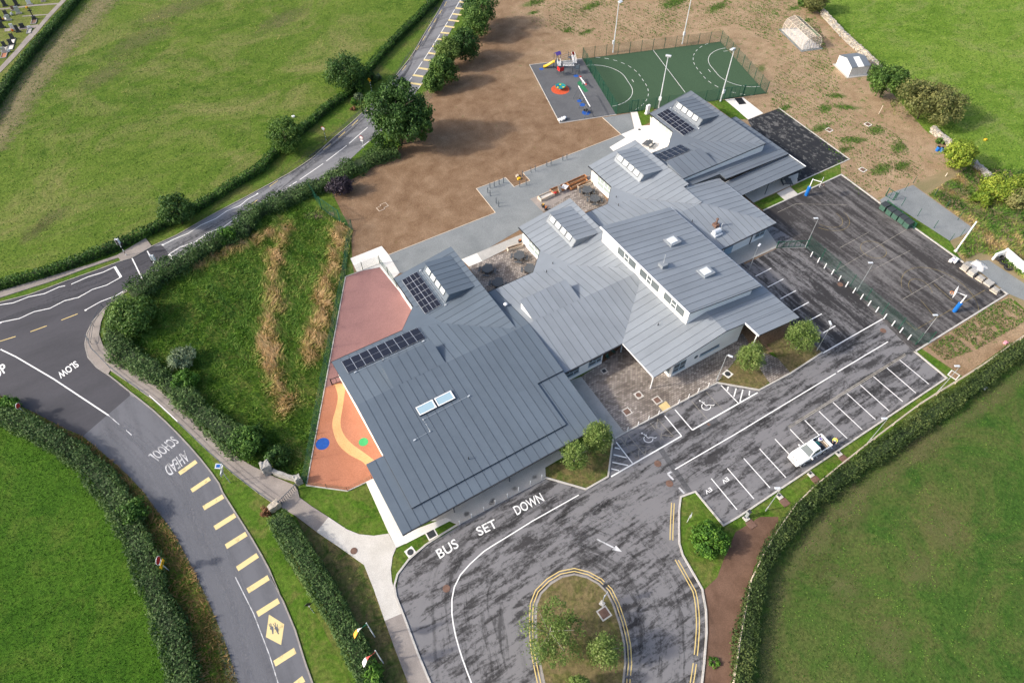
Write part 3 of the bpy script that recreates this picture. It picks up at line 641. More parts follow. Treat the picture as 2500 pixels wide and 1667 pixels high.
WEEDS = ((A3, 900, 880, 4.0, 1.1, -.7), (A3, 1130, 1070, 2.4, 1.4, 0), (A3, 1330, 1210, 3.0, 1.6, .3), (A3, 680, 1050, 3.0, 1.3, 0), (A3, 950, 1150, 3.5, 1.3, -.5), (A3, 720, 890, 2.2, 1.2, .4), (A3, 1180, 1390, 3.2, 1.5, 0), (A3, 880, 1230, 2.0, 1.0, 0), (A3, 1350, 1360, 2.5, 1.2, 0), (A3, 200, 560, 2.2, 1.1, .6), (A3, 820, 790, 2.6, 1.0, -.6), (A3, 560, 180, 2.6, 1.0, .3), (A2, 780, 265, 2.6, 1.0, .1), (A2, 620, 255, 1.8, .9, .2), (A2, 330, 30, 4.5, 1.6, 0), (A2, 820, 55, 4.0, 1.5, .2), (A2, 1500, 20, 5.0, 1.8, .2), (A2, 1850, 60, 4.5, 1.6, .2), (A2, 330, 110, 2.5, 1.0, 0), (A3, 460, 70, 2.6, 1.1, 0), (A3, 380, 890, 2.0, 1.0, 0))
for f, x, y, r1, r2, rz in WEEDS:
    soft_blob('weed_patch', P(*f(x, y)), r1, r2, rz, .0128, 'soft_green', bpy.data.objects['school_grounds'])
for f, x, y, r1, r2, rz in ((A1, 1500, 780, 3.0, 2.0, .5), (B1, 600, 420, 3.5, 1.4, -.5)):
    soft_blob('bare_patch', P(*f(x, y)), r1, r2, rz, .0165, 'soft_soil')
for f, x, y, r1, r2 in ((D3, 700, 400, 6, 3), (D3, 1250, 1250, 4, 3), (D3, 850, 750, 3, 4), (D3, 950, 100, 7, 2.5), (D3, 1700, 300, 4, 3), (D3, 1500, 640, 3, 2.5), (C3, 1500, 900, 6, 3)):
    soft_blob('dry_patch', P(*f(x, y)), r1, r2, R(30), .0085, 'soft_dry', bpy.data.objects['field_south_east'])
soft_strip('dry_edge', offset(HEDGE_SE, 2.4), 3.2, .0098, 'soft_dry')
for f, x, y, r1, r2, rz in ((A0, 1150, 330, 12, 5, .5), (A0, 1500, 60, 16, 5, .3), (A0, 850, 620, 9, 4, .7), (B0, 400, 460, 5, 2.4, .6), (B0, 280, 560, 4, 2, .6), (A1, 300, 160, 10, 4, .4)):
    soft_blob('dry_patch', P(*f(x, y)), r1, r2, rz, .0088, 'soft_dry', bpy.data.objects['field_north_west'])
for f, x, y in ((D1, 1810, 182), (D1, 2018, 90), (C2, 185, 1315), (C2, 355, 1222), (C2, 10, 1412)):
    soft_blob('moss_stain', P(*f(x, y), .1), .5, .42, 0, .095, 'soft_dark', bpy.data.objects['walkway'])
# ================================================================== MARKINGS (paint is part of the surface it lies on)
def mark(name, mb, mat, parent): return mb.build(name, M[mat], parent)
def text_on(txt, BL, BR, TL, z, mat, parent, name='lettering', bold=.0):
    "lettering laid on the ground: three corners of the text box"
    cu = bpy.data.curves.new('t', 'FONT'); cu.body = txt; cu.fill_mode = 'FRONT'; cu.offset = bold; cu.resolution_u = 3
    o = bpy.data.objects.new('t', cu); COL.objects.link(o)
    bpy.context.view_layer.update(); dg = bpy.context.evaluated_depsgraph_get()
    me = bpy.data.meshes.new_from_object(o.evaluated_get(dg)); bpy.data.objects.remove(o); bpy.data.curves.remove(cu)
    xs = [v.co.x for v in me.vertices]; ys = [v.co.y for v in me.vertices]
    x0, x1, y0, y1 = min(xs), max(xs), min(ys), max(ys)
    o0, r, u = P(*BL), P(*BR)-P(*BL), P(*TL)-P(*BL)
    for v in me.vertices:
        q = o0+(v.co.x-x0)/(x1-x0)*r+(v.co.y-y0)/(y1-y0)*u; v.co = (q.x, q.y, z)
    me.name = name; me.materials.append(M[mat]); ob = bpy.data.objects.new(name, me); COL.objects.link(ob); ob.parent = parent
    if me.polygons and me.polygons[0].normal.z < 0: me.flip_normals()
    return ob
ZR, ZC = .0300, .0400       # just above road / car park
def lines(lst, w, z, mat, parent, name='painted_line'):
    for pts in lst: mark(name, MB().strip(G(pts), w, z), mat, parent)
# zig-zag lines and crossing
zz1 = L(B0, (0, 1157), (110, 1140), (238, 1090), (365, 1065), (485, 1010), (535, 1000))
zz1b = L(B0, (585, 988), (720, 928), (845, 890), (940, 845))
zz2 = L(B0, (0, 1300), (160, 1268), (280, 1213), (410, 1185), (530, 1123), (645, 1095), (760, 1030), (875, 995), (992, 930))
zz3 = L(B0, (700, 1200), (825, 1130), (945, 1085), (1040, 1028))
zz4 = L(B0, (1333, 668), (1425, 620), (1540, 573), (1645, 505), (1770, 450), (1860, 388), (1970, 342), (2030, 293), (2110, 250))
zz5 = L(B0, (1388, 742), (1475, 685), (1600, 642), (1700, 570), (1835, 518), (1925, 450), (2045, 403), (2105, 348), (2190, 300))
lines([zz1, zz1b, zz2, zz3, zz4, zz5], .14, ZR+.002, 'paint_white', ROAD, 'zigzag_line')
lines([L(B0, (1083, 775), (1173, 958)), L(B0, (1208, 716), (1300, 890))], .17, ZR+.002, 'paint_white', ROAD, 'crossing_line')
lines([L(B0, (940, 843), (993, 930)), L(B0, (1385, 743), (1428, 805))], .34, ZR+.004, 'paint_white', ROAD, 'stop_line')
lines([L(B0, (695, 1203), (710, 1197)), L(B0, (1038, 1032), (1052, 1024)), L(B0, (2103, 250), (2117, 246)), L(B0, (2187, 302), (2202, 298)), L(B0, (1327, 668), (1343, 664)), L(B0, (0, 1304), (14, 1300))], .3, ZR+.004, 'paint_white', ROAD, 'end_block')
lines([L(B0, (503, 1282), (637, 1230)), L(B0, (250, 1377), (385, 1328)), L(B0, (0, 1455), (130, 1415))], .13, ZR+.002, 'paint_yellow', ROAD, 'edge_dash')
for a, b in (((95, 1640), (30, 1690)), ((265, 1480), (195, 1530)), ((425, 1380), (350, 1430)), ((565, 1283), (500, 1330)), ((697, 1182), (637, 1230)), ((815, 1083), (760, 1130)), ((920, 985), (870, 1033)), ((1015, 890), (970, 935)), ((1095, 810), (1063, 842)), ((1180, 710), (1145, 752)), ((1248, 622), (1217, 663)), ((1312, 540), (1282, 580)), ((1368, 455), (1340, 497)), ((1422, 375), (1397, 415)), ((1472, 298), (1450, 335)), ((1517, 225), (1495, 262)), ((1562, 155), (1542, 188)), ((1605, 85), (1587, 120)), ((1645, 18), (1628, 52))):
    lines([L(A1, a, b)], .13, ZR, 'paint_yellow', ROAD, 'edge_dash')
for a, b in (((300, 1565), (418, 1490)), ((443, 1475), (635, 1343)), ((660, 1323), (828, 1195)), ((848, 1178), (1000, 1045)), ((1332, 672), (1362, 635)), ((1375, 617), (1447, 508)), ((1460, 490), (1525, 393)), ((1535, 375), (1592, 285)), ((1602, 268), (1655, 182)), ((1665, 165), (1712, 82)), ((1722, 65), (1762, 0)), ((1770, -15), (1810, -90))):
    lines([L(A1, a, b)], .14, ZR, 'paint_white', ROAD, 'centre_line')
lines([L(B0, (2210, 287), (2350, 200))], .14, ZR, 'paint_white', ROAD, 'centre_line')
lines([L(A1, (1340, 682), (1440, 697)), L(A1, (1370, 618), (1470, 633)), L(A1, (1415, 560), (1512, 575)), L(A1, (1460, 492), (1548, 506)), L(A1, (1495, 437), (1580, 448)), L(A1, (1528, 382), (1610, 390)), L(A1, (1567, 323), (1645, 331)), L(A1, (1597, 270), (1668, 277)), L(A1, (1632, 217), (1710, 229)), L(A1, (1660, 167), (1748, 178)), L(A1, (1694, 117), (1768, 126)), L(A1, (1718, 69), (1792, 77)), L(A1, (1750, 18), (1820, 26))], .62, ZR+.002, 'paint_road_yellow', ROAD, 'yellow_bar')
lines([L(A1, (1410, 735), (1448, 682)), L(A1, (1010, 1160), (950, 1205))], .12, ZR, 'paint_white', ROAD, 'edge_line')
lines([L(C0, (5, 178), (130, 238), (440, 420), (890, 718))], .17, ZR+.004, 'paint_white', ROAD, 'centre_line')
lines([L(C0, (890, 718), (980, 795)), L(C0, (1035, 840), (1080, 880)), L(C0, (1230, 1040), (1300, 1090)), L(D0, (1930, 700), (2080, 1000), (2210, 1340), (2280, 1567))], .09, ZR, 'paint_worn', ROAD, 'centre_line')
text_on('SLOW', C0(617, 270), C0(465, 374), C0(653, 314), ZR+.002, 'paint_white', ROAD, bold=.02)
text_on('SCHOOL', C0(1408, 886), C0(1212, 1046), C0(1474, 938), ZR, 'paint_worn', ROAD, bold=.01)
text_on('AHEAD', C0(1512, 1004), C0(1342, 1140), C0(1560, 1082), ZR, 'paint_worn', ROAD, bold=.01)
text_on('STOP', C0(-130, 500), C0(72, 350), C0(-175, 435), ZR+.002, 'paint_white', ROAD, bold=.02)
for a, b in (((1470, 1195), (1610, 1095)), ((1570, 1335), (1720, 1235))):
    lines([L(C0, a, b)], .58, ZR, 'paint_road_yellow', ROAD, 'yellow_bar')
for a, b in (((1668, 135), (1830, 38)), ((1760, 298), (1928, 192)), ((1852, 450), (2020, 345)), ((1945, 632), (2112, 520)), ((2030, 812), (2202, 702)), ((2110, 1003), (2285, 892)), ((2250, 1408), (2420, 1300)), ((2350, 1640), (2490, 1530))):
    lines([L(D0, a, b)], .62, ZR, 'paint_road_yellow', ROAD, 'yellow_bar')
mark('children_diamond', MB().sheet(G(L(D0, (2205, 1005), (2330, 1085), (2305, 1255), (2180, 1190))), ZR), 'paint_road_yellow', ROAD)
dk = crop(630, 1480, 80, 1140)
for poly in (((440, 680), (410, 790), (470, 810), (500, 960), (540, 960), (550, 800), (530, 690)), ((590, 700), (570, 780), (620, 810), (700, 970), (740, 950), (715, 900), (715, 770), (640, 690)), ((430, 580), (460, 580), (480, 690), (440, 690)), ((375, 600), (395, 590), (440, 690), (410, 720)), ((510, 590), (540, 590), (600, 690), (580, 710)), ((580, 550), (605, 550), (640, 690), (610, 700)), ((655, 610), (680, 610), (705, 720), (680, 740))):
    mark('child_silhouette', MB().sheet(G(L(dk, *poly)), ZR+.004), 'asphalt_old', ROAD)

# car park
lines([L(C3, (1235, 115), (820, 363)), L(C3, (806, 375), (0, 862))+L(C2, (1503, 1160)), L(C2, (715, 1370))+L(D1, (2350, 240))], .13, ZC, 'paint_white', CARPARK, 'lane_line')
mark('lane_line', MB().strip(smooth_line(G(L(D1, (2350, 240), (2150, 365), (1950, 490), (1840, 590), (1760, 680), (1710, 780), (1690, 880), (1690, 1000), (1720, 1180), (1780, 1380), (1850, 1567), (1920, 1750))), 1), .13, ZC), 'paint_white', CARPARK)
tops = ((1330, 265), (1225, 330), (1115, 400), (1008, 470), (898, 540), (783, 612), (668, 685), (552, 758), (432, 832), (308, 912), (183, 993), (52, 1070))
bots = ((1568, 462), (1462, 535), (1355, 606), (1243, 682), (1132, 753), (1022, 836), (900, 908), (778, 990), (655, 1066), (523, 1143), (398, 1228), (268, 1312))
for a, b in zip(tops, bots): lines([L(C3, a, b)], .12, ZC, 'paint_white', CARPARK, 'bay_line')
lines([L(C2, (1933, 1152), (2150, 1402)), L(C2, (1800, 1235), (2012, 1490))], .12, ZC, 'paint_white', CARPARK, 'bay_line')
lines([L(C3, (415, 812), (1375, 215)), L(C3, (425, 822), (1380, 226))], .10, ZC, 'paint_faded', CARPARK, 'old_line')
ev = crop(1690, 1150, 140, 2352)
text_on('EV', ev(1415, 230), ev(1175, 390), ev(1535, 365), ZC, 'paint_white', CARPARK, bold=.02)
text_on('EV', ev(730, 655), ev(482, 820), ev(838, 790), ZC, 'paint_white', CARPARK, bold=.02)
text_on('BUS', D1(1592, 552), D1(1752, 452), D1(1553, 480), ZC+.004, 'paint_white', CARPARK, bold=.01)
text_on('SET', D1(1915, 365), D1(2070, 288), D1(1880, 298), ZC+.004, 'paint_white', CARPARK, bold=.01)
text_on('DOWN', C2(210, 1538), C2(435, 1418), C2(172, 1468), ZC+.004, 'paint_white', CARPARK, bold=.01)
lines([L(B3, (150, 922), (278, 857)), L(B3, (248, 1012), (378, 945)), L(B3, (352, 1108), (480, 1040)), L(B3, (455, 1205), (585, 1135)), L(B3, (560, 1300), (692, 1230)), L(B3, (703, 1387), (803, 1328))], .13, ZC, 'paint_white', CARPARK, 'bay_line')
lines([L(B3, (700, 1552), (915, 1428)), L(B3, (915, 1428), (1190, 1272))], .14, ZC, 'paint_white', CARPARK, 'lane_line')
# accessible bays
lines([L(C2, (980, 1220), (1557, 887)), L(C2, (1645, 838), (2180, 532))], .17, ZC, 'paint_white', CARPARK, 'bay_line')
lines([L(C2, (1022, 938), (1155, 1110)), L(C2, (1420, 722), (1557, 887)), L(C2, (1503, 672), (1645, 838)), L(C2, (1880, 472), (2022, 618))], .14, ZC+.002, 'paint_white', CARPARK, 'bay_line')
lines([L(C2, (1010, 983), (1052, 993)), L(C2, (1000, 1040), (1108, 1065)), L(C2, (990, 1102), (1120, 1128)), L(C2, (982, 1155), (1045, 1170)), L(C2, (1940, 482), (1932, 515)), L(C2, (2005, 497), (1985, 568)), L(C2, (2060, 507), (2035, 605)), L(C2, (2115, 517), (2110, 557))], .15, ZC+.002, 'paint_white', CARPARK, 'hatch_line')
lines([L(C2, (1060, 910), (1195, 1082)), L(C2, (1120, 880), (1260, 1050)), L(C2, (1300, 780), (1420, 930)), L(C2, (1360, 750), (1500, 900)), L(C2, (1080, 960), (1300, 970)), L(C2, (1105, 905), (1095, 960)), L(C2, (1300, 790), (1400, 840)), L(C2, (1395, 880), (1480, 890)), L(C2, (1200, 1080), (1210, 990)), L(C2, (1255, 1050), (1270, 980)), L(C2, (1350, 830), (1362, 745)), L(C2, (1380, 940), (1395, 860)), L(C2, (1640, 603), (1768, 748)), L(C2, (1760, 528), (1900, 680))], .07, ZC+.002, 'paint_faded', CARPARK, 'old_line')
def wheelchair(f):
    q = lambda pts: [f(a, b) for a, b in pts]
    mb = MB()
    mb.strip(G(q([(1590, 185), (1700, 285)])), .1, ZC+.006)
    mb.strip(G(q([(1630, 235), (1655, 200)])), .09, ZC+.008)
    mb.strip(G(q([(1690, 283), (1740, 262), (1790, 265), (1850, 278), (1882, 258)])), .1, ZC+.010)
    ring = [(1610, 250), (1595, 285), (1602, 325), (1635, 358), (1680, 375), (1730, 372), (1775, 350), (1795, 320), (1798, 290)]
    mb.strip(smooth_line(G(q(ring)), .1), .1, ZC+.012)
    mb.disc(P(*f(1553, 172)), .11, ZC+.014, 14)
    return mb
acc = crop(1540, 960, 240, 2214)
mark('wheelchair_symbol', wheelchair(acc), 'paint_white', CARPARK)
mark('wheelchair_symbol', wheelchair(lambda x, y: acc(x-1302, y+730)), 'paint_white', CARPARK)
mark('turn_arrow', MB().strip(G(L(D2, (862, 388), (1000, 458))), .16, ZC).sheet(G(L(D2, (985, 478), (1020, 440), (1068, 492))), ZC+.004), 'paint_worn', CARPARK)
lines([L(C2, (1443, 1197), (1473, 1180)), L(C2, (1443, 1197), (1490, 1245)), L(C2, (1535, 1310), (1580, 1357))], .22, ZC+.002, 'paint_worn', CARPARK, 'give_way_line')
# double yellow lines
for k, off in enumerate((.42, .72)):
    ln = offset(ISL, off)
    tot = line_len(ln); cuts = [(2, tot*.30), (tot*.30+.0, tot*.605), (tot*.62, tot*.90), (tot*.91, tot)]
    for a, b in cuts: mark('double_yellow_line', MB().strip(sub_line(ln, a, b), .1, ZC), 'paint_yellow', CARPARK)
rl = smooth_line(G(L(D2, (1532, 60), (1520, 420), (1548, 525), (1628, 665), (1706, 805), (1735, 972), (1740, 1150), (1720, 1400), (1690, 1600))), 1.0)
for off in (.45, .75):
    ln = offset(rl, -off); tot = line_len(ln)
    for a, b in ((.6, 5.0), (7.2, tot*.86), (tot*.9, tot)): mark('double_yellow_line', MB().strip(sub_line(ln, a, b), .1, ZC), 'paint_yellow', CARPARK)
# ball court lines
ZK = .045
def ell(f, cx, cy, rx, ry, a0=0, a1=360, rot=0.0, n=48):
    out = []
    for i in range(n+1):
        a = R(a0+(a1-a0)*i/n); x, y = rx*math.cos(a), ry*math.sin(a); c, s = math.cos(R(rot)), math.sin(R(rot))
        out.append(f(cx+x*c-y*s, cy+x*s+y*c))
    return out
cc = P(*B3(1115, 705)); mark('court_circle', MB().strip([cc+Vector((1.85*math.cos(t), 1.85*math.sin(t), 0)) for t in np.linspace(0, 2*math.pi, 40)], .06, ZK), 'paint_line_yellow', COURT)
lines([ell(B3, 1660, 1090, 350, 190, 150, 395, 30), ell(B3, 1500, 1030, 110, 68, 110, 330, 36), ell(B3, 720, 440, 150, 70, -60, 100, 20), ell(B3, 700, 420, 230, 110, -50, 90, 20)], .06, ZK, 'paint_line_yellow', COURT, 'court_arc')
lines([L(B3, (1460, 1362), (2030, 1035)), L(B3, (1460, 1362), (1380, 1290)), L(B3, (1500, 1115), (1625, 1265)), L(B3, (1610, 985), (1760, 1120))], .06, ZK+.004, 'paint_line_yellow', COURT, 'court_line')
lines([L(B3, (800, 880), (1420, 520)), L(B3, (1090, 880), (1415, 712)), L(B3, (1340, 1120), (1690, 918)), L(B3, (840, 690), (1080, 560)), L(B3, (330, 400), (480, 330), (900, 340))], .06, ZK, 'paint_faded', COURT, 'court_line')
# sports pitch lines
ZP = .04
lines([L(A2, (1323, 412), (1587, 762)), L(A2, (1935, 420), (1900, 424)), ], .08, ZP, 'paint_white', PITCH_O, 'pitch_line')
ax = (Vector(MUGA[1])-Vector(MUGA[0])).normalized(); ay = (Vector(MUGA[3])-Vector(MUGA[0])).normalized()
WD = (MUGA[1]-MUGA[0]).length; HT = (MUGA[3]-MUGA[0]).length
def mp(a, b): return MUGA[0]+ax*a+ay*b
for side in (0, 1):
    gx = (lambda a: a) if side == 0 else (lambda a: WD-a)
    for rad, dash in ((6.0, False), (9.0, True)):
        arc = [(rad*math.cos(t), HT/2-1.5+rad*math.sin(t)) for t in np.linspace(-math.pi/2, 0, 26)]+[(rad*math.cos(t), HT/2+1.5+rad*math.sin(t)) for t in np.linspace(0, math.pi/2, 26)]
        arc = [mp(gx(a), b) for a, b in arc if 0.1 < b < HT-.1]
        if dash:
            tot = line_len(arc); d = 0
            while d < tot: mark('pitch_dash', MB().strip(sub_line(arc, d, min(d+.9, tot)), .08, ZP), 'paint_white', PITCH_O); d += 1.8
        else: mark('pitch_line', MB().strip(arc, .08, ZP), 'paint_white', PITCH_O)
    mark('pitch_dash', MB().strip([mp(gx(7), HT/2-.5), mp(gx(7), HT/2+.5)], .08, ZP), 'paint_white', PITCH_O)
# ================================================================== SCHOOL BUILDING
SCHOOL = thing('school_building', 'white walled single-storey school with many grey standing-seam metal roofs', 'school building')
def clip(poly, nx, ny, d):
    "keep nx*x+ny*y <= d"
    out = []
    for i in range(len(poly)):
        p, q = poly[i], poly[(i+1) % len(poly)]
        a, b = nx*p[0]+ny*p[1]-d, nx*q[0]+ny*q[1]-d
        if a <= 0: out.append(p)
        if (a < 0 < b) or (b < 0 < a): t = a/(a-b); out.append((p[0]+(q[0]-p[0])*t, p[1]+(q[1]-p[1])*t))
    return out
def roof(poly, zf, seam, tone, spacing=1.08, thick=.22, name='roof', phase=0.0, deck=True):
    mt = {'d': ('zinc_dark', 'seam_dark'), 'l': ('zinc_light', 'seam_light'), 'f': ('zinc_far', 'seam_dark')}[tone]
    o = MB().prism(poly, lambda u, v: zf(u, v)-thick, lambda u, v: zf(u, v)-.04).build(name, M['fascia'], SCHOOL)
    k = 1 if seam == 'u' else 0            # seam runs along u -> strips stacked in v
    lo, hi = min(p[k] for p in poly), max(p[k] for p in poly)
    k0 = math.floor((lo+.05)/spacing); n = math.ceil((hi-.05)/spacing)-k0
    for i in range(n):
        a, b = max(lo, (k0+i)*spacing), min(hi, (k0+i+1)*spacing)
        nx, ny = (0, 1) if k else (1, 0)
        pc = clip(clip(poly, nx, ny, b-.006), -nx, -ny, -(a+.006))
        if len(pc) < 3 or abs(area2(pc)) < .04: continue
        mb = MB(); mb.prism(pc, lambda u, v: zf(u, v)-.036, zf)
        # standing seam along the far edge of the tray
        e = [p for p in pc if abs(p[k]-(b-.006)) < 1e-3]
        if len(e) >= 2 and i < n-1:
            j = 1-k; e0, e1 = min(e, key=lambda p: p[j]), max(e, key=lambda p: p[j])
            mb.mi = 1
            q = [(e0[0], e0[1]-.011), (e1[0], e1[1]-.011), (e1[0], e1[1]+.011), (e0[0], e0[1]+.011)] if k else [(e0[0]-.011, e0[1]), (e0[0]+.011, e0[1]), (e1[0]+.011, e1[1]), (e1[0]-.011, e1[1])]
            mb.prism(q, lambda u, v: zf(u, v)-.02, lambda u, v: zf(u, v)+.032)
        mb.build('roof_panel', [M[mt[0]], M[mt[1]]], o)
    return o
def wall(a, b, zt, zb=0.0, th=.25, mat='render_white', name='wall', parent=None):
    "wall from a to b (u, v); zt is a top height or a function of (u, v)"
    zt_ = zt if callable(zt) else (lambda u, v: zt)
    zb_ = zb if callable(zb) else (lambda u, v: zb)
    q = [offset([a, b], th/2)[0], offset([a, b], th/2)[1], offset([a, b], -th/2)[1], offset([a, b], -th/2)[0]]
    return MB().prism([tuple(p) for p in q], zb_, zt_).build(name, M[mat], parent or SCHOOL)
def window(a, b, z0, z1, panes, th=.25, side=-1, frame='frame_white', glass='glass', sill=True):
    "window in the wall a->b: frame with individual panes; panes = list of (x0,x1,y0,y1) fractions; side picks the outer face"
    a, b = Vector(a), Vector(b); t = (b-a).normalized(); n = Vector((-t.y, t.x))*side; Lw = (b-a).length
    o = MB()
    def bx(x0, x1, y0, y1, d0, d1):
        c = a+t*((x0+x1)/2)+n*((d0+d1)/2); o.box((c.x, c.y, (y0+y1)/2), (x1-x0, abs(d1-d0), y1-y0), math.atan2(t.y, t.x))
    d0 = th/2-.06; H = z1-z0
    for x0, x1, y0, y1 in ((0, Lw, z0, z0+.07), (0, Lw, z1-.07, z1), (0, .07, z0+.07, z1-.07), (Lw-.07, Lw, z0+.07, z1-.07)): bx(x0, x1, y0, y1, d0, th/2+.035)
    fr = o.build('window', M[frame], SCHOOL)
    for x0, x1, y0, y1 in panes:
        o = MB(); bx(x0*Lw+.05, x1*Lw-.05, z0+y0*H+.05, z0+y1*H-.05, d0, th/2+.012); o.build('pane', M[glass], fr)
        o = MB()
        for q in ((x0*Lw+.0, x0*Lw+.05, z0+y0*H, z0+y1*H), (x1*Lw-.05, x1*Lw, z0+y0*H, z0+y1*H), (x0*Lw+.05, x1*Lw-.05, z0+y0*H, z0+y0*H+.05), (x0*Lw+.05, x1*Lw-.05, z0+y1*H-.05, z0+y1*H)): bx(*q, d0, th/2+.028)
        o.build('sash', M[frame], fr)
    if sill:
        o = MB(); bx(-.06, Lw+.06, z0-.06, z0-.002, d0, th/2+.12); o.build('sill', M['frame_grey'], fr)
    return fr
def gutter(a, b, z, w=.14, mat='gutter'):
    o = MB(); p, q = Vector(a), Vector(b); c = (p+q)/2; t = q-p
    o.box((c.x, c.y, z), (t.length, w, .12), math.atan2(t.y, t.x)); return o.build('gutter', M[mat], SCHOOL)

RZ = 4.61                                    # spine ridge height, west half
zN = lambda u, v: 3.1+.1746*(54.55-v)        # spine north slope (west)
zHS = lambda u, v: RZ-.115*(45.9-v)          # hall south slope
zKS = lambda u, v: RZ-.1975*(45.9-v)         # entrance link south slope
zcl = lambda u0: (lambda u, v: 3.1+.165*(u-u0))
zJ1 = lambda u, v: 3.1+.165*(u-39.55)
zJ2 = lambda u, v: 4.94-.165*(u-50.7)
zG = lambda u, v: 7.05-.174*(u-47.3)
zN2 = lambda u, v: 3.1+.1446*(60.9-v)        # spine north slope (east)
zI2 = lambda u, v: 3.05+.1506*(v-44.3)
zI1 = lambda u, v: 3.05+.1645*(72.9-u)
zFN = lambda u, v: 3.1+.1685*(67.4-v)
zH1 = lambda u, v: 2.95+.045*(87.3-u)
zH2 = lambda u, v: 2.62+.012*(87.3-u)
def plane3(a, b, c):
    a, b, c = Vector(a), Vector(b), Vector(c); n = (b-a).cross(c-a)
    return lambda u, v: a.z-(n.x*(u-a.x)+n.y*(v-a.y))/n.z
# ---- hall (west)
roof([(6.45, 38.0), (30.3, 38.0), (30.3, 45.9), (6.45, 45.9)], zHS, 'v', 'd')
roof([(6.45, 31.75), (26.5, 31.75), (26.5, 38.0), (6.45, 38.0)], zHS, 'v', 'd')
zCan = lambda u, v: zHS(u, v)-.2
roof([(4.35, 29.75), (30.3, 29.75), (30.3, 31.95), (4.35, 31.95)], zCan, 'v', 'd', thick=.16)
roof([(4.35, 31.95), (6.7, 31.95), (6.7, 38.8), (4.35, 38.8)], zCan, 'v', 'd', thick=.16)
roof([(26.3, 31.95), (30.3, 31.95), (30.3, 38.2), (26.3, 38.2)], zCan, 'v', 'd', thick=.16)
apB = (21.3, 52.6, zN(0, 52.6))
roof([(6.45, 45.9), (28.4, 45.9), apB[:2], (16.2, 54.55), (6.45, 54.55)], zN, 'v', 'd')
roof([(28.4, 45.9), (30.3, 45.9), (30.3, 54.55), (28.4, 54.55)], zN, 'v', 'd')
def facet(u0, vt_, ul, vl, ap, tone):
    zf = plane3((ul, vl, 3.1), (u0, vt_, 3.1), ap)
    o = MB().prism([(ul, vl), (u0, vt_), ap[:2]], lambda u, v: zf(u, v)-.22, zf).build('roof', M['zinc_dark' if tone == 'd' else ('zinc_far' if tone == 'f' else 'zinc_light')], SCHOOL)
    gutter((ul, vl), (u0, vt_), 3.0)
    wall((ul+.35, vl-.35), (u0+.35, vt_-.35), 2.85)
facet(19.33, 57.6, 16.2, 54.55, apB, 'd')
# ---- classroom blocks with rooflight dormers
def classroom(u0, vt, vc, vend, tone, ap, w=9.1, extra=None):
    z = zcl(u0)
    poly = [(u0, vt), (u0, vc), ap[:2]]+(extra or [(u0+w, vend)])+[(u0+w, vt)]
    roof(poly, z, 'u', tone)
    gutter((u0-.06, vc), (u0-.06, vt), 3.0)
    # walls: west, north and the high east side
    wall((u0+.5, vc), (u0+.5, vt-.5), lambda u, v: z(u, v)-.2)
    wall((u0+.5, vt-.5), (u0+w-.2, vt-.5), lambda u, v: z(u, v)-.2)
    wall((u0+w-.2, vt-.5), (u0+w-.2, max(vend, vc-12)), lambda u, v: z(u, v)-.2)
    if tone != 'x':
        window((u0+.5, vt-2.2), (u0+.5, vc+.5), .75, 2.7, [(0, .22, .42, 1), (.22, .5, .42, 1), (.5, .78, .42, 1), (.78, 1, .42, 1), (0, .5, 0, .42), (.5, 1, 0, .42)], glass='glass_mid')
    # dormer: raised roof falling gently to the east, glazed face to the west
    v0, v1 = vt-8.45, vt-1.45
    ua, ub, uc = u0+3.75, u0+4.5, u0+8.2
    zb = 5.02; zd = lambda u, v: zb-(zb-z(uc, 0)-.05)*(u-ub)/(uc-ub)
    mt = {'d': 'zinc_dark', 'l': 'zinc_light', 'f': 'zinc_far'}[tone]
    dm = MB(); za = z(ua, 0)
    for v in (v0+.15, v1-.15):
        dm.add([(ua, v-.06, za), (uc, v-.06, z(uc, 0)), (ub, v-.06, zb-.08), (ua, v+.06, za), (uc, v+.06, z(uc, 0)), (ub, v+.06, zb-.08)], [(0, 1, 2), (5, 4, 3), (0, 3, 4, 1), (1, 4, 5, 2), (2, 5, 3, 0)])
    dm.add([(ua, v0+.1, za), (ua, v1-.1, za), (ub, v1-.1, zb-.08), (ub, v0+.1, zb-.08)], [(0, 3, 2, 1)])
    d = dm.build('dormer', M[mt], SCHOOL)
    n = 7; st = (v1-v0)/n
    for i in range(n):
        mb = MB(); a, b = v0+i*st+.012, v0+(i+1)*st-.012
        mb.prism([(ub-.25, a), (uc, a), (uc, b), (ub-.25, b)], lambda u, v: zd(u, v)-.07, zd); mb.mi = 1
        if i < n-1: mb.prism([(ub-.22, b), (uc, b), (uc, b+.024), (ub-.22, b+.024)], lambda u, v: zd(u, v)-.02, lambda u, v: zd(u, v)+.032)
        mb.build('roof_panel', [M[mt], M['seam_light' if tone == 'l' else 'seam_dark']], d)
    g0, g1 = v0+.9, v1-.5; st = (g1-g0)/4
    nrm = Vector((-(zb-za), 0, ub-ua)).normalized()
    def fp(s, v, off): p = Vector((ua+(ub-ua)*s, v, za+(zb-za)*s)); return p+nrm*off
    for i in range(4):
        a, b = g0+i*st, g0+(i+1)*st
        for nm, m_, s0, s1, a_, b_, o1 in (('pane', 'glass_bright', .36, .84, a+.2, b-.2, .05), ('rooflight_frame', 'seam_dark', .28, .92, a+.08, b-.08, .035)):
            vv = [fp(s, v, o) for o in (-.02, o1) for s, v in ((s0, a_), (s1, a_), (s1, b_), (s0, b_))]
            MB().add(vv, [(3, 2, 1, 0), (4, 5, 6, 7), (0, 1, 5, 4), (1, 2, 6, 5), (2, 3, 7, 6), (3, 0, 4, 7)]).build(nm, M[m_], d)
    return d
classroom(19.33, 63.77, 57.6, 45.9, 'd', apB)
apD = (41.7, 52.6, zN(0, 52.6))
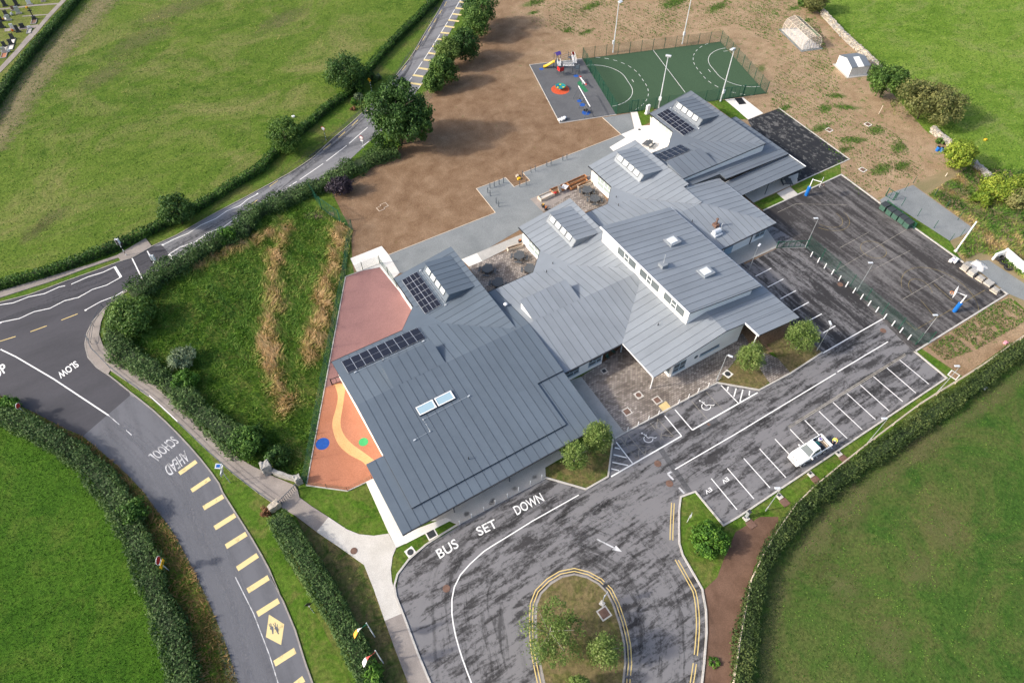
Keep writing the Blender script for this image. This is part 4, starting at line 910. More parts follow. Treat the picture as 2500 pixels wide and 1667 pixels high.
classroom(39.67, 63.6, 57.7, 45.9, 'l', apD)
facet(39.67, 57.7, 36.4, 54.55, apD, 'l')
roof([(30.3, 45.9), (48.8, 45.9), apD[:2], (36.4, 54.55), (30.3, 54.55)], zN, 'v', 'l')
gutter((6.4, 54.62), (16.2, 54.62), 3.0); gutter((28.5, 54.62), (36.4, 54.62), 3.0)
wall((6.8, 54.1), (16.5, 54.1), 2.9); wall((28.4, 54.1), (36.7, 54.1), 2.9)
wall((6.8, 38.9), (6.8, 54.1), lambda u, v: min(zHS(u, v), zN(u, v))-.2)
wall((6.8, 34.2), (6.8, 38.9), lambda u, v: zHS(u, v)-.2)
wall((6.8, 34.2), (27.0, 34.2), lambda u, v: zHS(u, v)-.22)
wall((27.0, 34.2), (27.0, 38.5), lambda u, v: zHS(u, v)-.22)
wall((30.2, 38.4), (30.2, 45.9), lambda u, v: zHS(u, v)-.22)
for i, u in enumerate((9, 13, 17, 21)): window((u, 34.2), (u+2.6, 34.2), .5, 2.4, [(0, .5, 0, 1), (.5, 1, 0, 1)], side=-1, frame='frame_grey')
# canopy posts of the hall front
for u in (10.6, 17.8, 25.0): MB().tube([(u, 30.2, .1), (u, 30.2, zCan(u, 30.2)-.15)], .06).build('canopy_post', M['steel_dark'], SCHOOL)
for u in np.arange(4.9, 30, 1.12): MB().box((u, 29.78, zCan(u, 29.78)-.16), (.07, .22, .12)).build('gutter_bracket', M['galv_pale'], SCHOOL)
gutter((4.35, 29.69), (30.3, 29.69), zCan(0, 29.7)-.07, .1)
# ---- entrance link
roof([(30.3, 37.95), (39.4, 37.95), (48.8, 45.9), (30.3, 45.9)], zKS, 'v', 'l')
gutter((30.4, 37.88), (39.5, 37.88), 2.95, .12)
wall((30.4, 38.5), (36.8, 38.5), 2.9)
window((31.0, 38.5), (33.1, 38.5), .9, 2.5, [(0, .3, .4, 1), (.3, 1, .4, 1), (0, .6, 0, .4), (.6, 1, 0, .4)], frame='frame_grey')
window((34.6, 38.5), (36.6, 38.5), .9, 2.5, [(0, .3, .4, 1), (.3, 1, .4, 1), (0, .6, 0, .4), (.6, 1, 0, .4)], frame='frame_grey')
wall((36.8, 38.5), (36.8, 40.0), 2.9); wall((36.8, 39.9), (42.4, 39.9), 2.95, mat='render_red')
window((37.3, 39.9), (40.3, 39.9), 1.0, 2.6, [(0, .5, 0, 1), (.5, 1, 0, 1)], frame='frame_grey')
MB().tube([(40.1, 38.6, .05), (40.1, 38.6, 2.9)], .09).build('canopy_post', M['frame_grey'], SCHOOL)
# popped-up clerestories: the south slope carried past the ridge
def popup(u0, u1, vr, vt, zf, zbase, tone, white=False, n=6):
    mt = {'d': 'zinc_dark', 'l': 'zinc_light', 'f': 'zinc_far'}[tone]
    mb = MB()
    for u in (u0+.14, u1-.14):
        for du in (0,):
            mb.add([(u-.06, vr, zf(u, vr)-.06), (u-.06, vt-.3, zbase(u, vt-.3)-.05), (u-.06, vt-.3, zf(u, vt-.3)-.06), (u+.06, vr, zf(u, vr)-.06), (u+.06, vt-.3, zbase(u, vt-.3)-.05), (u+.06, vt-.3, zf(u, vt-.3)-.06)], [(0, 1, 2), (5, 4, 3), (0, 3, 4, 1), (1, 4, 5, 2), (2, 5, 3, 0)])
    mb.add([(u0+.1, vt-.3, zbase(u0, vt-.3)), (u1-.1, vt-.3, zbase(u1, vt-.3)), (u1-.1, vt-.3, zf(u1, vt-.3)-.06), (u0+.1, vt-.3, zf(u0, vt-.3)-.06)], [(3, 2, 1, 0)])
    d = mb.build('clerestory_box', M['render_white' if white else mt], SCHOOL)
    st = (u1-u0)/n
    for i in range(n):
        a, b = u0+i*st+.012, u0+(i+1)*st-.012; mb = MB()
        mb.prism([(a, vr), (b, vr), (b, vt), (a, vt)], lambda u, v: zf(u, v)-.06, lambda u, v: zf(u, v)+.006)
        mb.mi = 1
        if i < n-1: mb.prism([(b, vr), (b+.024, vr), (b+.024, vt), (b, vt)], lambda u, v: zf(u, v)-.02, lambda u, v: zf(u, v)+.036)
        mb.build('roof_panel', [M[mt], M['seam_light' if tone == 'l' else 'seam_dark']], d)
    st = (u1-u0-1)/4
    for i in range(4):
        MB().box((u0+.5+(i+.5)*st, vt-.29, (zbase(u0, vt)+zf(u0, vt))/2), (st-.1, .06, .7)).build('pane', M['glass'], d)
popup(11.2, 18.2, 45.92, 49.65, zHS, zN, 'd')
popup(30.95, 38.25, 45.92, 49.4, zKS, zN, 'l', True, 7)
# ---- reception and staff wing (south-east)
roof([(39.5, 31.6), (50.7, 31.6), (50.7, 46.5), (48.8, 45.9), (39.4, 37.95)], zJ1, 'u', 'l')
roof([(50.7, 31.6), (62.0, 31.6), (62.0, 44.3), (50.7, 44.3)], zJ2, 'u', 'l')
roof([(54.2, 29.2), (62.0, 29.2), (62.0, 31.58), (54.2, 31.58)], zJ2, 'u', 'l')
gutter((39.43, 31.7), (39.43, 37.9), 2.98, .12, 'white')
zt = lambda u, v: min(zJ1(u, v), zJ2(u, v))-.2
wall((43.0, 32.1), (50.7, 32.1), lambda u, v: zJ1(u, v)-.2); wall((50.7, 32.1), (54.6, 32.1), lambda u, v: zJ2(u, v)-.2)
wall((43.0, 32.1), (43.0, 40.0), lambda u, v: zJ1(u, v)-.2)
wall((54.6, 32.1), (54.6, 33.6), lambda u, v: zJ2(u, v)-.2); wall((54.6, 33.6), (58.8, 33.6), lambda u, v: zJ2(u, v)-.2, mat='render_red')
window((55.0, 33.6), (57.6, 33.6), .3, 2.6, [(0, .5, 0, 1), (.5, 1, 0, 1)], frame='frame_grey')
wall((58.8, 33.6), (58.8, 45), lambda u, v: zJ2(u, v)-.2)
window((43.15, 32.1), (45.2, 32.1), .8, 2.5, [(0, .5, .45, 1), (.5, 1, .45, 1), (0, .5, 0, .45), (.5, 1, 0, .45)], frame='frame_grey')
window((43.0, 32.2), (43.0, 33.4), .8, 2.5, [(0, 1, .45, 1), (0, 1, 0, .45)], side=1, frame='frame_grey')
window((47.6, 32.1), (50.9, 32.1), 1.35, 1.85, [(0, 1, 0, 1)], frame='frame_grey')
o = MB(); o.tube([(46.9, 31.93, 1.75), (46.9, 32.0, 1.75)], .3, 20).build('round_window', M['glass'], SCHOOL)
MB().tube([(39.75, 31.95, .05), (39.75, 31.95, 3.0)], .075).build('canopy_post', M['white'], SCHOOL)
MB().tube([(54.5, 29.6, .05), (54.5, 29.6, 4.1)], .08).build('canopy_post', M['white'], SCHOOL)
MB().box((54.16, 30.4, zJ2(54.16, 0)-.1), (.1, 2.5, .24)).build('verge_trim', M['white'], SCHOOL)
# ---- central hall with white clerestory wall
roof([(47.1, 35.1), (60.2, 35.1), (60.2, 53.9), (47.1, 53.9)], zG, 'u', 'l', 1.04, .2)
zw = lambda u, v: zG(u, v)-.18
MB().box((47.06, 44.5, zG(47.06, 0)-.1), (.12, 18.9, .26)).build('verge_trim', M['white'], SCHOOL)
wall((47.55, 35.4), (47.55, 53.6), 6.85, 3.6); wall((47.55, 35.5), (58.9, 35.5), zw, 2.9); wall((58.9, 35.5), (58.9, 53.6), zw, 2.8); wall((47.55, 53.5), (58.9, 53.5), zw, 3.0)
for v in (50.1, 45.2, 40.15):
    window((47.55, v), (47.55, v-4.1), 5.0, 6.45, [(0, .38, 0, 1), (.38, .6, .45, 1), (.38, .6, 0, .45), (.6, 1, 0, 1)], side=-1, glass='glass', sill=True)
gutter((60.24, 35.1), (60.24, 53.9), zG(60.2, 0)-.1, .1, 'galv_pale')
# rooflights and vents
def kerb_light(u, v, zf, w, l, h):
    z = zf(u, v); mb = MB()
    mb.box((u, v, z+h/2-.1), (w, l, h+.2)); k = mb.build('rooflight', M['zinc_light'], SCHOOL, bevel=.03)
    MB().box((u-.05, v, z+h+.05), (w*.62, l*.62, .1)).build('pane', M['glass_bright'], k)
    MB().box((u-.05, v, z+h+.02), (w*.74, l*.74, .06)).build('rooflight_frame', M['galv'], k)
kerb_light(54.7, 47.2, zG, 1.9, 1.7, .35); kerb_light(54.6, 40.2, zG, 1.9, 1.7, .35)
mb = MB(); mb.box((49.9, 43.6, 6.75), (1.0, .9, .7)); k = mb.build('roof_vent', M['zinc_light'], SCHOOL, bevel=.03)
MB().tube([(50, 43.7, 7.0), (50, 43.7, 8.6)], .025).build('aerial', M['galv_pale'], k)
def roof_window_pair():
    for u in (12.15, 14.6):
        mb = MB(); z0 = lambda u_, v: zHS(u_, v)
        f = MB().prism([(u, 40.95), (u+2.3, 40.95), (u+2.3, 42.2), (u, 42.2)], lambda a, b: z0(a, b)-.02, lambda a, b: z0(a, b)+.16).build('rooflight', M['fascia'], SCHOOL)
        for q in ([(u+.04, 40.99), (u+2.26, 40.99), (u+2.26, 41.11), (u+.04, 41.11)], [(u+.04, 42.04), (u+2.26, 42.04), (u+2.26, 42.16), (u+.04, 42.16)], [(u+.04, 41.11), (u+.16, 41.11), (u+.16, 42.04), (u+.04, 42.04)], [(u+2.1, 41.11), (u+2.26, 41.11), (u+2.26, 42.04), (u+2.1, 42.04)]):
            MB().prism(q, lambda a, b: z0(a, b)+.16, lambda a, b: z0(a, b)+.2).build('rooflight_frame', M['white'], f)
        MB().prism([(u+.16, 41.11), (u+2.1, 41.11), (u+2.1, 42.04), (u+.16, 42.04)], lambda a, b: z0(a, b)+.16, lambda a, b: z0(a, b)+.175).build('pane', M['glass_blue'], f)
roof_window_pair()
def safety_line(pts, zf):
    mb = MB(); mb.tube([(u, v, zf(u, v)+.14) for u, v in pts], .010, 5)
    o = mb.build('safety_line', M['galv_pale'], SCHOOL)
    for u, v in (pts[0], pts[-1]): MB().box((u, v, zf(u, v)+.08), (.28, .12, .16)).build('line_anchor', M['galv_pale'], o)
    for u, v in pts[1:-1]: MB().box((u, v, zf(u, v)+.08), (.1, .1, .16)).build('line_anchor', M['galv_pale'], o)
safety_line([P_[:2] for P_ in ((10.3, 38.6), (12.3, 38.7), (12.3, 40.4), (18.4, 40.5))], zHS)
safety_line([(22.9, 62.5), (22.9, 55.0)], zcl(19.33)); safety_line([(78.4, 75.4), (78.4, 68.0)], zcl(74.9))
safety_line([(8.3, 51.0), (12, 51.0), (17.6, 51.0)], zN)
def stub(u, v, zf, h=.45, r=.05, mat='black'):
    z = zf(u, v); MB().tube([(u, v, z-.05), (u, v, z+h)], r, 8).build('vent_pipe', M[mat], SCHOOL)
for u, v, zf in ((14.5, 33.6, zHS), (37.9, 53.4, zN), (39.6, 54.4, zN), (55.0, 59.5, zN2), (56.0, 61.4, zN2), (15.6, 53.2, zN), (61.5, 50.3, zI2), (44.6, 37.4, zJ1)): stub(u, v, zf)
MB().lathe((29.6, 50.7, zN(29.6, 50.7)-.05), [(.1, 0), (.1, .35), (.26, .36), (.26, .46), (.08, .55)]).build('roof_vent', M['white'], SCHOOL)
k = MB().box((64.2, 48.1, zI2(0, 48.1)+.2), (.75, .75, .5)).build('chimney_stack', M['iron'], SCHOOL)
MB().lathe((64.2, 48.1, zI2(0, 48.1)+.45), [(.13, 0), (.13, .8), (.2, .82), (.2, .95), (.1, 1.0)]).build('chimney_cowl', M['iron'], k)
k = MB().box((63.3, 46.8, zI2(0, 46.8)+.1), (1.4, 1.0, .3)).build('roof_vent', M['galv_pale'], SCHOOL)
MB().tube([(62.7, 46.9, zI2(0, 46.8)+.5), (63.9, 46.9, zI2(0, 46.8)+.5)], .36, 14).build('vent_duct', M['galv_pale'], k)
MB().tube([(64.4, 47.2, 3.4), (64.4, 47.2, 4.7)], .03).build('aerial', M['galv_pale'], k)
# ---- east spine
apE = (59.2, 58.75, zN2(0, 58.75))
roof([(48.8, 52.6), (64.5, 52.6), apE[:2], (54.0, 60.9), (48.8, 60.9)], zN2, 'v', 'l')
facet(57.05, 64.0, 54.0, 60.9, apE, 'l')
classroom(57.05, 70.2, 64.0, 56.8, 'l', apE, 9.25, [(64.5, 52.6), (65.3, 52.6), (65.3, 56.8), (66.3, 56.8)])
gutter((49.0, 60.97), (54.0, 60.97), 3.0); wall((48.9, 60.4), (54.3, 60.4), 2.9)
roof([(60.0, 44.3), (72.9, 44.3), (65.3, 52.6), (60.0, 52.6)], zI2, 'v', 'l')
roof([(72.9, 44.3), (72.9, 56.8), (65.3, 56.8), (65.3, 52.6)], zI1, 'u', 'l')
gutter((60.3, 44.24), (72.9, 44.24), 2.95); gutter((72.96, 44.3), (72.96, 56.8), 2.95, .1, 'galv_pale')
wall((60.5, 45.1), (69.2, 45.1), 2.85); wall((69.2, 45.1), (72.1, 45.1), 2.85); wall((72.1, 45.1), (72.1, 56), 2.85)
window((70.0, 45.1), (72.0, 45.1), .8, 2.5, [(0, .5, .4, 1), (.5, 1, .4, 1), (0, .5, 0, .4), (.5, 1, 0, .4)], frame='frame_grey')
MB().box((64.6, 44.95, 1.15), (1.7, .08, 2.2)).build('door', M['blue_door'], SCHOOL)
MB().tube([(69.2, 44.9, .1), (69.2, 44.9, 2.8)], .06).build('downpipe', M['gutter'], SCHOOL)
# ---- far classroom (north-east)
apF = (77.0, 65.1, zFN(0, 65.1))
roof([(66.3, 58.2), (84.0, 58.2), apF[:2], (71.35, 67.4), (66.3, 67.4)], zFN, 'v', 'f')
facet(74.9, 70.4, 71.35, 67.4, apF, 'f')
classroom(74.9, 76.8, 70.4, 58.2, 'f', apF)
gutter((66.4, 67.47), (71.35, 67.47), 3.0); wall((66.4, 66.9), (71.7, 66.9), 2.9)
popup(66.35, 73.4, 58.22, 62.4, lambda u, v: 4.66+.11*(v-58.2), zFN, 'f', False, 6)
wall((66.4, 58.45), (83.6, 58.45), 4.5); wall((83.7, 58.45), (83.7, 76.3), 4.4)
roof([(66.5, 57.0), (73.2, 57.0), (73.2, 58.3), (66.5, 58.3)], zH1, 'u', 'f', 1.2)
roof([(73.2, 55.6), (87.3, 55.6), (87.3, 58.3), (73.2, 58.3)], zH1, 'u', 'f')
roof([(83.8, 58.3), (87.3, 58.3), (87.3, 68.2), (83.8, 68.2)], zH1, 'u', 'f')
roof([(73.1, 51.9), (87.3, 51.9), (87.3, 55.7), (73.1, 55.7)], zH2, 'u', 'f', thick=.14)
gutter((87.36, 51.9), (87.36, 68.2), 2.75, .1, 'galv_pale')
wall((73.1, 55.75), (87.0, 55.75), 2.6, mat='render_white'); wall((86.9, 55.75), (86.9, 68), 2.7)
for u in (79.6, 87.0): MB().tube([(u, 52.2, .05), (u, 52.2, 2.6)], .06).build('canopy_post', M['steel_dark'], SCHOOL)

# ================================================================== SOLAR ARRAYS
def solar(label, corners, zf, nu, nv):
    (u0, v0), (u1, v1) = corners
    t = thing('solar_array', label, 'solar panels', (u0, v0, zf(u0, v0)), group='solar arrays on the school roofs')
    MB().prism([(u0, v0), (u1, v0), (u1, v1), (u0, v1)], lambda a, b: zf(a, b)+.08, lambda a, b: zf(a, b)+.115).build('mounting_rails', M['alu'], t).location = (-u0, -v0, -zf(u0, v0))
    su, sv = (u1-u0)/nu, (v1-v0)/nv
    for i in range(nu):
        for j in range(nv):
            a, b = u0+i*su, v0+j*sv
            o = MB(); o.prism([(a+.035, b+.035), (a+su-.035, b+.035), (a+su-.035, b+sv-.035), (a+.035, b+sv-.035)], lambda x, y: zf(x, y)+.1, lambda x, y: zf(x, y)+.135)
            o = o.build('solar_panel', M['pv'], t); o.location = (-u0, -v0, -zf(u0, v0))
            k = MB()
            if su > sv*1.1 or nv < nu: k.prism([(a+.035, b+sv/2-.012), (a+su-.035, b+sv/2-.012), (a+su-.035, b+sv/2+.012), (a+.035, b+sv/2+.012)], lambda x, y: zf(x, y)+.136, lambda x, y: zf(x, y)+.139)
            else: k.prism([(a+su/2-.012, b+.035), (a+su/2+.012, b+.035), (a+su/2+.012, b+sv-.035), (a+su/2-.012, b+sv-.035)], lambda x, y: zf(x, y)+.136, lambda x, y: zf(x, y)+.139)
            k.build('busbar', M['galv'], o)
            for q in range(1, 6):
                pass
solar('twelve dark solar panels in two rows beside the rooflights on the leftmost classroom roof', ((20.0, 55.4), (22.4, 62.6)), zcl(19.33), 2, 6)
solar('long single row of dark solar panels along the eave above the pink play yard', ((7.5, 51.35), (18.1, 53.8)), zN, 9, 1)
solar('twelve dark solar panels in two rows on the far classroom roof nearest the green pitch', ((75.4, 68.3), (77.8, 75.5)), zcl(74.9), 2, 6)
solar('short row of dark solar panels between the two far classrooms above the white picnic yard', ((67.8, 64.15), (73.2, 66.6)), zFN, 5, 1)
# ================================================================== VEGETATION
def quads_mesh(name, c, ax, ay, tone, mat, parent=None, kind=None):
    n = len(c); v = np.empty((n, 4, 3), np.float32)
    v[:, 0] = c-ax; v[:, 1] = c-ay*.9; v[:, 2] = c+ax; v[:, 3] = c+ay
    me = bpy.data.meshes.new(name); me.vertices.add(n*4); me.vertices.foreach_set('co', v.ravel())
    me.loops.add(n*4); me.loops.foreach_set('vertex_index', np.arange(n*4, dtype=np.int32))
    me.polygons.add(n); me.polygons.foreach_set('loop_start', np.arange(0, n*4, 4, dtype=np.int32)); me.polygons.foreach_set('loop_total', np.full(n, 4, np.int32))
    me.update(calc_edges=True)
    a = me.attributes.new('tone', 'FLOAT', 'FACE'); a.data.foreach_set('value', np.clip(tone, 0, 1).astype(np.float32))
    me.materials.append(M[mat]); o = bpy.data.objects.new(name, me); COL.objects.link(o)
    if parent: o.parent = parent
    if kind: o['kind'] = kind
    return o
def leaves(name, c, nrm, size, tone, mat, parent=None, kind=None, aspect=.6, jitter=.9):
    "leaf faces at c facing roughly along nrm"
    n = len(c); d = nrm+rng.normal(0, jitter, (n, 3)); d /= np.linalg.norm(d, axis=1)[:, None]+1e-9
    r = rng.normal(0, 1, (n, 3)); ax = np.cross(d, r); ax /= np.linalg.norm(ax, axis=1)[:, None]+1e-9; ay = np.cross(d, ax)
    s = size*rng.uniform(.55, 1.35, n)[:, None]
    return quads_mesh(name, c, ax*s, ay*s*aspect, tone, mat, parent, kind)
_ph = rng.uniform(0, 6.28, (24,)); _dir = rng.normal(0, 1, (24, 2))
def field(x, y, wl):
    "smooth pseudo-noise in 0..1 with wavelength wl"
    s = np.zeros_like(x)
    for i in range(12): s += np.sin((x*_dir[i, 0]+y*_dir[i, 1])*2*math.pi/wl*(.6+.1*i)+_ph[i])
    return np.clip(.5+s/9, 0, 1)
def hedge(label, line, w, h, mat, dens=42, size=.16, rough=.18, tone0=.45, cat='hedge', name='hedge', lump=.15, core='hedge_core', wild=0.0):
    pts = smooth_line(line, 1.0); b = pts[0]
    t = thing(name, label, cat, (b.x, b.y, 0))
    xy = np.array([(p.x, p.y) for p in pts]); d = np.diff(xy, axis=0); sl = np.hypot(d[:, 0], d[:, 1]); cum = np.concatenate([[0], np.cumsum(sl)]); tot = cum[-1]
    per = w+2*h; n = int(tot*per*dens)
    s = rng.uniform(0, tot, n); i = np.clip(np.searchsorted(cum, s)-1, 0, len(sl)-1); f = (s-cum[i])/sl[i]
    cen = xy[i]+d[i]*f[:, None]; tn = d[i]/sl[i][:, None]; nr = np.stack([-tn[:, 1], tn[:, 0]], 1)
    wv = 1+lump*2*(field(cen[:, 0], cen[:, 1], 7)-.5)+wild*2*(field(cen[:, 0]+40, cen[:, 1], 14)-.5); hv = 1+lump*2*(field(cen[:, 0]+90, cen[:, 1], 6)-.5)+wild*2*(field(cen[:, 0]+140, cen[:, 1]+33, 9)-.5)
    q = rng.uniform(0, per, n)
    off = np.where(q < h, -w/2, np.where(q < h+w, q-h-w/2, w/2)); z = np.where(q < h, q, np.where(q < h+w, h, h-(q-h-w)))
    edge = np.abs(off)/(w/2)
    z = np.where((q >= h) & (q <= h+w), z-h*.16*edge**3, z)
    off = off*(1-.16*(z/h)**2)
    nrm = np.stack([nr[:, 0]*np.sign(off)*(q < h)+nr[:, 0]*np.sign(off)*(q > h+w), nr[:, 1]*np.sign(off)*((q < h) | (q > h+w)), ((q >= h) & (q <= h+w))*1.0+.25], 1)
    depth = np.abs(rng.normal(0, rough, n))
    c = np.stack([cen[:, 0]+nr[:, 0]*off*wv, cen[:, 1]+nr[:, 1]*off*wv, z*hv], 1)-nrm*depth[:, None]*.8+rng.normal(0, rough*.45, (n, 3))
    c[:, 2] = np.maximum(c[:, 2], .03)
    tone = tone0+.3*(field(c[:, 0], c[:, 1], 3.2)-.5)+.35*(field(c[:, 0]+11, c[:, 1]+5, 11)-.5)+.25*(field(c[:, 0]+50, c[:, 1], .9)-.5)+rng.normal(0, .13, n)
    o = leaves('foliage', c, nrm, size, tone, mat, t, jitter=.6); o.location = (-b.x, -b.y, 0)
    cl = [p for p in smooth_line(line, 2.5)]
    o = MB().kerb(cl, w*.55, .0, h*.62).build('branches', M[core], t); o.location = (-b.x, -b.y, 0)
    return t
def crown_pts(R_, Rz, n, clumps, lumpy=.28, shell=.55, seed=0):
    g = np.random.default_rng(seed)
    u = g.normal(0, 1, (clumps, 3)); u /= np.linalg.norm(u, axis=1)[:, None]
    rr = (g.uniform(shell**3, 1, clumps))**(1/3); cc = u*rr[:, None]*np.array([R_, R_, Rz])*(1-lumpy*.55)
    cr = g.uniform(.6, 1.25, clumps)*lumpy*R_
    k = g.integers(0, clumps, n); e = g.normal(0, 1, (n, 3)); e /= np.linalg.norm(e, axis=1)[:, None]
    er = cr[k]*g.uniform(.25, 1, n)**.5
    p = cc[k]+e*er[:, None]
    ct = g.normal(0, .13, clumps)
    nrm = e*.7+p/np.array([R_, R_, Rz])*.6
    return p, nrm, ct[k]
def tree(label, at_, rad, h, mat, trunk_h=None, n=5000, clumps=60, size=.17, lumpy=.3, group=None, tone0=.45, name='tree', cat='tree', rz=None, bark='bark', shell=.55, seed=None, droop=0.0, multi=None, trunk_r=None, cone=0.0):
    seed = seed if seed is not None else int(rng.integers(1e6)); g = np.random.default_rng(seed)
    t = thing(name, label, cat, (at_[0], at_[1], 0), group=group)
    trunk_h = trunk_h if trunk_h is not None else h*.35
    Rz = rz or (h-trunk_h*.7)/2; cz = h-Rz
    tr = trunk_r or max(.08, h*.022)
    mb = MB(); mb.tube([(0, 0, 0), (.04*h*g.normal()*.3, .04*h*g.normal()*.3, cz*.6), (0, 0, cz+Rz*.35)], [tr, tr*.75, tr*.25], 8)
    for i in range(6):
        a = i*1.05+g.uniform(0, .6); z0 = cz*.55+i*Rz*.1
        mb.tube([(0, 0, z0), (.35*rad*math.cos(a), .35*rad*math.sin(a), z0+Rz*.3), (.7*rad*math.cos(a), .7*rad*math.sin(a), z0+Rz*.55)], [tr*.5, tr*.3, tr*.08], 5)
    mb.build('trunk', M[bark], t, smooth=True)
    lobes = multi or [(0, 0, 0, 1.0)]
    C, N, T = [], [], []
    for j, (dx, dy, dz, sc) in enumerate(lobes):
        m = int(n*sc**2/sum(l[3]**2 for l in lobes))
        p, nr, ct = crown_pts(rad*sc, Rz*sc, m, max(8, int(clumps*sc**2/sum(l[3]**2 for l in lobes))), lumpy, shell, seed+j)
        if cone: k = np.clip(1-cone*(p[:, 2]/(Rz*sc)+1)/2, .08, 1); p[:, :2] *= k[:, None]*1.25
        if droop: p[:, 2] -= droop*np.hypot(p[:, 0], p[:, 1])**2/rad
        C.append(p+np.array([dx*rad, dy*rad, cz+dz*Rz])); N.append(nr); T.append(ct)
    C = np.concatenate(C); N = np.concatenate(N); T = np.concatenate(T)
    C[:, 2] = np.maximum(C[:, 2], .12)
    leaves('crown', C, N, size, tone0+T+g.normal(0, .14, len(C)), mat, t, jitter=.7)
    return t
def bush(label, at_, rad, h, mat, n=1500, clumps=26, size=.15, tone0=.45, group=None, lumpy=.33, seed=None, name='bush', cat='bush'):
    seed = seed if seed is not None else int(rng.integers(1e6)); g = np.random.default_rng(seed)
    t = thing(name, label, cat, (at_[0], at_[1], 0), group=group)
    mb = MB()
    for i in range(6):
        a = i*1.05; mb.tube([(0, 0, 0), (.5*rad*math.cos(a), .5*rad*math.sin(a), h*.6)], [.05, .015], 5)
    mb.build('stems', M['bark'], t)
    p, nr, ct = crown_pts(rad, h*.52, n, clumps, lumpy, .45, seed); p[:, 2] += h*.5; p[:, 2] = np.maximum(p[:, 2], .05)
    leaves('foliage', p, nr, size, tone0+ct+g.normal(0, .13, n), mat, t, jitter=.6)
    return t
def in_poly(x, y, poly):
    ins = np.zeros(len(x), bool); n = len(poly); j = n-1
    for i in range(n):
        xi, yi, xj, yj = poly[i][0], poly[i][1], poly[j][0], poly[j][1]
        ins ^= ((yi > y) != (yj > y)) & (x < (xj-xi)*(y-yi)/((yj-yi) or 1e-9)+xi); j = i
    return ins
def tufts(name, poly, dens, hgt, wid, mat, tonef, label, cat='grass', lean=.5, hf=None):
    xs = [p[0] for p in poly]; ys = [p[1] for p in poly]
    n = int((max(xs)-min(xs))*(max(ys)-min(ys))*dens)
    x = rng.uniform(min(xs), max(xs), n); y = rng.uniform(min(ys), max(ys), n); k = in_poly(x, y, poly); x, y = x[k], y[k]; n = len(x)
    hh = hgt*rng.uniform(.5, 1.3, n)*(hf(x, y) if hf else 1)
    a = rng.uniform(0, 2*math.pi, n); lx = field(x, y, 5)*2-1+rng.normal(0, .5, n); ly = field(x+70, y, 5)*2-1+rng.normal(0, .5, n)
    up = np.stack([lx*lean*hh*.5, ly*lean*hh*.5, hh*.5], 1)
    sd = np.stack([np.cos(a), np.sin(a), np.zeros(n)], 1)*(wid*rng.uniform(.6, 1.4, n))[:, None]
    c = np.stack([x, y, hh*.42], 1)
    o = quads_mesh(name, c, sd, up, tonef(x, y)+rng.normal(0, .1, n), mat, kind='stuff'); tag(o, label, cat); return o

# ---- hedges
hedge('long clipped green hedge between the large upper-left field and the road', HEDGE_NW, 1.5, 1.35, 'lf_hedge', 40, .16, lump=.12)
hedge('dark green clipped hedge beside the cemetery in the upper-left corner', CEM_HEDGE, 1.7, 1.5, 'lf_dark', 40, .17, tone0=.55)
hedge('shaggy roadside hedge along the lower-left field with grass growing through it', HEDGE_SW, 2.6, 1.5, 'lf_scrub', 75, .13, .3, .34, lump=.25, wild=.15)
hedge('dense clipped hedge between the school entrance path and the yellow-barred road', G(L(D1, (262, 215), (480, 560), (690, 900), (880, 1250), (1000, 1520), (1060, 1700)), .9), 2.5, 1.9, 'lf_scrub', 85, .115, .18, .40)
hedge('long hedge behind the timber rail fence along the lower-right field', HEDGE_SE, 2.0, 1.4, 'lf_olive', 75, .12, .28, .36, lump=.25, wild=.2)
hedge('wild hedge of mixed shrubs between the road and the rough triangle of grass', G(L(A1, (1230, 1230), (1050, 1290), (850, 1380), (640, 1500))+L(B1, (420, 240), (200, 340), (0, 440))+L(B0, (2000, 540), (1850, 605), (1650, 715), (1450, 835), (1250, 955), (1090, 1080)), .8), 3.2, 1.7, 'lf_scrub', 55, .15, .35, .40, lump=.3, wild=.25)
hedge('bushy overgrown hedge beside the corner footpath and guard rail', G(L(B0, (1050, 1110), (960, 1260), (930, 1400), (990, 1510))+L(C0, (960, 170), (1130, 290), (1290, 390), (1430, 500), (1580, 640), (1740, 770), (1880, 880), (2000, 990)), .8), 3.0, 1.6, 'lf_scrub', 60, .145, .35, .45, lump=.3, wild=.25)
# ---- trees along the upper-left field
def at(f, x, y, z=0.0): p = P(*f(x, y), z); return (p.x, p.y)
tree('largest dark green tree, standing over the road beside the brown school grounds', at(A1, 1255, 1010, 4.2), 5.3, 12.2, 'lf_dark', 1.2, 24000, 130, .22, .32, tone0=.55, multi=[(0, 0, -.15, 1.0), (.35, -.5, -.2, .7), (-.35, .55, -.15, .72), (.15, .2, .3, .6), (.6, .15, -.35, .62), (-.5, -.2, -.4, .62)], seed=11)
tree('round green tree in the hedge, lowest of the three along the upper-left field', at(B0, 1445, 385, 2.6), 2.9, 5.4, 'lf_dark', 1.0, 5200, 70, .17, .26, tone0=.62, seed=21)
tree('round light green tree in the hedge, middle one of three along the upper-left field', at(A1, 325, 1130, 2.6), 3.25, 6.0, 'lf_mid', 1.0, 6000, 80, .17, .26, tone0=.42, seed=22)
tree('wide dark tree with bare twigs in the hedge behind the yellow warning sign', at(A1, 815, 620, 2.8), 4.2, 6.6, 'lf_dark', 1.2, 7000, 80, .18, .3, tone0=.55, seed=23)
tree('small dark pointed conifer between the hedge and the yellow warning sign', at(A1, 1040, 660, 1.2), 1.2, 3.6, 'lf_dark', .2, 2200, 40, .13, .3, tone0=.42, cone=.85, seed=24)
tree('small round-topped conifer beside the hedge, left of the yellow warning sign', at(A1, 940, 730, 1.2), 1.15, 3.2, 'lf_hedge', .2, 2000, 40, .13, .3, tone0=.35, cone=.5, seed=25)
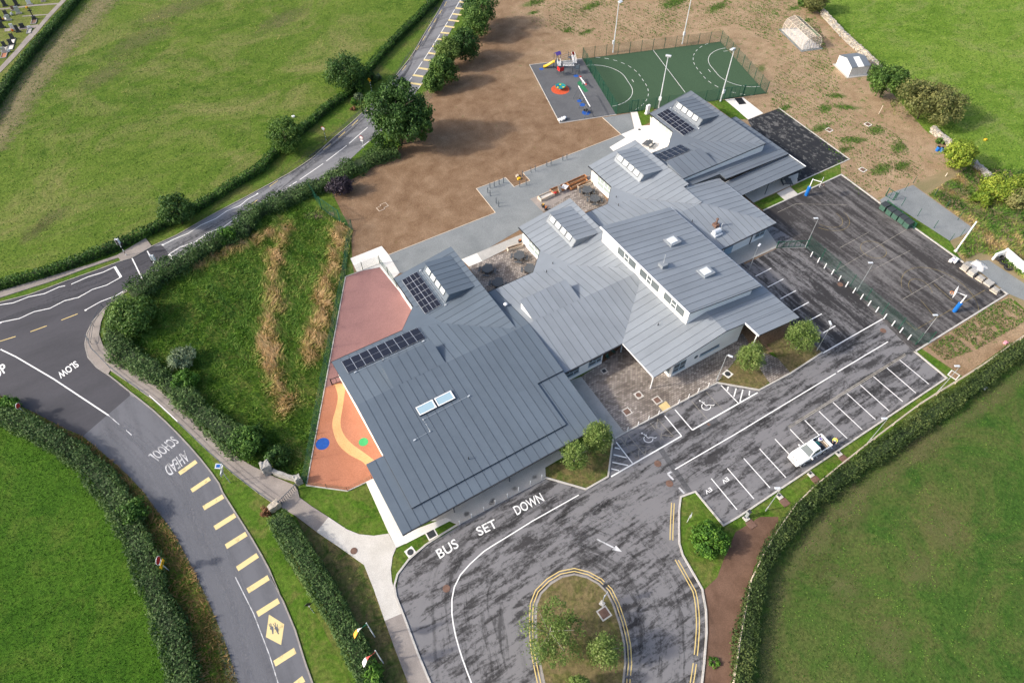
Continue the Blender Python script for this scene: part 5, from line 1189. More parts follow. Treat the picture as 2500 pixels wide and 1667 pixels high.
bush('clipped lime green shrub on the verge below the small conifers', at(A1, 885, 855), .75, 1.2, 'lf_bright', 1000, 20, .11)
bush('grey-green shrub on the verge just above the lime green shrub', at(A1, 930, 820), .95, 1.3, 'lf_grey', 1100, 20, .12, .4)
bush('low heather mound at the kerb end of the shrub bed on the verge', at(A1, 880, 900), .6, .5, 'lf_red', 500, 14, .1, .3)
bush('pale green shrub right of the dark pointed conifer on the verge', at(A1, 1090, 655), .75, 1.1, 'lf_grey', 900, 18, .11, .45)
# row between the road and the playing ground at the top
for f, x, y, r, h, m_, tn, lab, sd_ in ((A1, 1920, 80, 3.6, 8.0, 'lf_dark', .6, 'tall broad tree at the top of the roadside row beside the brown ground', 31), (A1, 1880, 200, 2.8, 6.5, 'lf_mid', .45, 'fresh green tree just below the tall broad tree in the roadside row', 32), (A1, 1790, 370, 3.0, 6.6, 'lf_dark', .40, 'dark blue-green tree in the middle of the roadside row', 33), (A1, 1650, 440, 2.4, 6.2, 'lf_birch', .35, 'drooping light green tree left of the dark tree in the roadside row', 34), (A1, 1620, 590, 2.6, 5.6, 'lf_mid', .45, 'green weeping tree near the low end of the roadside row', 35), (A1, 1540, 680, 1.9, 3.6, 'lf_mid', .45, 'lowest bushy tree of the roadside row beside the yellow bars', 36)):
    tree(lab, at(f, x, y, h*.5), r*1.15, h*1.05, m_, h*.15, 6500, 70, .19, .3, group='trees between the road and the school ground', tone0=tn, seed=sd_, droop=.12)
bush('dark purple-leaved shrub at the road edge of the brown ground', at(B1, 770, 190, 1.2), 2.3, 2.7, 'lf_purple', 3600, 46, .16, .5, name='shrub', cat='shrub')
bush('bright green bush in the wild hedge opposite the zigzag lines', at(B0, 1850, 600, .9), 1.9, 2.3, 'lf_bright', 2400, 36, .15, .4)
bush('big green bush at the bend of the corner footpath', at(B0, 1090, 1260, 1.4), 3.4, 3.2, 'lf_mid', 6500, 70, .18, .42)
bush('silvery grey-green bush in the corner hedge beside the footpath', at(C0, 1500, 260, .9), 1.9, 2.2, 'lf_grey', 2600, 36, .15, .62)
bush('vivid green bush just below the silvery bush in the corner hedge', at(C0, 1520, 440, .8), 1.7, 1.9, 'lf_bright', 2200, 30, .15, .35)
bush('large round dark green bush beside the stone gate pier', at(C0, 2045, 930, 1.2), 2.5, 2.8, 'lf_hedge', 5200, 60, .15, .45)
bush('dark green bush between the round bush and the stone gate wall', at(C1, 270, 1050, .8), 1.6, 2.0, 'lf_dark', 2200, 30, .15, .5)
bush('rounded green bush in the lower-left roadside hedge', at(D0, 1085, 165, .9), 1.9, 2.1, 'lf_hedge', 3000, 40, .15, .5)
bush('bright green bush at the left end of the lower-left roadside hedge', at(C0, 60, 650, .7), 1.6, 1.6, 'lf_bright', 1800, 26, .15, .4)
bush('reddish shrub at the near foot of the stone gate pier', at(C1, 165, 1510, .4), .75, 1.0, 'lf_red', 800, 16, .11, .5)
bush('bright green bush at the bottom end of the entrance hedge below the flags', at(D1, 1040, 1480, 1.0), 1.25, 2.1, 'lf_bright', 2000, 30, .14, .6)
# ---- young birches round the school
for f, x, y, r, h, lab, sd_, tn, multi in ((C2, 690, 1040, 1.75, 5.6, 'young birch left of a pair on the triangular lawn by the hall corner', 41, .42, None), (C2, 875, 890, 1.85, 5.9, 'young birch right of a pair beside the plaza edge strip', 42, .52, None), (C2, 2130, 235, 2.0, 5.0, 'rounded birch on the small lawn beside the round white manhole', 43, .5, None), (B3, 540, 1400, 2.3, 5.6, 'larger birch between the school canopy and the left parking bays', 44, .40, None), (D2, 480, 1140, 3.25, 6.8, 'largest birch on the traffic island with a spreading lobed crown', 45, .40, [(-.25, .1, 0, .8), (.45, .25, .1, .6), (.1, -.5, -.1, .65), (-.5, -.4, -.15, .5), (.5, -.25, -.1, .5)]), (D2, 930, 1300, 1.75, 5.2, 'smaller birch low on the right side of the traffic island', 46, .5, None), (D2, 720, 1610, 1.3, 4.2, 'birch cut off by the bottom edge on the traffic island', 47, .5, None)):
    tree(lab, at(f, x, y, h*.55), r, h, 'lf_birch', h*.25, 5600 if r > 1.8 else 3800, 120, .105, .30, group='young birch trees round the school', tone0=tn, seed=sd_, bark='bark_pale', droop=.22, shell=.25, trunk_r=.07, multi=multi)
bush('dense round glossy evergreen bush on the grass beside the bus loop', at(D2, 1795, 400, 1.1), 2.15, 2.4, 'lf_bright', 5200, 120, .14, .42, lumpy=.2, seed=51)
bush('small weedy shrub on the brown bark path', at(D2, 1825, 1390, .2), .7, .4, 'lf_bright', 300, 10, .11, .5)
# ---- right-hand boundary
tree('dark green tree right of the grey shed by the stone wall', at(A3, 1220, 685, 2.8), 4.3, 6.6, 'lf_mid', 1.0, 8000, 80, .19, .3, tone0=.36, seed=61, multi=[(0, 0, 0, .9), (.35, -.1, .05, .6), (-.25, .2, -.1, .6)])
tree('wide olive brown tree overhanging the bright green field', at(A3, 1530, 870, 2.6), 5.8, 6.8, 'lf_dull', .8, 11000, 110, .19, .3, tone0=.48, seed=62, multi=[(-.15, .3, 0, .8), (.4, -.3, -.05, .75), (.1, .05, .2, .6), (.15, -.65, -.2, .6)])
tree('rounded yellow-green tree standing alone at the gap in the stone wall', at(A3, 1810, 1290, 2.2), 2.7, 5.4, 'lf_yellow', .5, 5600, 120, .17, .22, tone0=.42, seed=63)
tree('bushy tree at the top edge beside the stone wall', at(A3, 640, 30, 2.0), 3.0, 5.0, 'lf_dull', .6, 5000, 60, .19, .3, tone0=.35, seed=64)
bush('green shrub left of the bushy tree at the top edge', at(A3, 540, 20, .8), 1.5, 2.0, 'lf_mid', 1400, 24, .16, .4)
bush('yellow-green shrub on the bank above the white bay walls', at(B3, 2150, 200, 1.2), 3.1, 2.8, 'lf_yellow', 5000, 70, .18, .48)
bush('small yellow-green shrub below the larger one on the bank', at(B3, 2000, 290, .8), 1.8, 1.9, 'lf_yellow', 2200, 34, .16, .3)
bush('orange-tinged shrub on the bank at the right edge', at(B3, 2300, 290, 1.1), 2.4, 2.5, 'lf_dull', 3400, 50, .17, .75)
bush('green shrub behind the orange-tinged one at the right edge', at(B3, 2330, 170, 1.1), 2.2, 2.3, 'lf_yellow', 2800, 44, .17, .3)
bush('weedy bush at the foot of the stone wall beside the blue barrels', at(A3, 1665, 1160, .4), .8, .9, 'lf_mid', 700, 14, .13, .45)
# ---- rough grass
TRI = G(FP_IN[6:]+L(C1, (430, 1240), (500, 1285), (600, 720), (700, 140))+L(B1, (815, 925), (860, 640), (880, 550), (770, 480), (620, 370), (400, 290), (0, 470))+L(B0, (2000, 560), (1700, 720), (1400, 890), (1150, 1060)))
RIDGES = [smooth_line(G(L(f_, *pp)), 1.0) for f_, pp in ((B1, ((330, 560), (250, 800), (215, 1150), (190, 1450), (200, 1560))), (C0, ((2200, 20), (2230, 300), (2290, 520), (2350, 650))), (B1, ((780, 520), (740, 720), (660, 1000), (600, 1350), (570, 1540))), (C1, ((560, 30), (520, 260))), (B0, ((2250, 560), (1950, 680), (1600, 830)))) or ((C0, ((2300, -150), (2200, 20), (2180, 300), (2260, 520), (2330, 650))), (B1, ((330, 600), (230, 850), (210, 1150), (190, 1450))), (B1, ((760, 500), (720, 700), (640, 1000), (560, 1350))), (B0, ((2300, 620), (1900, 700), (1500, 900), (1300, 1130), (1250, 1300))), (C0, ((1700, 100), (1850, 350), (1950, 560))))]
RP = np.array([(p.x, p.y) for r_ in RIDGES for p in r_])
def ridge_near(x, y):
    out = np.full(len(x), 1e9)
    for i in range(0, len(RP), 1): out = np.minimum(out, (x-RP[i, 0])**2+(y-RP[i, 1])**2)
    return np.sqrt(out)
def tri_tone(x, y): return .16+.68*np.exp(-(ridge_near(x, y)/1.7)**2)*(.55+.6*field(x, y, 4))+.5*np.clip(field(x+20, y, 9)-.5, 0, 1)+.25*(field(x, y, 2.2)-.4)
tufts('rough_grass', TRI, 62, .55, .055, 'lf_grass', tri_tone, 'tall rough grass and weeds filling the triangular plot inside the corner hedge', lean=1.0, hf=lambda x, y: .45+.9*np.exp(-(ridge_near(x, y)/1.6)**2)+.25*field(x+9, y, 3))
DRY = offset(SIDE_W, .1)[4:]
dryp = [tuple(p) for p in offset(SIDE_W, .05)]+[(p.x, p.y) for p in reversed(HEDGE_SW)]
dryp = [tuple(p[:2]) for p in SIDE_W]+[(p.x, p.y) for p in reversed(HEDGE_SW)]
tufts('dry_verge_grass', dryp, 55, .38, .05, 'lf_dry', lambda x, y: .35+.5*(field(x, y, 4)-.3), 'brown dry grass verge between the lower-left hedge and the road', lean=1.1)
BANK = G(L(B3, (1560, 260), (1620, 210), (1720, 150), (1900, 30), (2450, 60), (2700, 700), (2350, 960), (2100, 760), (1980, 730), (1850, 800), (1790, 690), (1940, 530)))
tufts('bank_grass', BANK, 40, .5, .06, 'lf_grass', lambda x, y: .30+.9*(field(x, y, 7)-.35)+.3*(field(x+5, y, 2)-.5), 'rough grass and brambles covering the bank at the right edge', lean=.9)
PLOT = G(L(B3, (1560, 1500), (1800, 1350), (2080, 1160), (2230, 1100), (2420, 1260), (1960, 1520), (1700, 1620)))
tufts('plot_weeds', PLOT, 70, .2, .06, 'lf_grass', lambda x, y: .10+.15*field(x, y, 2), 'green weeds growing over the bare planting plot beside the ball court', lean=.6, hf=lambda x, y: (field(x, y, 3.5) > .3)*1.0+.02)
# low weeds on the brown ground
WEED = G([(1290, -30), (1560, -30), (1900, -30), (2000, 60), (2060, 250), (2190, 330), (2260, 420), (2100, 480), (1990, 330), (1880, 260), (1900, 120), (1800, 60), (1500, 110), (1300, 60)])
def weed_h(x, y):
    k = np.zeros(len(x))
    for f, px, py, r1, r2, rz in WEEDS:
        c = P(*f(px, py)); dx, dy = x-c.x, y-c.y; a, b = dx*math.cos(rz)+dy*math.sin(rz), -dx*math.sin(rz)+dy*math.cos(rz)
        k = np.maximum(k, 1-np.hypot(a/(r1*1.1), b/(r2*1.2)))
    s = k+.9*(field(x*1.7+3, y*1.3, 2.3)-.5)+.25*rng.normal(0, 1, len(x))
    return np.where(s > .38, 1.0, np.where(rng.uniform(0, 1, len(x)) < .012, .7, .01))
tufts('ground_weeds', WEED, 60, .17, .075, 'lf_grass', lambda x, y: .10+.12*field(x, y, 3), 'scattered low green weeds on the brown ground behind the school', lean=.6, hf=weed_h)
PAST = [(p.x, p.y) for p in HEDGE_SE]+[tuple(p[:2]) for p in G([(1700, 1750), (2560, 1750), (2600, 850)])]
tufts('pasture_tufts', PAST, 14, .11, .055, 'lf_grass', lambda x, y: .04+.25*np.clip(field(x, y, 6)-.42, 0, 1)+.12*field(x, y, 1.3), 'short uneven grass tufts of the lower-right field', lean=1.0)
tufts('pasture_tufts', [tuple(p[:2]) for p in WALL_LINE]+[tuple(p[:2]) for p in G([(2600, 520), (2600, -60), (1890, -60)])], 9, .16, .09, 'lf_grass', lambda x, y: .10+.35*np.clip(field(x, y, 5)-.4, 0, 1)+.15*field(x, y, 1.3), 'short uneven grass tufts of the bright upper-right field', lean=1.0)
tufts('pasture_tufts', [tuple(p[:2]) for p in HEDGE_NW]+[tuple(p[:2]) for p in G([(1120, -40), (215, -40), (60, 130), (-60, 330), (-60, 700)])], 5, .15, .09, 'lf_grass', lambda x, y: .12+.5*np.clip(field(x, y, 12)-.45, 0, 1)+.25*field(x, y, 1.3), 'short grass tufts of the large upper-left field', lean=1.0)
# meadow texture: short grass blades over the near fields and lawns
tufts('meadow_grass', [(p.x, p.y) for p in reversed(HEDGE_SW)]+[tuple(p[:2]) for p in G([(-30, 1000), (-60, 1750), (420, 1750)])], 26, .13, .05, 'lf_grass', lambda x, y: .04+.30*np.clip(field(x, y, 6)-.45, 0, 1)+.12*field(x, y, 1.3), 'short dark green grass tufts of the lower-left field', lean=.8)
# ================================================================== FENCES
_panels = {}
def mesh_panel(h, hspace=.2, vn=16, wire=.009):
    key = (h, hspace, vn, wire)
    if key not in _panels:
        mb = MB(); z = .08
        while z <= h: mb.box((.5, 0, z), (1, wire*1.2, wire*1.2)); z += hspace
        for i in range(vn+1): mb.box((i/vn, 0, h/2), (wire/2.4, wire, h-.06))
        me = mb.build('mesh_panel', M['fence_green']); _panels[key] = me.data; bpy.data.objects.remove(me)
    return _panels[key]
_posts = {}
def post_mesh(h, w=.07, mat='fence_green', cap=None):
    k = (h, w, mat)
    if k not in _posts:
        o = MB().box((0, 0, h/2), (w, w, h)).build('post', M[mat]); _posts[k] = o.data; bpy.data.objects.remove(o)
    return _posts[k]
def link(name, data, parent, loc, rz=0.0, sc=None):
    o = bpy.data.objects.new(name, data); COL.objects.link(o); o.parent = parent; o.location = loc; o.rotation_euler = (0, 0, rz)
    if sc: o.scale = sc
    return o
def fence(label, line, h, spacing=2.5, group=None, mesh=True, hspace=.2, post_w=.07, vn=16, wire=.009, closed=False, post_mat='fence_green', cat='fence', name='mesh_fence'):
    line = [Vector((p[0], p[1], 0)) for p in line]
    if closed: line.append(line[0])
    t = thing(name, label, cat, line[0], group=group); o0 = line[0]
    for i in range(len(line)-1):
        a, b = line[i], line[i+1]; Ls = (b-a).length; n = max(1, round(Ls/spacing)); rz = math.atan2(b.y-a.y, b.x-a.x)
        for k in range(n):
            p, q = a.lerp(b, k/n), a.lerp(b, (k+1)/n)
            link('post', post_mesh(h+.05, post_w, post_mat), t, p-o0, rz)
            if mesh: link('mesh_panel', mesh_panel(h, hspace, vn, wire), t, p-o0, rz, ((q-p).length, 1, 1))
    if not closed: link('post', post_mesh(h+.05, post_w, post_mat), t, line[-1]-o0, 0)
    return t
def gate(label, a, b, h, z0=0.05, bars=3, mat='fence_green', name='gate', mesh=True):
    a, b = Vector((a[0], a[1], 0)), Vector((b[0], b[1], 0)); Lg = (b-a).length; rz = math.atan2(b.y-a.y, b.x-a.x)
    t = thing(name, label, 'gate', a, rz)
    for x in (0, Lg): MB().box((x, 0, h/2+.05), (.12, .12, h+.1)).build('gate_post', M[mat], t)
    mb = MB(); 
    for z in (z0, h-.05): mb.box((Lg/2, 0, z), (Lg-.1, .06, .06))
    for i in range(bars+2): mb.box((.06+(Lg-.12)*i/(bars+1), 0, h/2), (.05, .05, h-.1))
    mb.build('gate_frame', M[mat], t)
    if mesh: link('mesh_panel', mesh_panel(h-.1), t, (.06, 0, .02), 0, (Lg-.12, 1, 1))
    return t
muga = [p for p in MUGA]
fence('green weld-mesh fence enclosing the green sports pitch', [p for p in muga], 2.4, 2.45, closed=True, wire=.013, post_w=.08)
gate('tall double gate in the sports pitch fence beside the white concrete path', P(*A2(1905, 812)), P(*A2(2058, 792)), 2.3, mesh=False)
gate('small gate at the left front corner of the sports pitch', P(*A2(1140, 918)), P(*A2(1192, 912)), 2.3, bars=1, mesh=False)
LF = G(L(B1, (565, 290), (620, 370)))
fence('green mesh fence running down beside the rough triangle of grass', G(L(B1, (878, 548), (845, 700), (818, 925))+L(C1, (735, 5), (640, 495), (500, 1290))), 2.3, 3.0, vn=16)
fence('low dark fence across the near end of the orange play yard', G(L(C1, (500, 1290), (835, 1337), (1035, 1240))), 1.0, 2.6, post_mat='fence_dark', post_w=.05, hspace=.25, vn=12)
fence('green mesh fence along the upper end of the pink play yard', G(L(B1, (818, 925), (1100, 818), (1240, 1010))), 1.6, 3.0, vn=20, post_mat='fence_dark', post_w=.09)
gate('tall green double gate between the rough triangle and the brown ground', P(*B1(622, 368)), P(*B1(775, 475)), 2.3)
fence('short green mesh fence from the roadside to the tall double gate', G(L(B1, (540, 250), (622, 368))), 2.2, 2.0)
fence('short green mesh fence from the tall double gate to the fence corner', G(L(B1, (778, 478), (878, 548))), 2.2, 2.0)
gate('small black gate between the pink and orange play yards', P(*C1(708, 468)), P(*C1(790, 436)), 1.2, mat='black', mesh=False, bars=1)
fence('long green mesh fence between the left parking bays and the ball court', G(L(B3, (565, 690), (1460, 1482), (1560, 1470))), 2.4, 2.9, hspace=.2, wire=.011, vn=12)
gate('green double gate from the school corner to the ball court fence', P(*B3(320, 690)), P(*B3(560, 680)), 1.3, bars=4)
fence('green mesh fence round the grey gravel plot beside the ball court', G(L(B3, (1300, 285), (1440, 160), (1610, 270), (1910, 560), (1740, 636), (1610, 527), (1475, 430), (1345, 345), (1285, 300))), 1.5, 2.9, mesh=False, post_w=.06)
gate('green gate at the corner of the grey gravel plot', P(*B3(1215, 262)), P(*B3(1275, 300)), 1.5, mesh=False, bars=1)
def mesh_from_fence(): pass
fence('green mesh fence behind the row of dark storage boxes', G(L(B3, (1210, 345), (1445, 535))), 1.2, 2.6, hspace=.1, vn=30, wire=.02)
# guard rail round the footpath corner
GR = smooth_line(G(L(B0, (855, 1185), (775, 1335), (755, 1480))+L(C0, (722, 90), (765, 190), (830, 255), (900, 330), (1050, 450), (1250, 590), (1480, 800), (1700, 1010), (1900, 1190), (2120, 1360), (2250, 1450)), .1), 2.0)
t = thing('guard_rail', 'dark tubular guard rail along the corner footpath and grass verge', 'railing', GR[0])
for i, p in enumerate(GR):
    if i % 1 == 0: link('post', post_mesh(1.0, .05, 'steel_dark'), t, (p.x-GR[0].x, p.y-GR[0].y, .05))
for z in (.55, 1.02): MB().tube([(p.x-GR[0].x, p.y-GR[0].y, z) for p in GR], .03, 6).build('rail', M['steel_dark'], t)
wr = [p for p in GR if P(*C0(1245, 568)).y > p.y > P(*C0(1500, 812)).y]
if len(wr) > 1: MB().tube([(p.x-GR[0].x, p.y-GR[0].y, 1.07) for p in wr], .045, 6).build('rail', M['white'], t, label='white painted length of the rail')
# timber rail fence in front of the lower right hedge
RF = smooth_line(G(L(C3, (2350, 65), (2000, 310), (1815, 425), (1500, 620), (1300, 770), (1000, 1000), (800, 1160), (620, 1310), (480, 1450))+L(D2, (2350, 310), (2230, 510), (2130, 720), (2090, 930), (2040, 1190), (2010, 1400), (1985, 1567), (1965, 1720)), .9), 2.4)
t = thing('timber_fence', 'pale timber post and rail fence in front of the lower-right hedge', 'fence', (RF[0].x, RF[0].y, 0))
for i, p in enumerate(RF): link('post', post_mesh(1.05, .1, 'timber_pale'), t, (p.x-RF[0].x, p.y-RF[0].y, 0), math.atan2(RF[min(i+1, len(RF)-1)].y-RF[max(i-1, 0)].y, RF[min(i+1, len(RF)-1)].x-RF[max(i-1, 0)].x))
for i in range(len(RF)-1):
    p, q = RF[i]-RF[0], RF[i+1]-RF[0]
    for z in (.45, .78, 1.08): MB().tube([(p.x, p.y, z), (q.x, q.y, z)], .05 if z > 1 else .035, 5).build('rail', M['timber_pale'], t)

# ================================================================== LAMPS
def lamp(label, base, h, arm_dir, arm=.55, group='street lamps round the school car park'):
    t = thing('lamp_post', label, 'lamp post', (base[0], base[1], 0), arm_dir, group)
    MB().lathe((0, 0, 0), [(.075, 0), (.075, 1.1), (.048, 1.15), (.034, h)], 10).build('pole', M['galv'], t, smooth=False)
    MB().tube([(0, 0, h-.03), (arm*.4, 0, h+.02)], .03).build('bracket', M['galv'], t)
    MB().box((arm*.75, 0, h+.04), (.62, .26, .09)).build('lamp_head', M['galv_pale'], t, bevel=.02)
    MB().box((arm*.8, 0, h-.012), (.4, .18, .02)).build('lens', M['glass_bright'], t)
    return t
for f, x, y, h, a, lab in ((B3, 558, 680, 5.6, 150, 'grey lamp post at the upper end of the ball court fence'), (B3, 980, 1042, 5.6, 150, 'grey lamp post halfway along the ball court fence'), (B3, 1478, 1464, 5.6, 150, 'grey lamp post at the lower end of the ball court fence'), (B3, 97, 868, 4.6, 20, 'grey lamp post beside the school wall and left parking bays'), (B3, 650, 1530, 5.2, 60, 'grey lamp post in front of the larger birch and white kerb'), (C2, 1842, 436, 5.5, -60, 'grey lamp post at the plaza corner beside the accessible bays'), (C3, 1638, 530, 5.6, 150, 'grey lamp post at the far right end of the parking bays'), (C3, 1068, 944, 5.5, 150, 'grey lamp post behind the pickup truck bay row'), (C3, 232, 1500, 5.6, 150, 'grey lamp post on the grass beside the bays marked EV')):
    lamp(lab, P(*f(x, y)), h, R(a))
def floodlight(label, base, h, rz):
    t = thing('floodlight_mast', label, 'floodlight', (base[0], base[1], 0), rz, 'floodlight masts round the sports pitch')
    MB().lathe((0, 0, 0), [(.15, 0), (.15, .3), (.12, .35), (.065, h)], 10).build('mast', M['galv_pale'], t)
    MB().box((.18, 0, 2.1), (.24, .5, .7)).build('control_box', M['galv_pale'], t, bevel=.03)
    MB().box((-.05, 0, h), (.16, .9, .08)).build('bracket', M['galv'], t)
    MB().box((-.3, 0, h+.1), (.62, .95, .18), M=Matrix.Rotation(R(-14), 3, 'Y')).build('lamp_head', M['galv_pale'], t, bevel=.04)
    return t
pc = sum((Vector(p) for p in MUGA), Vector())/4
for f, x, y, h, lab in ((A2, 995, 432, 10.2, 'tall floodlight mast at the back left of the sports pitch'), (A2, 1562, 362, 10.2, 'tall floodlight mast at the back right, its top beyond the frame'), (A2, 1368, 890, 10.0, 'tall floodlight mast in front of the pitch beside the far classroom'), (A2, 1875, 834, 10.0, 'tall floodlight mast at the front right beside the pitch gate')):
    b = P(*f(x, y)); d = pc-b; floodlight(lab, b, h, math.atan2(-d.y, -d.x))
b = P(*B3(1788, 718)); t = thing('white_post', 'tall plain white pole on the rough bank beside the ball court', 'pole', b)
MB().lathe((0, 0, 0), [(.11, 0), (.10, 5.8), (.05, 5.9)], 10).build('pole', M['white'], t); MB().box((0, 0, .1), (.4, .4, .2)).build('footing', M['concrete'], t)
b = P(*A2(1275, 935)); t = thing('control_cabinet', 'white control cabinet on the grass beside the pitch gate', 'cabinet', b)
MB().box((0, 0, .12), (.9, .6, .24)).build('plinth', M['concrete'], t); MB().box((0, 0, 1.0), (.7, .4, 1.6)).build('cabinet', M['white'], t, bevel=.03); MB().box((0, -.21, 1.0), (.6, .03, 1.4)).build('door', M['galv_pale'], t)

# ================================================================== BOLLARDS
def bollard_set(name, pts, h, r, mat, labf, group, cat='bollard', hoop=False):
    src = None
    for i, p in enumerate(pts):
        if src is None:
            src = thing(name, labf(i, len(pts)), cat, (p.x, p.y, .04), 0, group)
            MB().lathe((0, 0, 0), [(r, 0), (r, h-.06), (r*.6, h)], 10).build('shaft', M[mat], src); MB().lathe((0, 0, 0), [(r*1.6, 0), (r*1.6, .03)], 10).build('base_plate', M['galv'], src)
        else: copy_tree(src, None, (p.x, p.y, .04), None, labf(i, len(pts)))
bollard_set('bollard', G(L(B3, (600, 762), (657, 810), (712, 858), (772, 907), (830, 958), (888, 1008), (948, 1058), (1010, 1110), (1072, 1163), (1135, 1215), (1200, 1270), (1267, 1327), (1332, 1382), (1398, 1440))), 1.0, .075, 'white', lambda i, n: f'{ORD[i]} white bollard from the green gate along the ball court fence', 'white bollards along the ball court fence')
bollard_set('bollard', G(L(D1, (1755, 268), (1852, 212), (1952, 155), (2045, 100), (2145, 47))+L(C2, (130, 1390), (222, 1338), (318, 1287), (412, 1236))), 1.0, .05, 'galv_pale', lambda i, n: f'{ORD[i]} thin steel bollard from the left along the bus set-down kerb', 'steel bollards along the set-down kerb')
bollard_set('bollard', G(L(C2, (1112, 850), (1198, 805), (1283, 757), (1365, 715), (1530, 625), (1610, 580), (1690, 532), (1772, 490))), 1.0, .05, 'white', lambda i, n: f'{ORD[i]} thin white bollard from the left along the plaza kerb', 'white bollards along the plaza kerb')
bollard_set('cycle_post', G(L(B1, (2073, 355), (2053, 328), (2003, 266), (1984, 243), (2002, 203), (2037, 190), (2077, 175), (2112, 160), (2245, 193), (2298, 175), (2268, 105))+L(A2, (322, 1418), (357, 1402), (452, 1368), (487, 1355), (583, 1320), (616, 1307))), 1.15, .06, 'steel_dark', lambda i, n: f'{ORD[i]} dark steel post from the left along the grey gravel path', 'dark steel posts along the gravel path')

# ================================================================== SIGNS
def striped_pole(t, h, r=.045, n=7):
    for i in range(n): MB().tube([(0, 0, h*i/n), (0, 0, h*(i+1)/n)], r, 10).build('pole_band', M['white' if i % 2 == 0 else 'black'], t)
def sign_plate(t, shape, w, z, mat, back='galv', yoff=-.06, name='plate', thick=.03):
    n = {'circle': 28, 'oct': 8, 'dia': 4, 'rect': 4}[shape]; rot = {'circle': 0, 'oct': R(22.5), 'dia': 0, 'rect': R(45)}[shape]
    wx, wz = (w if isinstance(w, tuple) else (w, w)); k = math.sqrt(2) if shape == 'rect' else 1
    ring = [(wx/2*k*math.cos(2*math.pi*i/n+rot), wz/2*k*math.sin(2*math.pi*i/n+rot)) for i in range(n)]
    vs = [(a, yoff, z+b) for a, b in ring]+[(a, yoff-thick, z+b) for a, b in ring]
    return MB().add(vs, [tuple(range(n)), tuple(range(2*n-1, n-1, -1))]+[(i, i+n, (i+1) % n+n, (i+1) % n) for i in range(n)]).build(name, M[mat], t)
def text_plate(txt, t, z, y, hgt, mat, wmax=None):
    cu = bpy.data.curves.new('t', 'FONT'); cu.body = txt; cu.size = hgt*1.4; cu.align_x = 'CENTER'; cu.align_y = 'CENTER'; cu.extrude = .004; cu.resolution_u = 2
    o = bpy.data.objects.new('t', cu); COL.objects.link(o); bpy.context.view_layer.update()
    me = bpy.data.meshes.new_from_object(o.evaluated_get(bpy.context.evaluated_depsgraph_get())); bpy.data.objects.remove(o); bpy.data.curves.remove(cu)
    k = bpy.data.objects.new('lettering', me); COL.objects.link(k); me.materials.append(M[mat]); k.parent = t; k.location = (0, y, z); k.rotation_euler = (R(90), 0, 0); return k
CAMD = R(-120)                     # plates turned roughly towards the approach
b = P(*A1(660, 1152)); t = thing('speed_sign', 'round white speed sign on a black and white striped pole', 'road sign', b, R(-45)); striped_pole(t, 2.2)
sign_plate(t, 'circle', .72, 2.45, 'red', yoff=-.05, name='rim'); sign_plate(t, 'circle', .58, 2.45, 'white', yoff=-.085, name='face', thick=.01)
b = P(*A1(1032, 748)); t = thing('warning_sign', 'yellow diamond warning sign on a striped pole beside the conifers', 'road sign', b, R(-60)); striped_pole(t, 2.0)
sign_plate(t, 'dia', .95, 2.35, 'black', yoff=-.05, name='border'); sign_plate(t, 'dia', .86, 2.35, 'yellow', yoff=-.085, name='face', thick=.01)
MB().box((0, -.105, 2.33), (.08, .01, .42)).box((.09, -.105, 2.43), (.2, .01, .08)).build('symbol', M['black'], t)
def traffic_light(label, base, rz, h=2.0):
    t = thing('traffic_light', label, 'traffic light', (base[0], base[1], .08), rz, 'pelican crossing signals'); striped_pole(t, h+1.2, .055, 8)
    for sx in (-1, 1):
        MB().box((sx*.2, 0, h+.75), (.05, .36, 1.05)).build('backing_board', M['white'], t)
    MB().box((0, -.02, h+.75), (.36, .22, .98)).build('signal_head', M['galv_pale'], t, bevel=.03)
    for i, m_ in enumerate(('red', 'orange', 'teal')):
        z = h+1.05-i*.3
        k = MB().tube([(0, -.13, z), (0, -.155, z)], .09, 14).build('lens', M[m_], t)
        MB().tube([(0, -.14, z+.07), (0, -.34, z+.05)], .1, 12, False).build('hood', M['black'], t)
    MB().box((.3, .1, h+.2), (.2, .28, .4)).build('push_button_unit', M['black'], t)
    return t
traffic_light('traffic light with striped pole on the footpath beside the clipped hedge', P(*B0(1036, 752)), R(-30))
traffic_light('traffic light with striped pole at the edge of the wild hedge', P(*B0(1318, 885)), R(150))
b = P(412, 1391.5); t = thing('stop_sign', 'back-leaning dark red octagon sign above a yellow sign in the lower-left hedge', 'road sign', b, R(60))
MB().tube([(0, 0, 0), (0, 0, 3.2)], .045).build('pole', M['galv_pale'], t)
sign_plate(t, 'oct', .95, 2.85, 'white', yoff=-.05, name='border'); sign_plate(t, 'oct', .86, 2.85, 'red', yoff=-.085, name='face', thick=.01)
sign_plate(t, 'rect', (.6, .2), 2.28, 'white', yoff=-.05, name='sub_plate'); sign_plate(t, 'rect', (.95, .5), 1.85, 'yellow', yoff=-.05, name='plate'); sign_plate(t, 'rect', (.5, .08), 1.85, 'black', yoff=-.085, name='legend', thick=.008)
b = P(*C0(225, 718)); t = thing('stop_sign', 'faded red octagon sign in the hedge at the left junction corner', 'road sign', b, R(60))
MB().tube([(0, 0, 0), (0, 0, 2.5)], .045).build('pole', M['galv_pale'], t); sign_plate(t, 'oct', .8, 2.15, 'white', yoff=-.05, name='border'); sign_plate(t, 'oct', .72, 2.15, 'red', yoff=-.085, name='face', thick=.01)
b = P(*A1(965, 1212)); t = thing('speed_sign', 'white round sign at the road edge below the largest tree', 'road sign', b, R(-45))
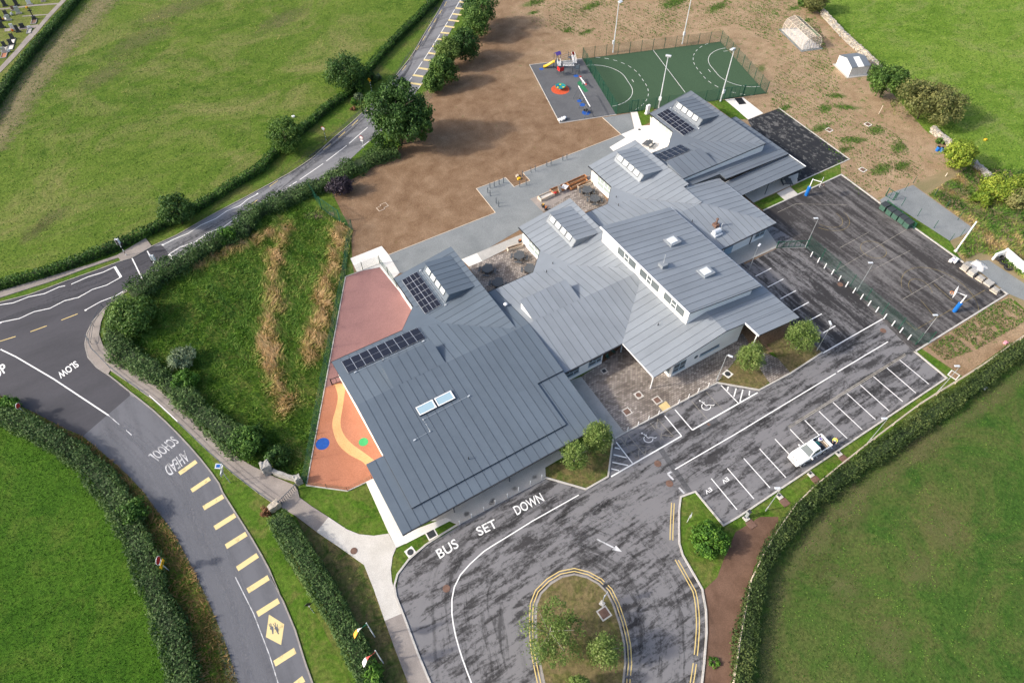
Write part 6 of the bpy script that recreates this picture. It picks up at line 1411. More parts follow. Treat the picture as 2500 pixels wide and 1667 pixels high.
MB().tube([(0, 0, 0), (0, 0, 2.2)], .045).build('pole', M['galv_pale'], t); sign_plate(t, 'circle', .7, 2.1, 'red', yoff=-.05, name='rim'); sign_plate(t, 'circle', .56, 2.1, 'white', yoff=-.085, name='face', thick=.01); sign_plate(t, 'rect', (.5, .3), 1.5, 'white', name='sub_plate')
b = P(*A1(1490, 45)); t = thing('speed_sign', 'small white sign in the hedge at the top of the road', 'road sign', b, R(-60))
MB().tube([(0, 0, 0), (0, 0, 2.2)], .045).build('pole', M['galv_pale'], t); sign_plate(t, 'rect', (.5, .6), 1.9, 'white', name='plate'); sign_plate(t, 'circle', .4, 2.0, 'red', yoff=-.095, name='disc', thick=.01)
sg = crop(500, 1110, 100, 1960)
b = P(*sg(1215, 1330)); t = thing('crossing_beacon', 'solar powered twin-lamp beacon on a grey pole beside the yellow bars', 'beacon', b, R(62))
MB().tube([(0, 0, 0), (0, 0, 3.9)], .05).build('pole', M['galv'], t); MB().box((0, 0, 4.0), (.62, .62, .05), M=Matrix.Rotation(R(12), 3, 'X')).build('mount', M['white'], t); MB().box((0, 0, 4.05), (.36, .36, .03), M=Matrix.Rotation(R(12), 3, 'X')).build('solar_panel', M['blue'], t)
for sx in (-.33, .33): MB().box((sx, -.1, 3.15), (.42, .08, .2)).build('lamp_board', M['white'], t)
MB().box((0, .12, 2.5), (.9, .05, .55)).build('sign_back', M['galv'], t)
b = P(*D2(905, 918)); t = thing('island_sign', 'grey diamond-backed sign on a leaning post on the traffic island', 'sign', b, R(20))
MB().tube([(0, 0, .1), (0, 0, 2.7)], .04).build('pole', M['galv_pale'], t); sign_plate(t, 'rect', (.75, .75), 2.75, 'galv_pale', name='plate'); MB().box((0, 0, .12), (.5, .5, .1)).build('footing', M['concrete'], t)
b = P(*D2(1603, 248)); t = thing('direction_sign', 'pale arrow-shaped sign on a short post beside the double yellow lines', 'sign', b, R(35))
MB().tube([(0, 0, 0), (0, 0, 1.9)], .035).build('pole', M['galv_pale'], t); sign_plate(t, 'dia', (.75, .6), 1.9, 'galv_pale', name='plate')
b = P(*D1(560, 990)); t = thing('school_sign', 'dark-backed sign on a striped pole leaning beside the entrance hedge', 'road sign', b, R(170)); striped_pole(t, 2.2)
sign_plate(t, 'dia', .8, 2.4, 'black', name='plate')
# flag poles with outrigger
def flag(label, base, h, cols, ang, seed):
    t = thing('flag_pole', label, 'flag', (base[0], base[1], 0), 0, 'flags at the school entrance')
    MB().lathe((0, 0, 0), [(.06, 0), (.055, h*.5), (.035, h), (.06, h+.02), (.03, h+.1)], 10).build('pole', M['white'], t)
    n = 12; mb = MB()
    for i in range(n):
        for j in range(5): pass
    g = random.Random(seed); ca, sa = math.cos(ang), math.sin(ang)
    def pt(s, k):
        d = s*1.55; wv = .12*math.sin(s*7+k*1.5)*s; drop = .75*s*s+(1-k)*(.35+.45*s)
        return (ca*d-sa*wv-sa*(k-.5)*.7*s, sa*d+ca*wv+ca*(k-.5)*.7*s, h-.15-drop)
    f = None
    for bnd, m_ in enumerate(cols):
        mb = MB(); vs = []; fs = []; ns = 6; nk = 5
        for i in range(ns+1):
            for j in range(nk): vs.append(pt((bnd+i/ns)/len(cols), j/(nk-1)))
        for i in range(ns):
            for j in range(nk-1): fs.append((i*nk+j, i*nk+j+1, (i+1)*nk+j+1, (i+1)*nk+j))
        o = mb.add(vs, fs).build('flag_band', M[m_], t, smooth=True); s = o.modifiers.new('thick', 'SOLIDIFY'); s.thickness = .012
    return t
M['flag_green'] = plain('flag_green', (.01, .28, .17), .7); M['flag_orange'] = plain('flag_orange', (.85, .36, .05), .7); M['flag_red'] = plain('flag_red', (.55, .10, .09), .7)
flag('flag of green, white and orange bands flying beside the entrance hedge', P(*D1(1057, 1188)), 4.7, ('flag_green', 'white', 'flag_orange'), R(178), 1)
flag('red and white flag flying beside the entrance hedge, nearest the bottom edge', P(*D1(1127, 1403)), 4.7, ('flag_red', 'flag_red', 'white'), R(182), 2)
# gate piers
b = P(*C1(190, 1180)); t = thing('gate_pier', 'large rough stone gate pier with low wall beside the round bush', 'wall', b, 0)
def rough_block(d, n=3, amp=.05):
    bm = bmesh.new(); bmesh.ops.create_cube(bm, size=1); bmesh.ops.subdivide_edges(bm, edges=bm.edges[:], cuts=n, use_grid_fill=True)
    for v in bm.verts: v.co = Vector((v.co.x*d[0]+random.gauss(0, amp), v.co.y*d[1]+random.gauss(0, amp), (v.co.z+.5)*d[2]+random.gauss(0, amp*.5)))
    mb = MB(); bm.verts.index_update(); mb.add([v.co for v in bm.verts], [[v.index for v in f.verts] for f in bm.faces]); bm.free(); return mb
rough_block((1.0, .95, 1.9)).build('pier', M['stone_grey'], t)
q = P(*C1(440, 1265)); d = q-b; o = rough_block((d.length-1.0, .4, .9), 4, .03).build('wall', M['stone_grey'], t); o.location = (d.x*.55, d.y*.55, 0); o.rotation_euler = (0, 0, math.atan2(d.y, d.x))
o = rough_block((.75, .75, 1.3)).build('pier', M['stone_grey'], t); o.location = (d.x, d.y, 0)
b = P(*C1(245, 1480)); t = thing('gate_pier', 'pale stone gate pier at the near side of the footpath gate', 'wall', b); rough_block((1.3, .6, 1.1)).build('pier', M['stone'], t); t.rotation_euler = (0, 0, R(15))
gate('open metal gate across the old concrete footpath between the stone piers', P(*C1(285, 1462)), P(*C1(425, 1322)), 1.2, mat='steel_dark', mesh=False, bars=9)

# ================================================================== PLAY EQUIPMENT
pg = crop(1290, 110, 170, 1333)
def gp(x, y): return P(*pg(x, y))
def spot(x, y, r, mat): c = gp(x, y); MB().disc(c, r, .036, 24).build('safety_spot', M[mat], PLAY)
spot(250, 465, .42, 'rubber_blue'); spot(910, 597, .48, 'rubber_blue'); spot(980, 1078, .5, 'rubber_blue'); spot(1030, 1150, .55, 'rubber_blue'); spot(1105, 1300, .78, 'rubber_blue')
c = gp(610, 858); MB().disc(c, 1.75, .036, 36).build('safety_spot', M['rubber_red'], PLAY)
MB().sheet([gp(*q) for q in ((930, 735), (985, 685), (1150, 890), (1080, 915))], .036).build('safety_spot', M['turf_patch'], PLAY)
# climbing frame: towers with posts, roof, slide, bridge, panels
cl = gp(510, 440); t = thing('climbing_frame', 'climbing frame with purple roof, yellow slide and white bridges', 'play equipment', cl)
def rel(x, y): return gp(x, y)-cl
def tower(ctr, w, h, deck, posts='steel_dark'):
    for sx in (-1, 1):
        for sy in (-1, 1): MB().tube([(ctr.x+sx*w/2, ctr.y+sy*w/2, 0), (ctr.x+sx*w/2, ctr.y+sy*w/2, h)], .055, 8).build('post', M[posts], t)
    MB().box((ctr.x, ctr.y, deck), (w+.1, w+.1, .06)).build('deck', M['steel_dark'], t)
T1 = rel(545, 435); T2 = rel(610, 575); T3 = rel(905, 545); T4 = rel(815, 350)
tower(T1, .95, 3.0, 1.35); tower(T2, .95, 2.1, 1.0); tower(T3, .95, 2.2, 1.2); tower(T4, .9, 2.3, 1.2)
for sg_ in (-1, 1): MB().box((T1.x, T1.y+sg_*.28, 3.05), (1.15, .66, .05), M=Matrix.Rotation(R(38*sg_*-1), 3, 'X')).build('roof_panel', M['purple'], t)
MB().box((T2.x-.05, T2.y-.5, 1.4), (.9, .05, .75)).build('panel', M['red'], t); MB().box((T2.x-.5, T2.y, 1.4), (.05, .9, .75)).build('panel', M['red'], t)
MB().box((T4.x+.4, T4.y+.1, 1.8), (.6, .05, .7)).build('panel', M['red'], t); MB().box((T3.x, T3.y-.5, 1.5), (.8, .04, .9)).build('panel', M['galv'], t)
for i in range(3): MB().box((T1.x+.1, T1.y-.55-.12*i, 1.05-.35*i), (.8, .26, .06)).build('step', M['black'], t)
sb = rel(285, 440); st = T1+Vector((-.55, 0, 0)); dr = Vector((sb.x-st.x, sb.y-st.y, 0)); dn = dr.normalized(); nn = Vector((-dn.y, dn.x, 0))
prof = [(0, 1.35), (.12, 1.33), (.35, .95), (.6, .55), (.8, .3), (.92, .22), (1.0, .22)]
mb = MB(); vs = []; fs = []
for s_, z in prof:
    p = st+dr*s_
    for o_, dz in ((-.32, .22), (-.27, .22), (-.25, 0), (.25, 0), (.27, .22), (.32, .22), (.30, -.06), (-.30, -.06)): vs.append((p.x+nn.x*o_, p.y+nn.y*o_, z+dz))
for i in range(len(prof)-1):
    for j in range(8): fs.append((i*8+j, i*8+(j+1) % 8, (i+1)*8+(j+1) % 8, (i+1)*8+j))
mb.add(vs, fs).build('slide', M['yellow'], t, smooth=True)
def bridge(a, b, z, nm='bridge'):
    d = (b-a); n_ = Vector((-d.y, d.x, 0)).normalized(); k = MB()
    for o_ in (-.3, .3):
        for zz in (z, z+.6): k.tube([(a.x+n_.x*o_, a.y+n_.y*o_, zz), (b.x+n_.x*o_, b.y+n_.y*o_, zz)], .035, 6)
    o = k.build(nm, M['white'], t)
    for i in range(8):
        p = a+d*((i+.5)/8); MB().tube([(p.x+n_.x*.3, p.y+n_.y*.3, z), (p.x-n_.x*.3, p.y-n_.y*.3, z)], .04, 6).build('rung', M['white'], o)
bridge(T2+Vector((.5, 0, 0)), T3-Vector((.5, 0, 0)), 1.9); bridge(T3+Vector((0, .4, 0)), T4-Vector((0, .4, 0)), 1.9); bridge(T1+Vector((0, -.5, 0)), T2+Vector((0, .5, 0)), 1.6)
k = MB()
for z in (1.3, 1.7, 2.1): k.tube([(T1.x+.5, T1.y, z), (T4.x-.4, T4.y, z)], .025, 5)
k.build('net', M['galv'], t)
# spinner
c = gp(610, 850); t = thing('spinner_dish', 'round teal and yellow spinning dish on an orange-red safety disc', 'play equipment', (c.x, c.y, .03))
MB().lathe((0, 0, 0), [(.2, 0), (.16, .35), (.3, .4)], 16).build('pedestal', M['galv'], t)
MB().lathe((0, 0, .38), [(.3, 0), (.85, .12), (1.0, .3), (.96, .34), (.8, .2), (.2, .1)], 32).build('dish', M['teal'], t, smooth=True)
for i in range(6):
    a = i*1.047; MB().disc((.62*math.cos(a), .62*math.sin(a)), .2, .60, 14).build('painted_dot', M['yellow' if i % 2 else 'blue'], t)
# seesaw
c = gp(1040, 760); t = thing('seesaw', 'white seesaw beam with red seats on a green patch', 'play equipment', c, math.atan2((gp(1100, 835)-gp(990, 685)).y, (gp(1100, 835)-gp(990, 685)).x))
MB().box((0, 0, .35), (.3, .25, .7)).build('pivot', M['galv'], t); MB().box((0, 0, .75), (3.2, .16, .12)).build('beam', M['white'], t)
for sx in (-1, 1):
    MB().box((sx*1.45, 0, .86), (.42, .3, .08)).build('seat', M['red'], t); MB().tube([(sx*1.15, -.2, 1.15), (sx*1.15, .2, 1.15)], .02, 6).build('handle', M['red'], t)
# swings
s0, s1 = gp(905, 1040), gp(1160, 1400); s0 = gp(935, 1035); e0, e1 = (gp(875, 1030)+gp(1020, 1000))/2, (gp(1075, 1410)+gp(1240, 1385))/2
sw = thing('swing_set', 'long swing frame with a white top bar and dark A-frame legs', 'play equipment', e0, math.atan2((e1-e0).y, (e1-e0).x)); Ls = (e1-e0).length
MB().tube([(-.1, 0, 2.35), (Ls+.1, 0, 2.35)], .075, 10).build('top_bar', M['white'], sw)
for x in (0, Ls*.5, Ls):
    for sy in (-1, 1): MB().tube([(x, 0, 2.35), (x, sy*.95, 0)], .05, 8).build('leg', M['steel_dark'], sw)
for x in (Ls*.18, Ls*.32):
    sb_ = MB().box((x, 0, .5), (.42, .2, .04)).build('seat', M['black'], sw)
    for sx in (-.2, .2): MB().tube([(x+sx, 0, .5), (x+sx, 0, 2.3)], .012, 5).build('chain', M['galv'], sb_)
bs = MB().lathe((Ls*.75, 0, .5), [(.5, 0), (.55, .03), (.5, .06), (.45, .03)], 24).build('basket_seat', M['black'], sw)
for a in range(4): MB().tube([(Ls*.75+.5*math.cos(a*1.57+.78), .5*math.sin(a*1.57+.78), .53), (Ls*.75+.1*math.cos(a*1.57+.78), 0, 2.3)], .012, 5).build('chain', M['galv'], bs)
c = gp(640, 1440); t = thing('white_sacks', 'white sacks heaped in the near corner of the grey playground', 'sacks', c)
for i, (x, y, a) in enumerate(((-.35, .1, .3), (.2, .0, 1.0), (.0, -.2, .1), (.5, -.1, .6))):
    o = rough_block((.7, .5, .28), 3, .03).build('sack', M['white'], t, smooth=True); o.location = (x, y, .03+.06*i); o.rotation_euler = (0, 0, a)

# ================================================================== PICNIC TABLES
def picnic_hex(label, c, rz, group='octagonal picnic tables in the courtyards'):
    t = thing('picnic_table', label, 'picnic table', (c[0], c[1], .05), rz, group)
    for i in range(7):
        y = -.66+i*.22; x = .62+.14*(1-abs(y)/.66)*1.6 if abs(y) > .01 else .86; x = min(.86, x)
        MB().box((0, y, .74), (2*x*(1 if abs(y) < .5 else .8), .2, .045)).build('top_board', M['recycled_grey'], t)
    for i in range(4):
        a = i*math.pi/2+.785; cx, cy = 1.15*math.cos(a), 1.15*math.sin(a)
        MB().box((cx, cy, .45), (.28, 1.05, .05), a).build('bench', M['recycled_grey'], t)
        MB().box((cx*.5, cy*.5, .36), (1.1, .08, .1), a).build('support', M['recycled_grey'], t)
        MB().box((cx*.62, cy*.62, .36), (.09, .5, .72), a).build('leg', M['recycled_grey'], t)
    return t
tb = crop(1140, 580, 200, 2240); tc = crop(1300, 430, 180, 2352)
for f, x, y, a, lab in ((tb, 555, 850, .1, 'dark picnic table nearest the leftmost classroom in the paved court'), (tb, 1430, 490, .1, 'dark picnic table beside the stone planter and white wall'), (tb, 1720, 850, .2, 'dark picnic table half hidden by the angled gutter'), (tb, 840, 1230, .1, 'dark picnic table half hidden below the lower gutter of the court'), (tc, 1745, 440, .2, 'dark picnic table beside the planters in the upper court'), (tc, 1990, 720, .2, 'dark picnic table nearest the roof edge in the upper court')):
    p = P(*f(x, y), .75); picnic_hex(lab, (p.x, p.y), a)
def picnic_rect(label, c, rz):
    t = thing('picnic_table', label, 'picnic table', (c[0], c[1], .06), rz)
    for i in range(4): MB().box((0, -.3+.2*i, .74), (1.7, .18, .045)).build('top_board', M['recycled_grey'], t)
    for sy in (-1, 1):
        for k in range(2): MB().box((0, sy*(.68+.14*k), .45), (1.7, .13, .045)).build('bench_board', M['recycled_grey'], t)
    for sx in (-.55, .55):
        MB().box((sx, 0, .4), (.09, 1.6, .09)).build('cross_beam', M['recycled_grey'], t)
        for sy in (-1, 1): MB().tube([(sx, sy*.3, .72), (sx, sy*.65, 0)], .045, 6).build('leg', M['recycled_grey'], t)
p = P(*crop(1380, 200, 600, 2352)(800, 590), .6); picnic_rect('single dark picnic bench on the bright white concrete yard', p, R(20))
p = P(*crop(1380, 200, 600, 2352)(2120, 950), .6); picnic_rect('dark picnic bench under the far canopy beside the basketball hoop', p, R(60))
# planters and court clutter
def planter(label, a, b, w, h, mat, fill='soil', name='planter'):
    a, b = Vector((a.x, a.y, 0)), Vector((b.x, b.y, 0)); d = b-a; Lp = d.length; t = thing(name, label, 'planter', (a+b)/2+Vector((0, 0, .05)), math.atan2(d.y, d.x))
    for sy in (-1, 1): MB().box((0, sy*(w/2-.03), h/2), (Lp, .06, h)).build('side_board', M[mat], t)
    for sx in (-1, 1): MB().box((sx*(Lp/2-.03), 0, h/2), (.06, w-.125, h)).build('end_board', M[mat], t)
    MB().box((0, 0, h*.3), (Lp-.13, w-.13, h*.5)).build('earth_fill', M[fill], t); return t
planter('pale stone trough planter beside the picnic tables in the lower court', P(*tb(1110, 370)), P(*tb(1520, 235)), .55, .5, 'timber_pale', name='trough_planter')
planter('pale trough planter beside the picnic tables in the upper court', P(*tc(1430, 400)), P(*tc(1880, 230)), .6, .5, 'timber_pale', name='trough_planter')
planter('long orange timber planter nearest the upper classroom wall', P(*tc(1110, 330)), P(*tc(1700, 70)), .75, .55, 'timber_red')
planter('second orange timber planter just below the long one', P(*tc(1180, 440)), P(*tc(1730, 190)), .75, .55, 'timber_red')
planter('orange timber planter heaped with boards and rubble', P(*tc(600, 560)), P(*tc(1150, 340)), 1.0, .55, 'timber_red')
planter('pale timber planter at the left end of the upper court', P(*tc(220, 780)), P(*tc(660, 590)), 1.0, .55, 'timber_pale', 'concrete')
c = P(*tc(870, 420), .7); t = thing('plywood_sheet', 'cream plywood sheet leaning in the rubble-filled planter', 'board', (c.x, c.y, .35)); MB().box((0, 0, .45), (1.0, .05, 1.1), R(35), Matrix.Rotation(R(-35), 3, 'X')).build('sheet', M['timber_pale'], t)
c = P(*tc(1030, 340), .7); t = thing('pallet', 'white slatted pallet resting on the rubble-filled planter', 'pallet', (c.x, c.y, .62), R(30))
for i in range(5): MB().box((0, -.4+.2*i, .1), (1.0, .13, .03)).build('slat', M['white'], t)
for x in (-.45, 0, .45): MB().box((x, 0, .04), (.08, .95, .08)).build('bearer', M['white'], t)
c = P(*tc(720, 560), .4); t = thing('red_bag', 'small red bag lying in the rubble-filled planter', 'bag', (c.x, c.y, .45)); rough_block((.4, .3, .2), 2, .02).build('bag', M['red'], t)
def pot_plant(label, c, mat, leafm, spiky=True):
    t = thing('pot_plant', label, 'potted plant', (c.x, c.y, .06)); MB().lathe((0, 0, 0), [(.2, 0), (.28, .38), (.3, .4), (.25, .38)], 14).build('pot', M[mat], t)
    mb = MB()
    for i in range(18):
        a = i*2.4; l = .45+.2*((i*7) % 5)/5; el = .5+.9*((i*3) % 4)/4
        mb.add([(.03*math.cos(a+1.57), .03*math.sin(a+1.57), .38), (-.03*math.cos(a+1.57), -.03*math.sin(a+1.57), .38), (l*math.cos(a)*math.cos(el), l*math.sin(a)*math.cos(el), .38+l*math.sin(el))], [(0, 1, 2)])
    mb.build('leaves', M[leafm], t)
pot_plant('spiky orange plant in a dark pot at the lower court corner', P(*tb(1450, 150)), 'iron_dark', 'orange'); pot_plant('spiky red-orange plant in a dark pot left of the upper court', P(*tc(420, 1090)), 'iron_dark', 'orange'); pot_plant('yellow-green plant in a dark pot at the upper court planter end', P(*tc(335, 1000)), 'iron_dark', 'yellow')

# ================================================================== MANHOLES AND COVERS (part of the ground they sit in)
def cover(f, x, y, w, z, mat='iron', rim='concrete', rot=0.0, disc=False, parent=None, rimw=.14):
    c = P(*f(x, y)); o = MB().box((c.x, c.y, z), (w+2*rimw, w+2*rimw, .02), rot).build('manhole_rim', M[rim], parent or CARPARK) if rim else None
    mb = MB()
    if disc: mb.lathe((c.x, c.y, z+.006), [(w/2, 0), (w/2, .02)], 20)
    else: mb.box((c.x, c.y, z+.014), (w, w, .024), rot)
    mb.build('manhole_cover', M[mat], parent or CARPARK)
PLZ = bpy.data.objects['plaza']; GRD = bpy.data.objects['school_grounds']
cover(C2, 1110, 690, .75, .06, parent=PLZ); cover(C2, 1357, 595, .75, .06, parent=PLZ); cover(C2, 1205, 553, .7, .06, disc=True, parent=PLZ); cover(C2, 922, 356, .5, .06, 'iron_dark', parent=PLZ)
cover(C2, 1362, 1114, .85, .036, rim=None, disc=True); cover(C2, 1458, 1277, .85, .036, rim=None, disc=True); cover(D1, 1645, 793, .8, .036, rim=None, disc=True); cover(D1, 888, 487, .75, .105, rim=None, disc=True)
cover(B3, 843, 990, .8, .036, rim=None, disc=True); cover(B3, 1195, 1368, .8, .036, rim=None, disc=True); cover(C2, 1935, 380, .75, .06, 'iron_dark', 'concrete_white', R(10), True)
cover(D1, 1522, 348, .85, .06, 'iron_dark', 'concrete_white'); cover(D1, 1350, 496, .7, .06, 'iron_dark', 'concrete_white', R(8), True); cover(D2, 922, 998, .9, .125, 'iron')
for x, y in ((752, 1067), (1070, 1022), (1027, 1393)): cover(A3, x, y, .8, .03, 'iron', 'concrete_white', R(5), parent=GRD)
cover(B1, 1105, 367, .9, .03, 'soil', 'timber_pale', R(5), parent=GRD, rimw=.08); cover(B1, 1135, 342, .9, .03, 'soil', 'timber_pale', R(5), parent=GRD, rimw=.08); cover(B1, 1330, 330, .8, .03, 'soil', None, 0, True, GRD)
cover(C3, 1773, 388, .9, .03, 'soil', 'concrete_white', R(10)); cover(A2, 1212, 1066, .5, .065, 'iron_dark', None, 0, True, GRD); cover(C2, 1780, 793, .32, .038, 'paint_yellow' if False else 'iron', None)
for f, x, y, lab in ((D2, 2090, 230, 'first'), (D2, 2080, 200, 'first')): pass
def charger_base(label, f, x, y, box=False):
    c = P(*f(x, y)); t = thing('charger_base', label, 'plinth', (c.x, c.y, 0), R(-90), 'concrete bases along the parking bays')
    MB().box((0, 0, .1), (.62, .62, .12)).build('slab', M['concrete'], t); MB().box((.8, 0, .04), (.9, .9, .08)).build('access_cover', M['iron'], t); MB().box((-.15, 0, .21), (.26, .3, .04)).build('duct', M['iron_dark'], t)
    if box: MB().box((-.1, .1, .85), (.35, .3, 1.3)).build('charger', M['galv'], t, bevel=.03); MB().box((-.1, .1, 1.53), (.4, .35, .06)).build('cap', M['iron_dark'], t)
charger_base('grey electric charger on a white base at the corner of the bays', D2, 2085, 220, True); charger_base('white concrete base beside the lamp post near the EV bays', C3, 345, 1385); charger_base('white concrete base on the grass right of the pickup nose', C3, 600, 1205); charger_base('white concrete base on the grass behind the pickup', C3, 830, 1035)

# ================================================================== BASKETBALL HOOPS
def hoop(label, base, top, rz_arm):
    t = thing('basketball_hoop', label, 'basketball hoop', (base[0], base[1], .04), rz_arm, 'basketball hoops on the ball court')
    MB().tube([(0, 0, 0), (0, 0, 3.3)], .08, 10).build('pole', M['white'], t); MB().lathe((0, 0, .05), [(.26, 0), (.28, .2), (.28, 1.7), (.2, 1.75)], 14).build('padding', M['blue'], t)
    MB().tube([(0, 0, 3.2), (1.3, 0, 3.25)], .05, 8).build('arm', M['white'], t); MB().box((1.35, 0, 3.2), (.05, 1.5, 1.0)).build('backboard', M['white'], t)
    n = 20; MB().tube([(1.65+.24*math.cos(2*math.pi*i/n), .24*math.sin(2*math.pi*i/n), 2.9) for i in range(n+1)], .025, 6, False).build('rim', M['orange'], t)
    mb = MB()
    for i in range(10): a = i*.628; mb.tube([(1.65+.24*math.cos(a), .24*math.sin(a), 2.9), (1.65+.16*math.cos(a+.3), .16*math.sin(a+.3), 2.5)], .008, 4)
    mb.build('net', M['white'], t)
hoop('basketball hoop with blue padded post at the lower right of the court', P(*B3(1775, 1212)), None, R(115))
hoop('basketball hoop with blue padded post at the far end by the canopy', P(*B3(562, 262)), None, R(-62))

# ================================================================== FAR PLOT: POLYTUNNEL, SHED, WALL, BARRELS
gh = crop(1890, 30, 250, 2306)
a, b, c_ = P(*gh(635, 868)), P(*gh(170, 410)), P(*gh(1010, 800))
vL = Vector((b.x-a.x, b.y-a.y, 0)); vW = Vector((c_.x-a.x, c_.y-a.y, 0)); Lg, Wg = vL.length, vW.length
t = thing('greenhouse', 'clear polycarbonate tunnel greenhouse on a grey base', 'greenhouse', (a.x, a.y, 0), math.atan2(vL.y, vL.x)); sgn = 1 if vL.cross(vW).z > 0 else -1
prof = [(0, 0), (0, 1.4), (.55, 2.35), (Wg/2, 2.85), (Wg-.55, 2.35), (Wg, 1.4), (Wg, 0)]
M['poly'] = base_mat('poly', (.86, .84, .82), .12, spec=.5); t_, n_, l_, b_ = nodes(M['poly']); b_.inputs['Transmission Weight'].default_value = .88; b_.inputs['IOR'].default_value = 1.05
MB().box((Lg/2, sgn*Wg/2, .03), (Lg+1.0, Wg+1.0, .08)).build('base_slab', M['gravel'], t); MB().box((Lg/2, sgn*Wg/2, .09), (Lg-.1, Wg-.1, .04)).build('floor', M['concrete_white'], t)
for i in range(len(prof)-1):
    (y0, z0), (y1, z1) = prof[i], prof[i+1]; nb = 8
    for k in range(nb):
        x0, x1 = Lg*k/nb+.03, Lg*(k+1)/nb-.03
        MB().add([(x0, sgn*y0, z0+.1), (x1, sgn*y0, z0+.1), (x1, sgn*y1, z1+.1), (x0, sgn*y1, z1+.1)], [(0, 1, 2, 3)]).build('pane', M['poly'], t)
for k in range(9):
    x = Lg*k/8; MB().tube([(x, sgn*y, z+.1) for y, z in prof], .035, 5).build('rib', M['timber_pale'], t)
for y, z in prof: MB().tube([(0, sgn*y, z+.1), (Lg, sgn*y, z+.1)], .03, 5).build('purlin', M['timber_pale'], t)
for x in (0, Lg): 
    for f_ in (.25, .42, .58, .75): MB().tube([(x, sgn*Wg*f_, .1), (x, sgn*Wg*f_, 2.5)], .03, 5).build('stud', M['timber'], t)
    MB().add([(x, sgn*y*.98+sgn*.02, z*.98+.1) for y, z in prof], [tuple(range(len(prof)))]).build('end_pane', M['poly'], t)
a, b, c_ = P(*gh(1660, 1470)), P(*gh(1385, 1195)), P(*gh(2050, 1405))
vL = Vector((b.x-a.x, b.y-a.y, 0)); vW = Vector((c_.x-a.x, c_.y-a.y, 0)); Lg, Wg = vL.length, vW.length
t = thing('garden_shed', 'small steel shed with grey barn-shaped roof and pale sides', 'shed', (a.x, a.y, 0), math.atan2(vL.y, vL.x)); sgn = 1 if vL.cross(vW).z > 0 else -1
MB().box((Lg/2, sgn*Wg/2, .05), (Lg+.8, Wg+.8, .1)).build('base_slab', M['concrete_walk'], t)
prof = [(0, .1), (0, 2.0), (Lg/2, 2.7), (Lg, 2.0), (Lg, .1)]
for y in (0, Wg): MB().add([(x, sgn*y, z) for x, z in prof], [tuple(range(5))]).build('gable_wall', M['frame_white'] if y == 0 else M['galv_pale'], t)
for x in (0, Lg):
    for k in range(3): MB().box((x, sgn*Wg*(k+.5)/3, 1.05), (.05, Wg/3-.03, 1.9)).build('wall_panel', M['galv_pale'], t)
for i in (1, 2):
    (x0, z0), (x1, z1) = prof[i], prof[i+1]
    for k in range(3):
        y0, y1 = Wg*k/3-.06+.07*(k > 0), Wg*(k+1)/3+.06-.07*(k < 2)
        ex = .12*(1 if i == 2 else -1)
        xx0, zz0, xx1, zz1 = (x0-.14, z0-.04, x1, z1) if i == 1 else (x0, z0, x1+.14, z1-.04)
        MB().add([(xx0, sgn*y0, zz0+.02), (xx0, sgn*y1, zz0+.02), (xx1, sgn*y1, zz1+.02), (xx1, sgn*y0, zz1+.02), (xx0, sgn*y0, zz0+.08), (xx0, sgn*y1, zz0+.08), (xx1, sgn*y1, zz1+.08), (xx1, sgn*y0, zz1+.08)], [(0, 1, 2, 3), (7, 6, 5, 4), (0, 4, 5, 1), (1, 5, 6, 2), (2, 6, 7, 3), (3, 7, 4, 0)]).build('roof_panel', M['frame_white' if k == 1 and i == 1 else 'zinc_far'], t)
# dry stone wall: individual stones along the boundary
def stone_wall(label, line, h, w, mats, n_per_m=3.0):
    ln = smooth_line(line, .5); tot = line_len(ln); o0 = ln[0]; t = thing('stone_wall', label, 'stone wall', (o0.x, o0.y, 0))
    MB().kerb(ln, w*.8, 0, h*.85).build('wall_core', M['stone_grey'], t).location = (-o0.x, -o0.y, 0)
    protos = [rough_block((.42, .34, .26), 1, .05).build('stone', M[m_], None) for m_ in mats for _ in range(2)]
    datas = [p.data for p in protos]
    for p in protos: bpy.data.objects.remove(p)
    cnt = min(290, int(tot*n_per_m*3)); d = 0
    for i in range(cnt):
        s = tot*i/cnt; pp = sub_line(ln, s, s+.3)
        if len(pp) < 2: continue
        p = pp[0]; tdir = (pp[-1]-pp[0]).normalized(); nn_ = Vector((-tdir.y, tdir.x)); lvl = i % 3
        offs = (0, w*.42, -w*.42)[lvl]; z = (h*.82, h*random.uniform(.15, .7), h*random.uniform(.15, .7))[lvl]
        o = link('stone', random.choice(datas), t, (p.x+nn_.x*offs-o0.x, p.y+nn_.y*offs-o0.y, z), random.uniform(0, 3), (random.uniform(.8, 1.7), random.uniform(.8, 1.5), random.uniform(.7, 1.3)))
    return t
stone_wall('pale stone boundary wall running from the top edge down to the shed', WALL_LINE[1:6], 1.2, .75, ('stone', 'stone', 'stone_grey'))
stone_wall('short stretch of stone wall beyond the wide olive tree', G([(2272, 322), (2300, 345), (2318, 358)]), 1.1, .7, ('stone', 'stone_grey'), 4)
stone_wall('low grey stone wall running from the yellow-green tree to the bank', G([(2360, 395), (2395, 420), (2415, 440)]), .8, .7, ('stone_grey', 'stone_grey'), 4)
for i, (x, y) in enumerate(((1635, 1238), (1668, 1245))):
    c = P(*A3(x, y)); t = thing('barrel', ('left' if i == 0 else 'right')+' blue barrel of two beside the yellow-green tree', 'barrel', c, 0, 'blue barrels by the stone wall')
    MB().lathe((0, 0, 0), [(.25, 0), (.29, .1), (.29, .3), (.31, .32), (.29, .34), (.29, .75), (.25, .85)], 16).build('drum', M['blue'], t); MB().lathe((0, 0, .85), [(.26, 0), (.26, .03)], 16).build('lid', M['black'], t)
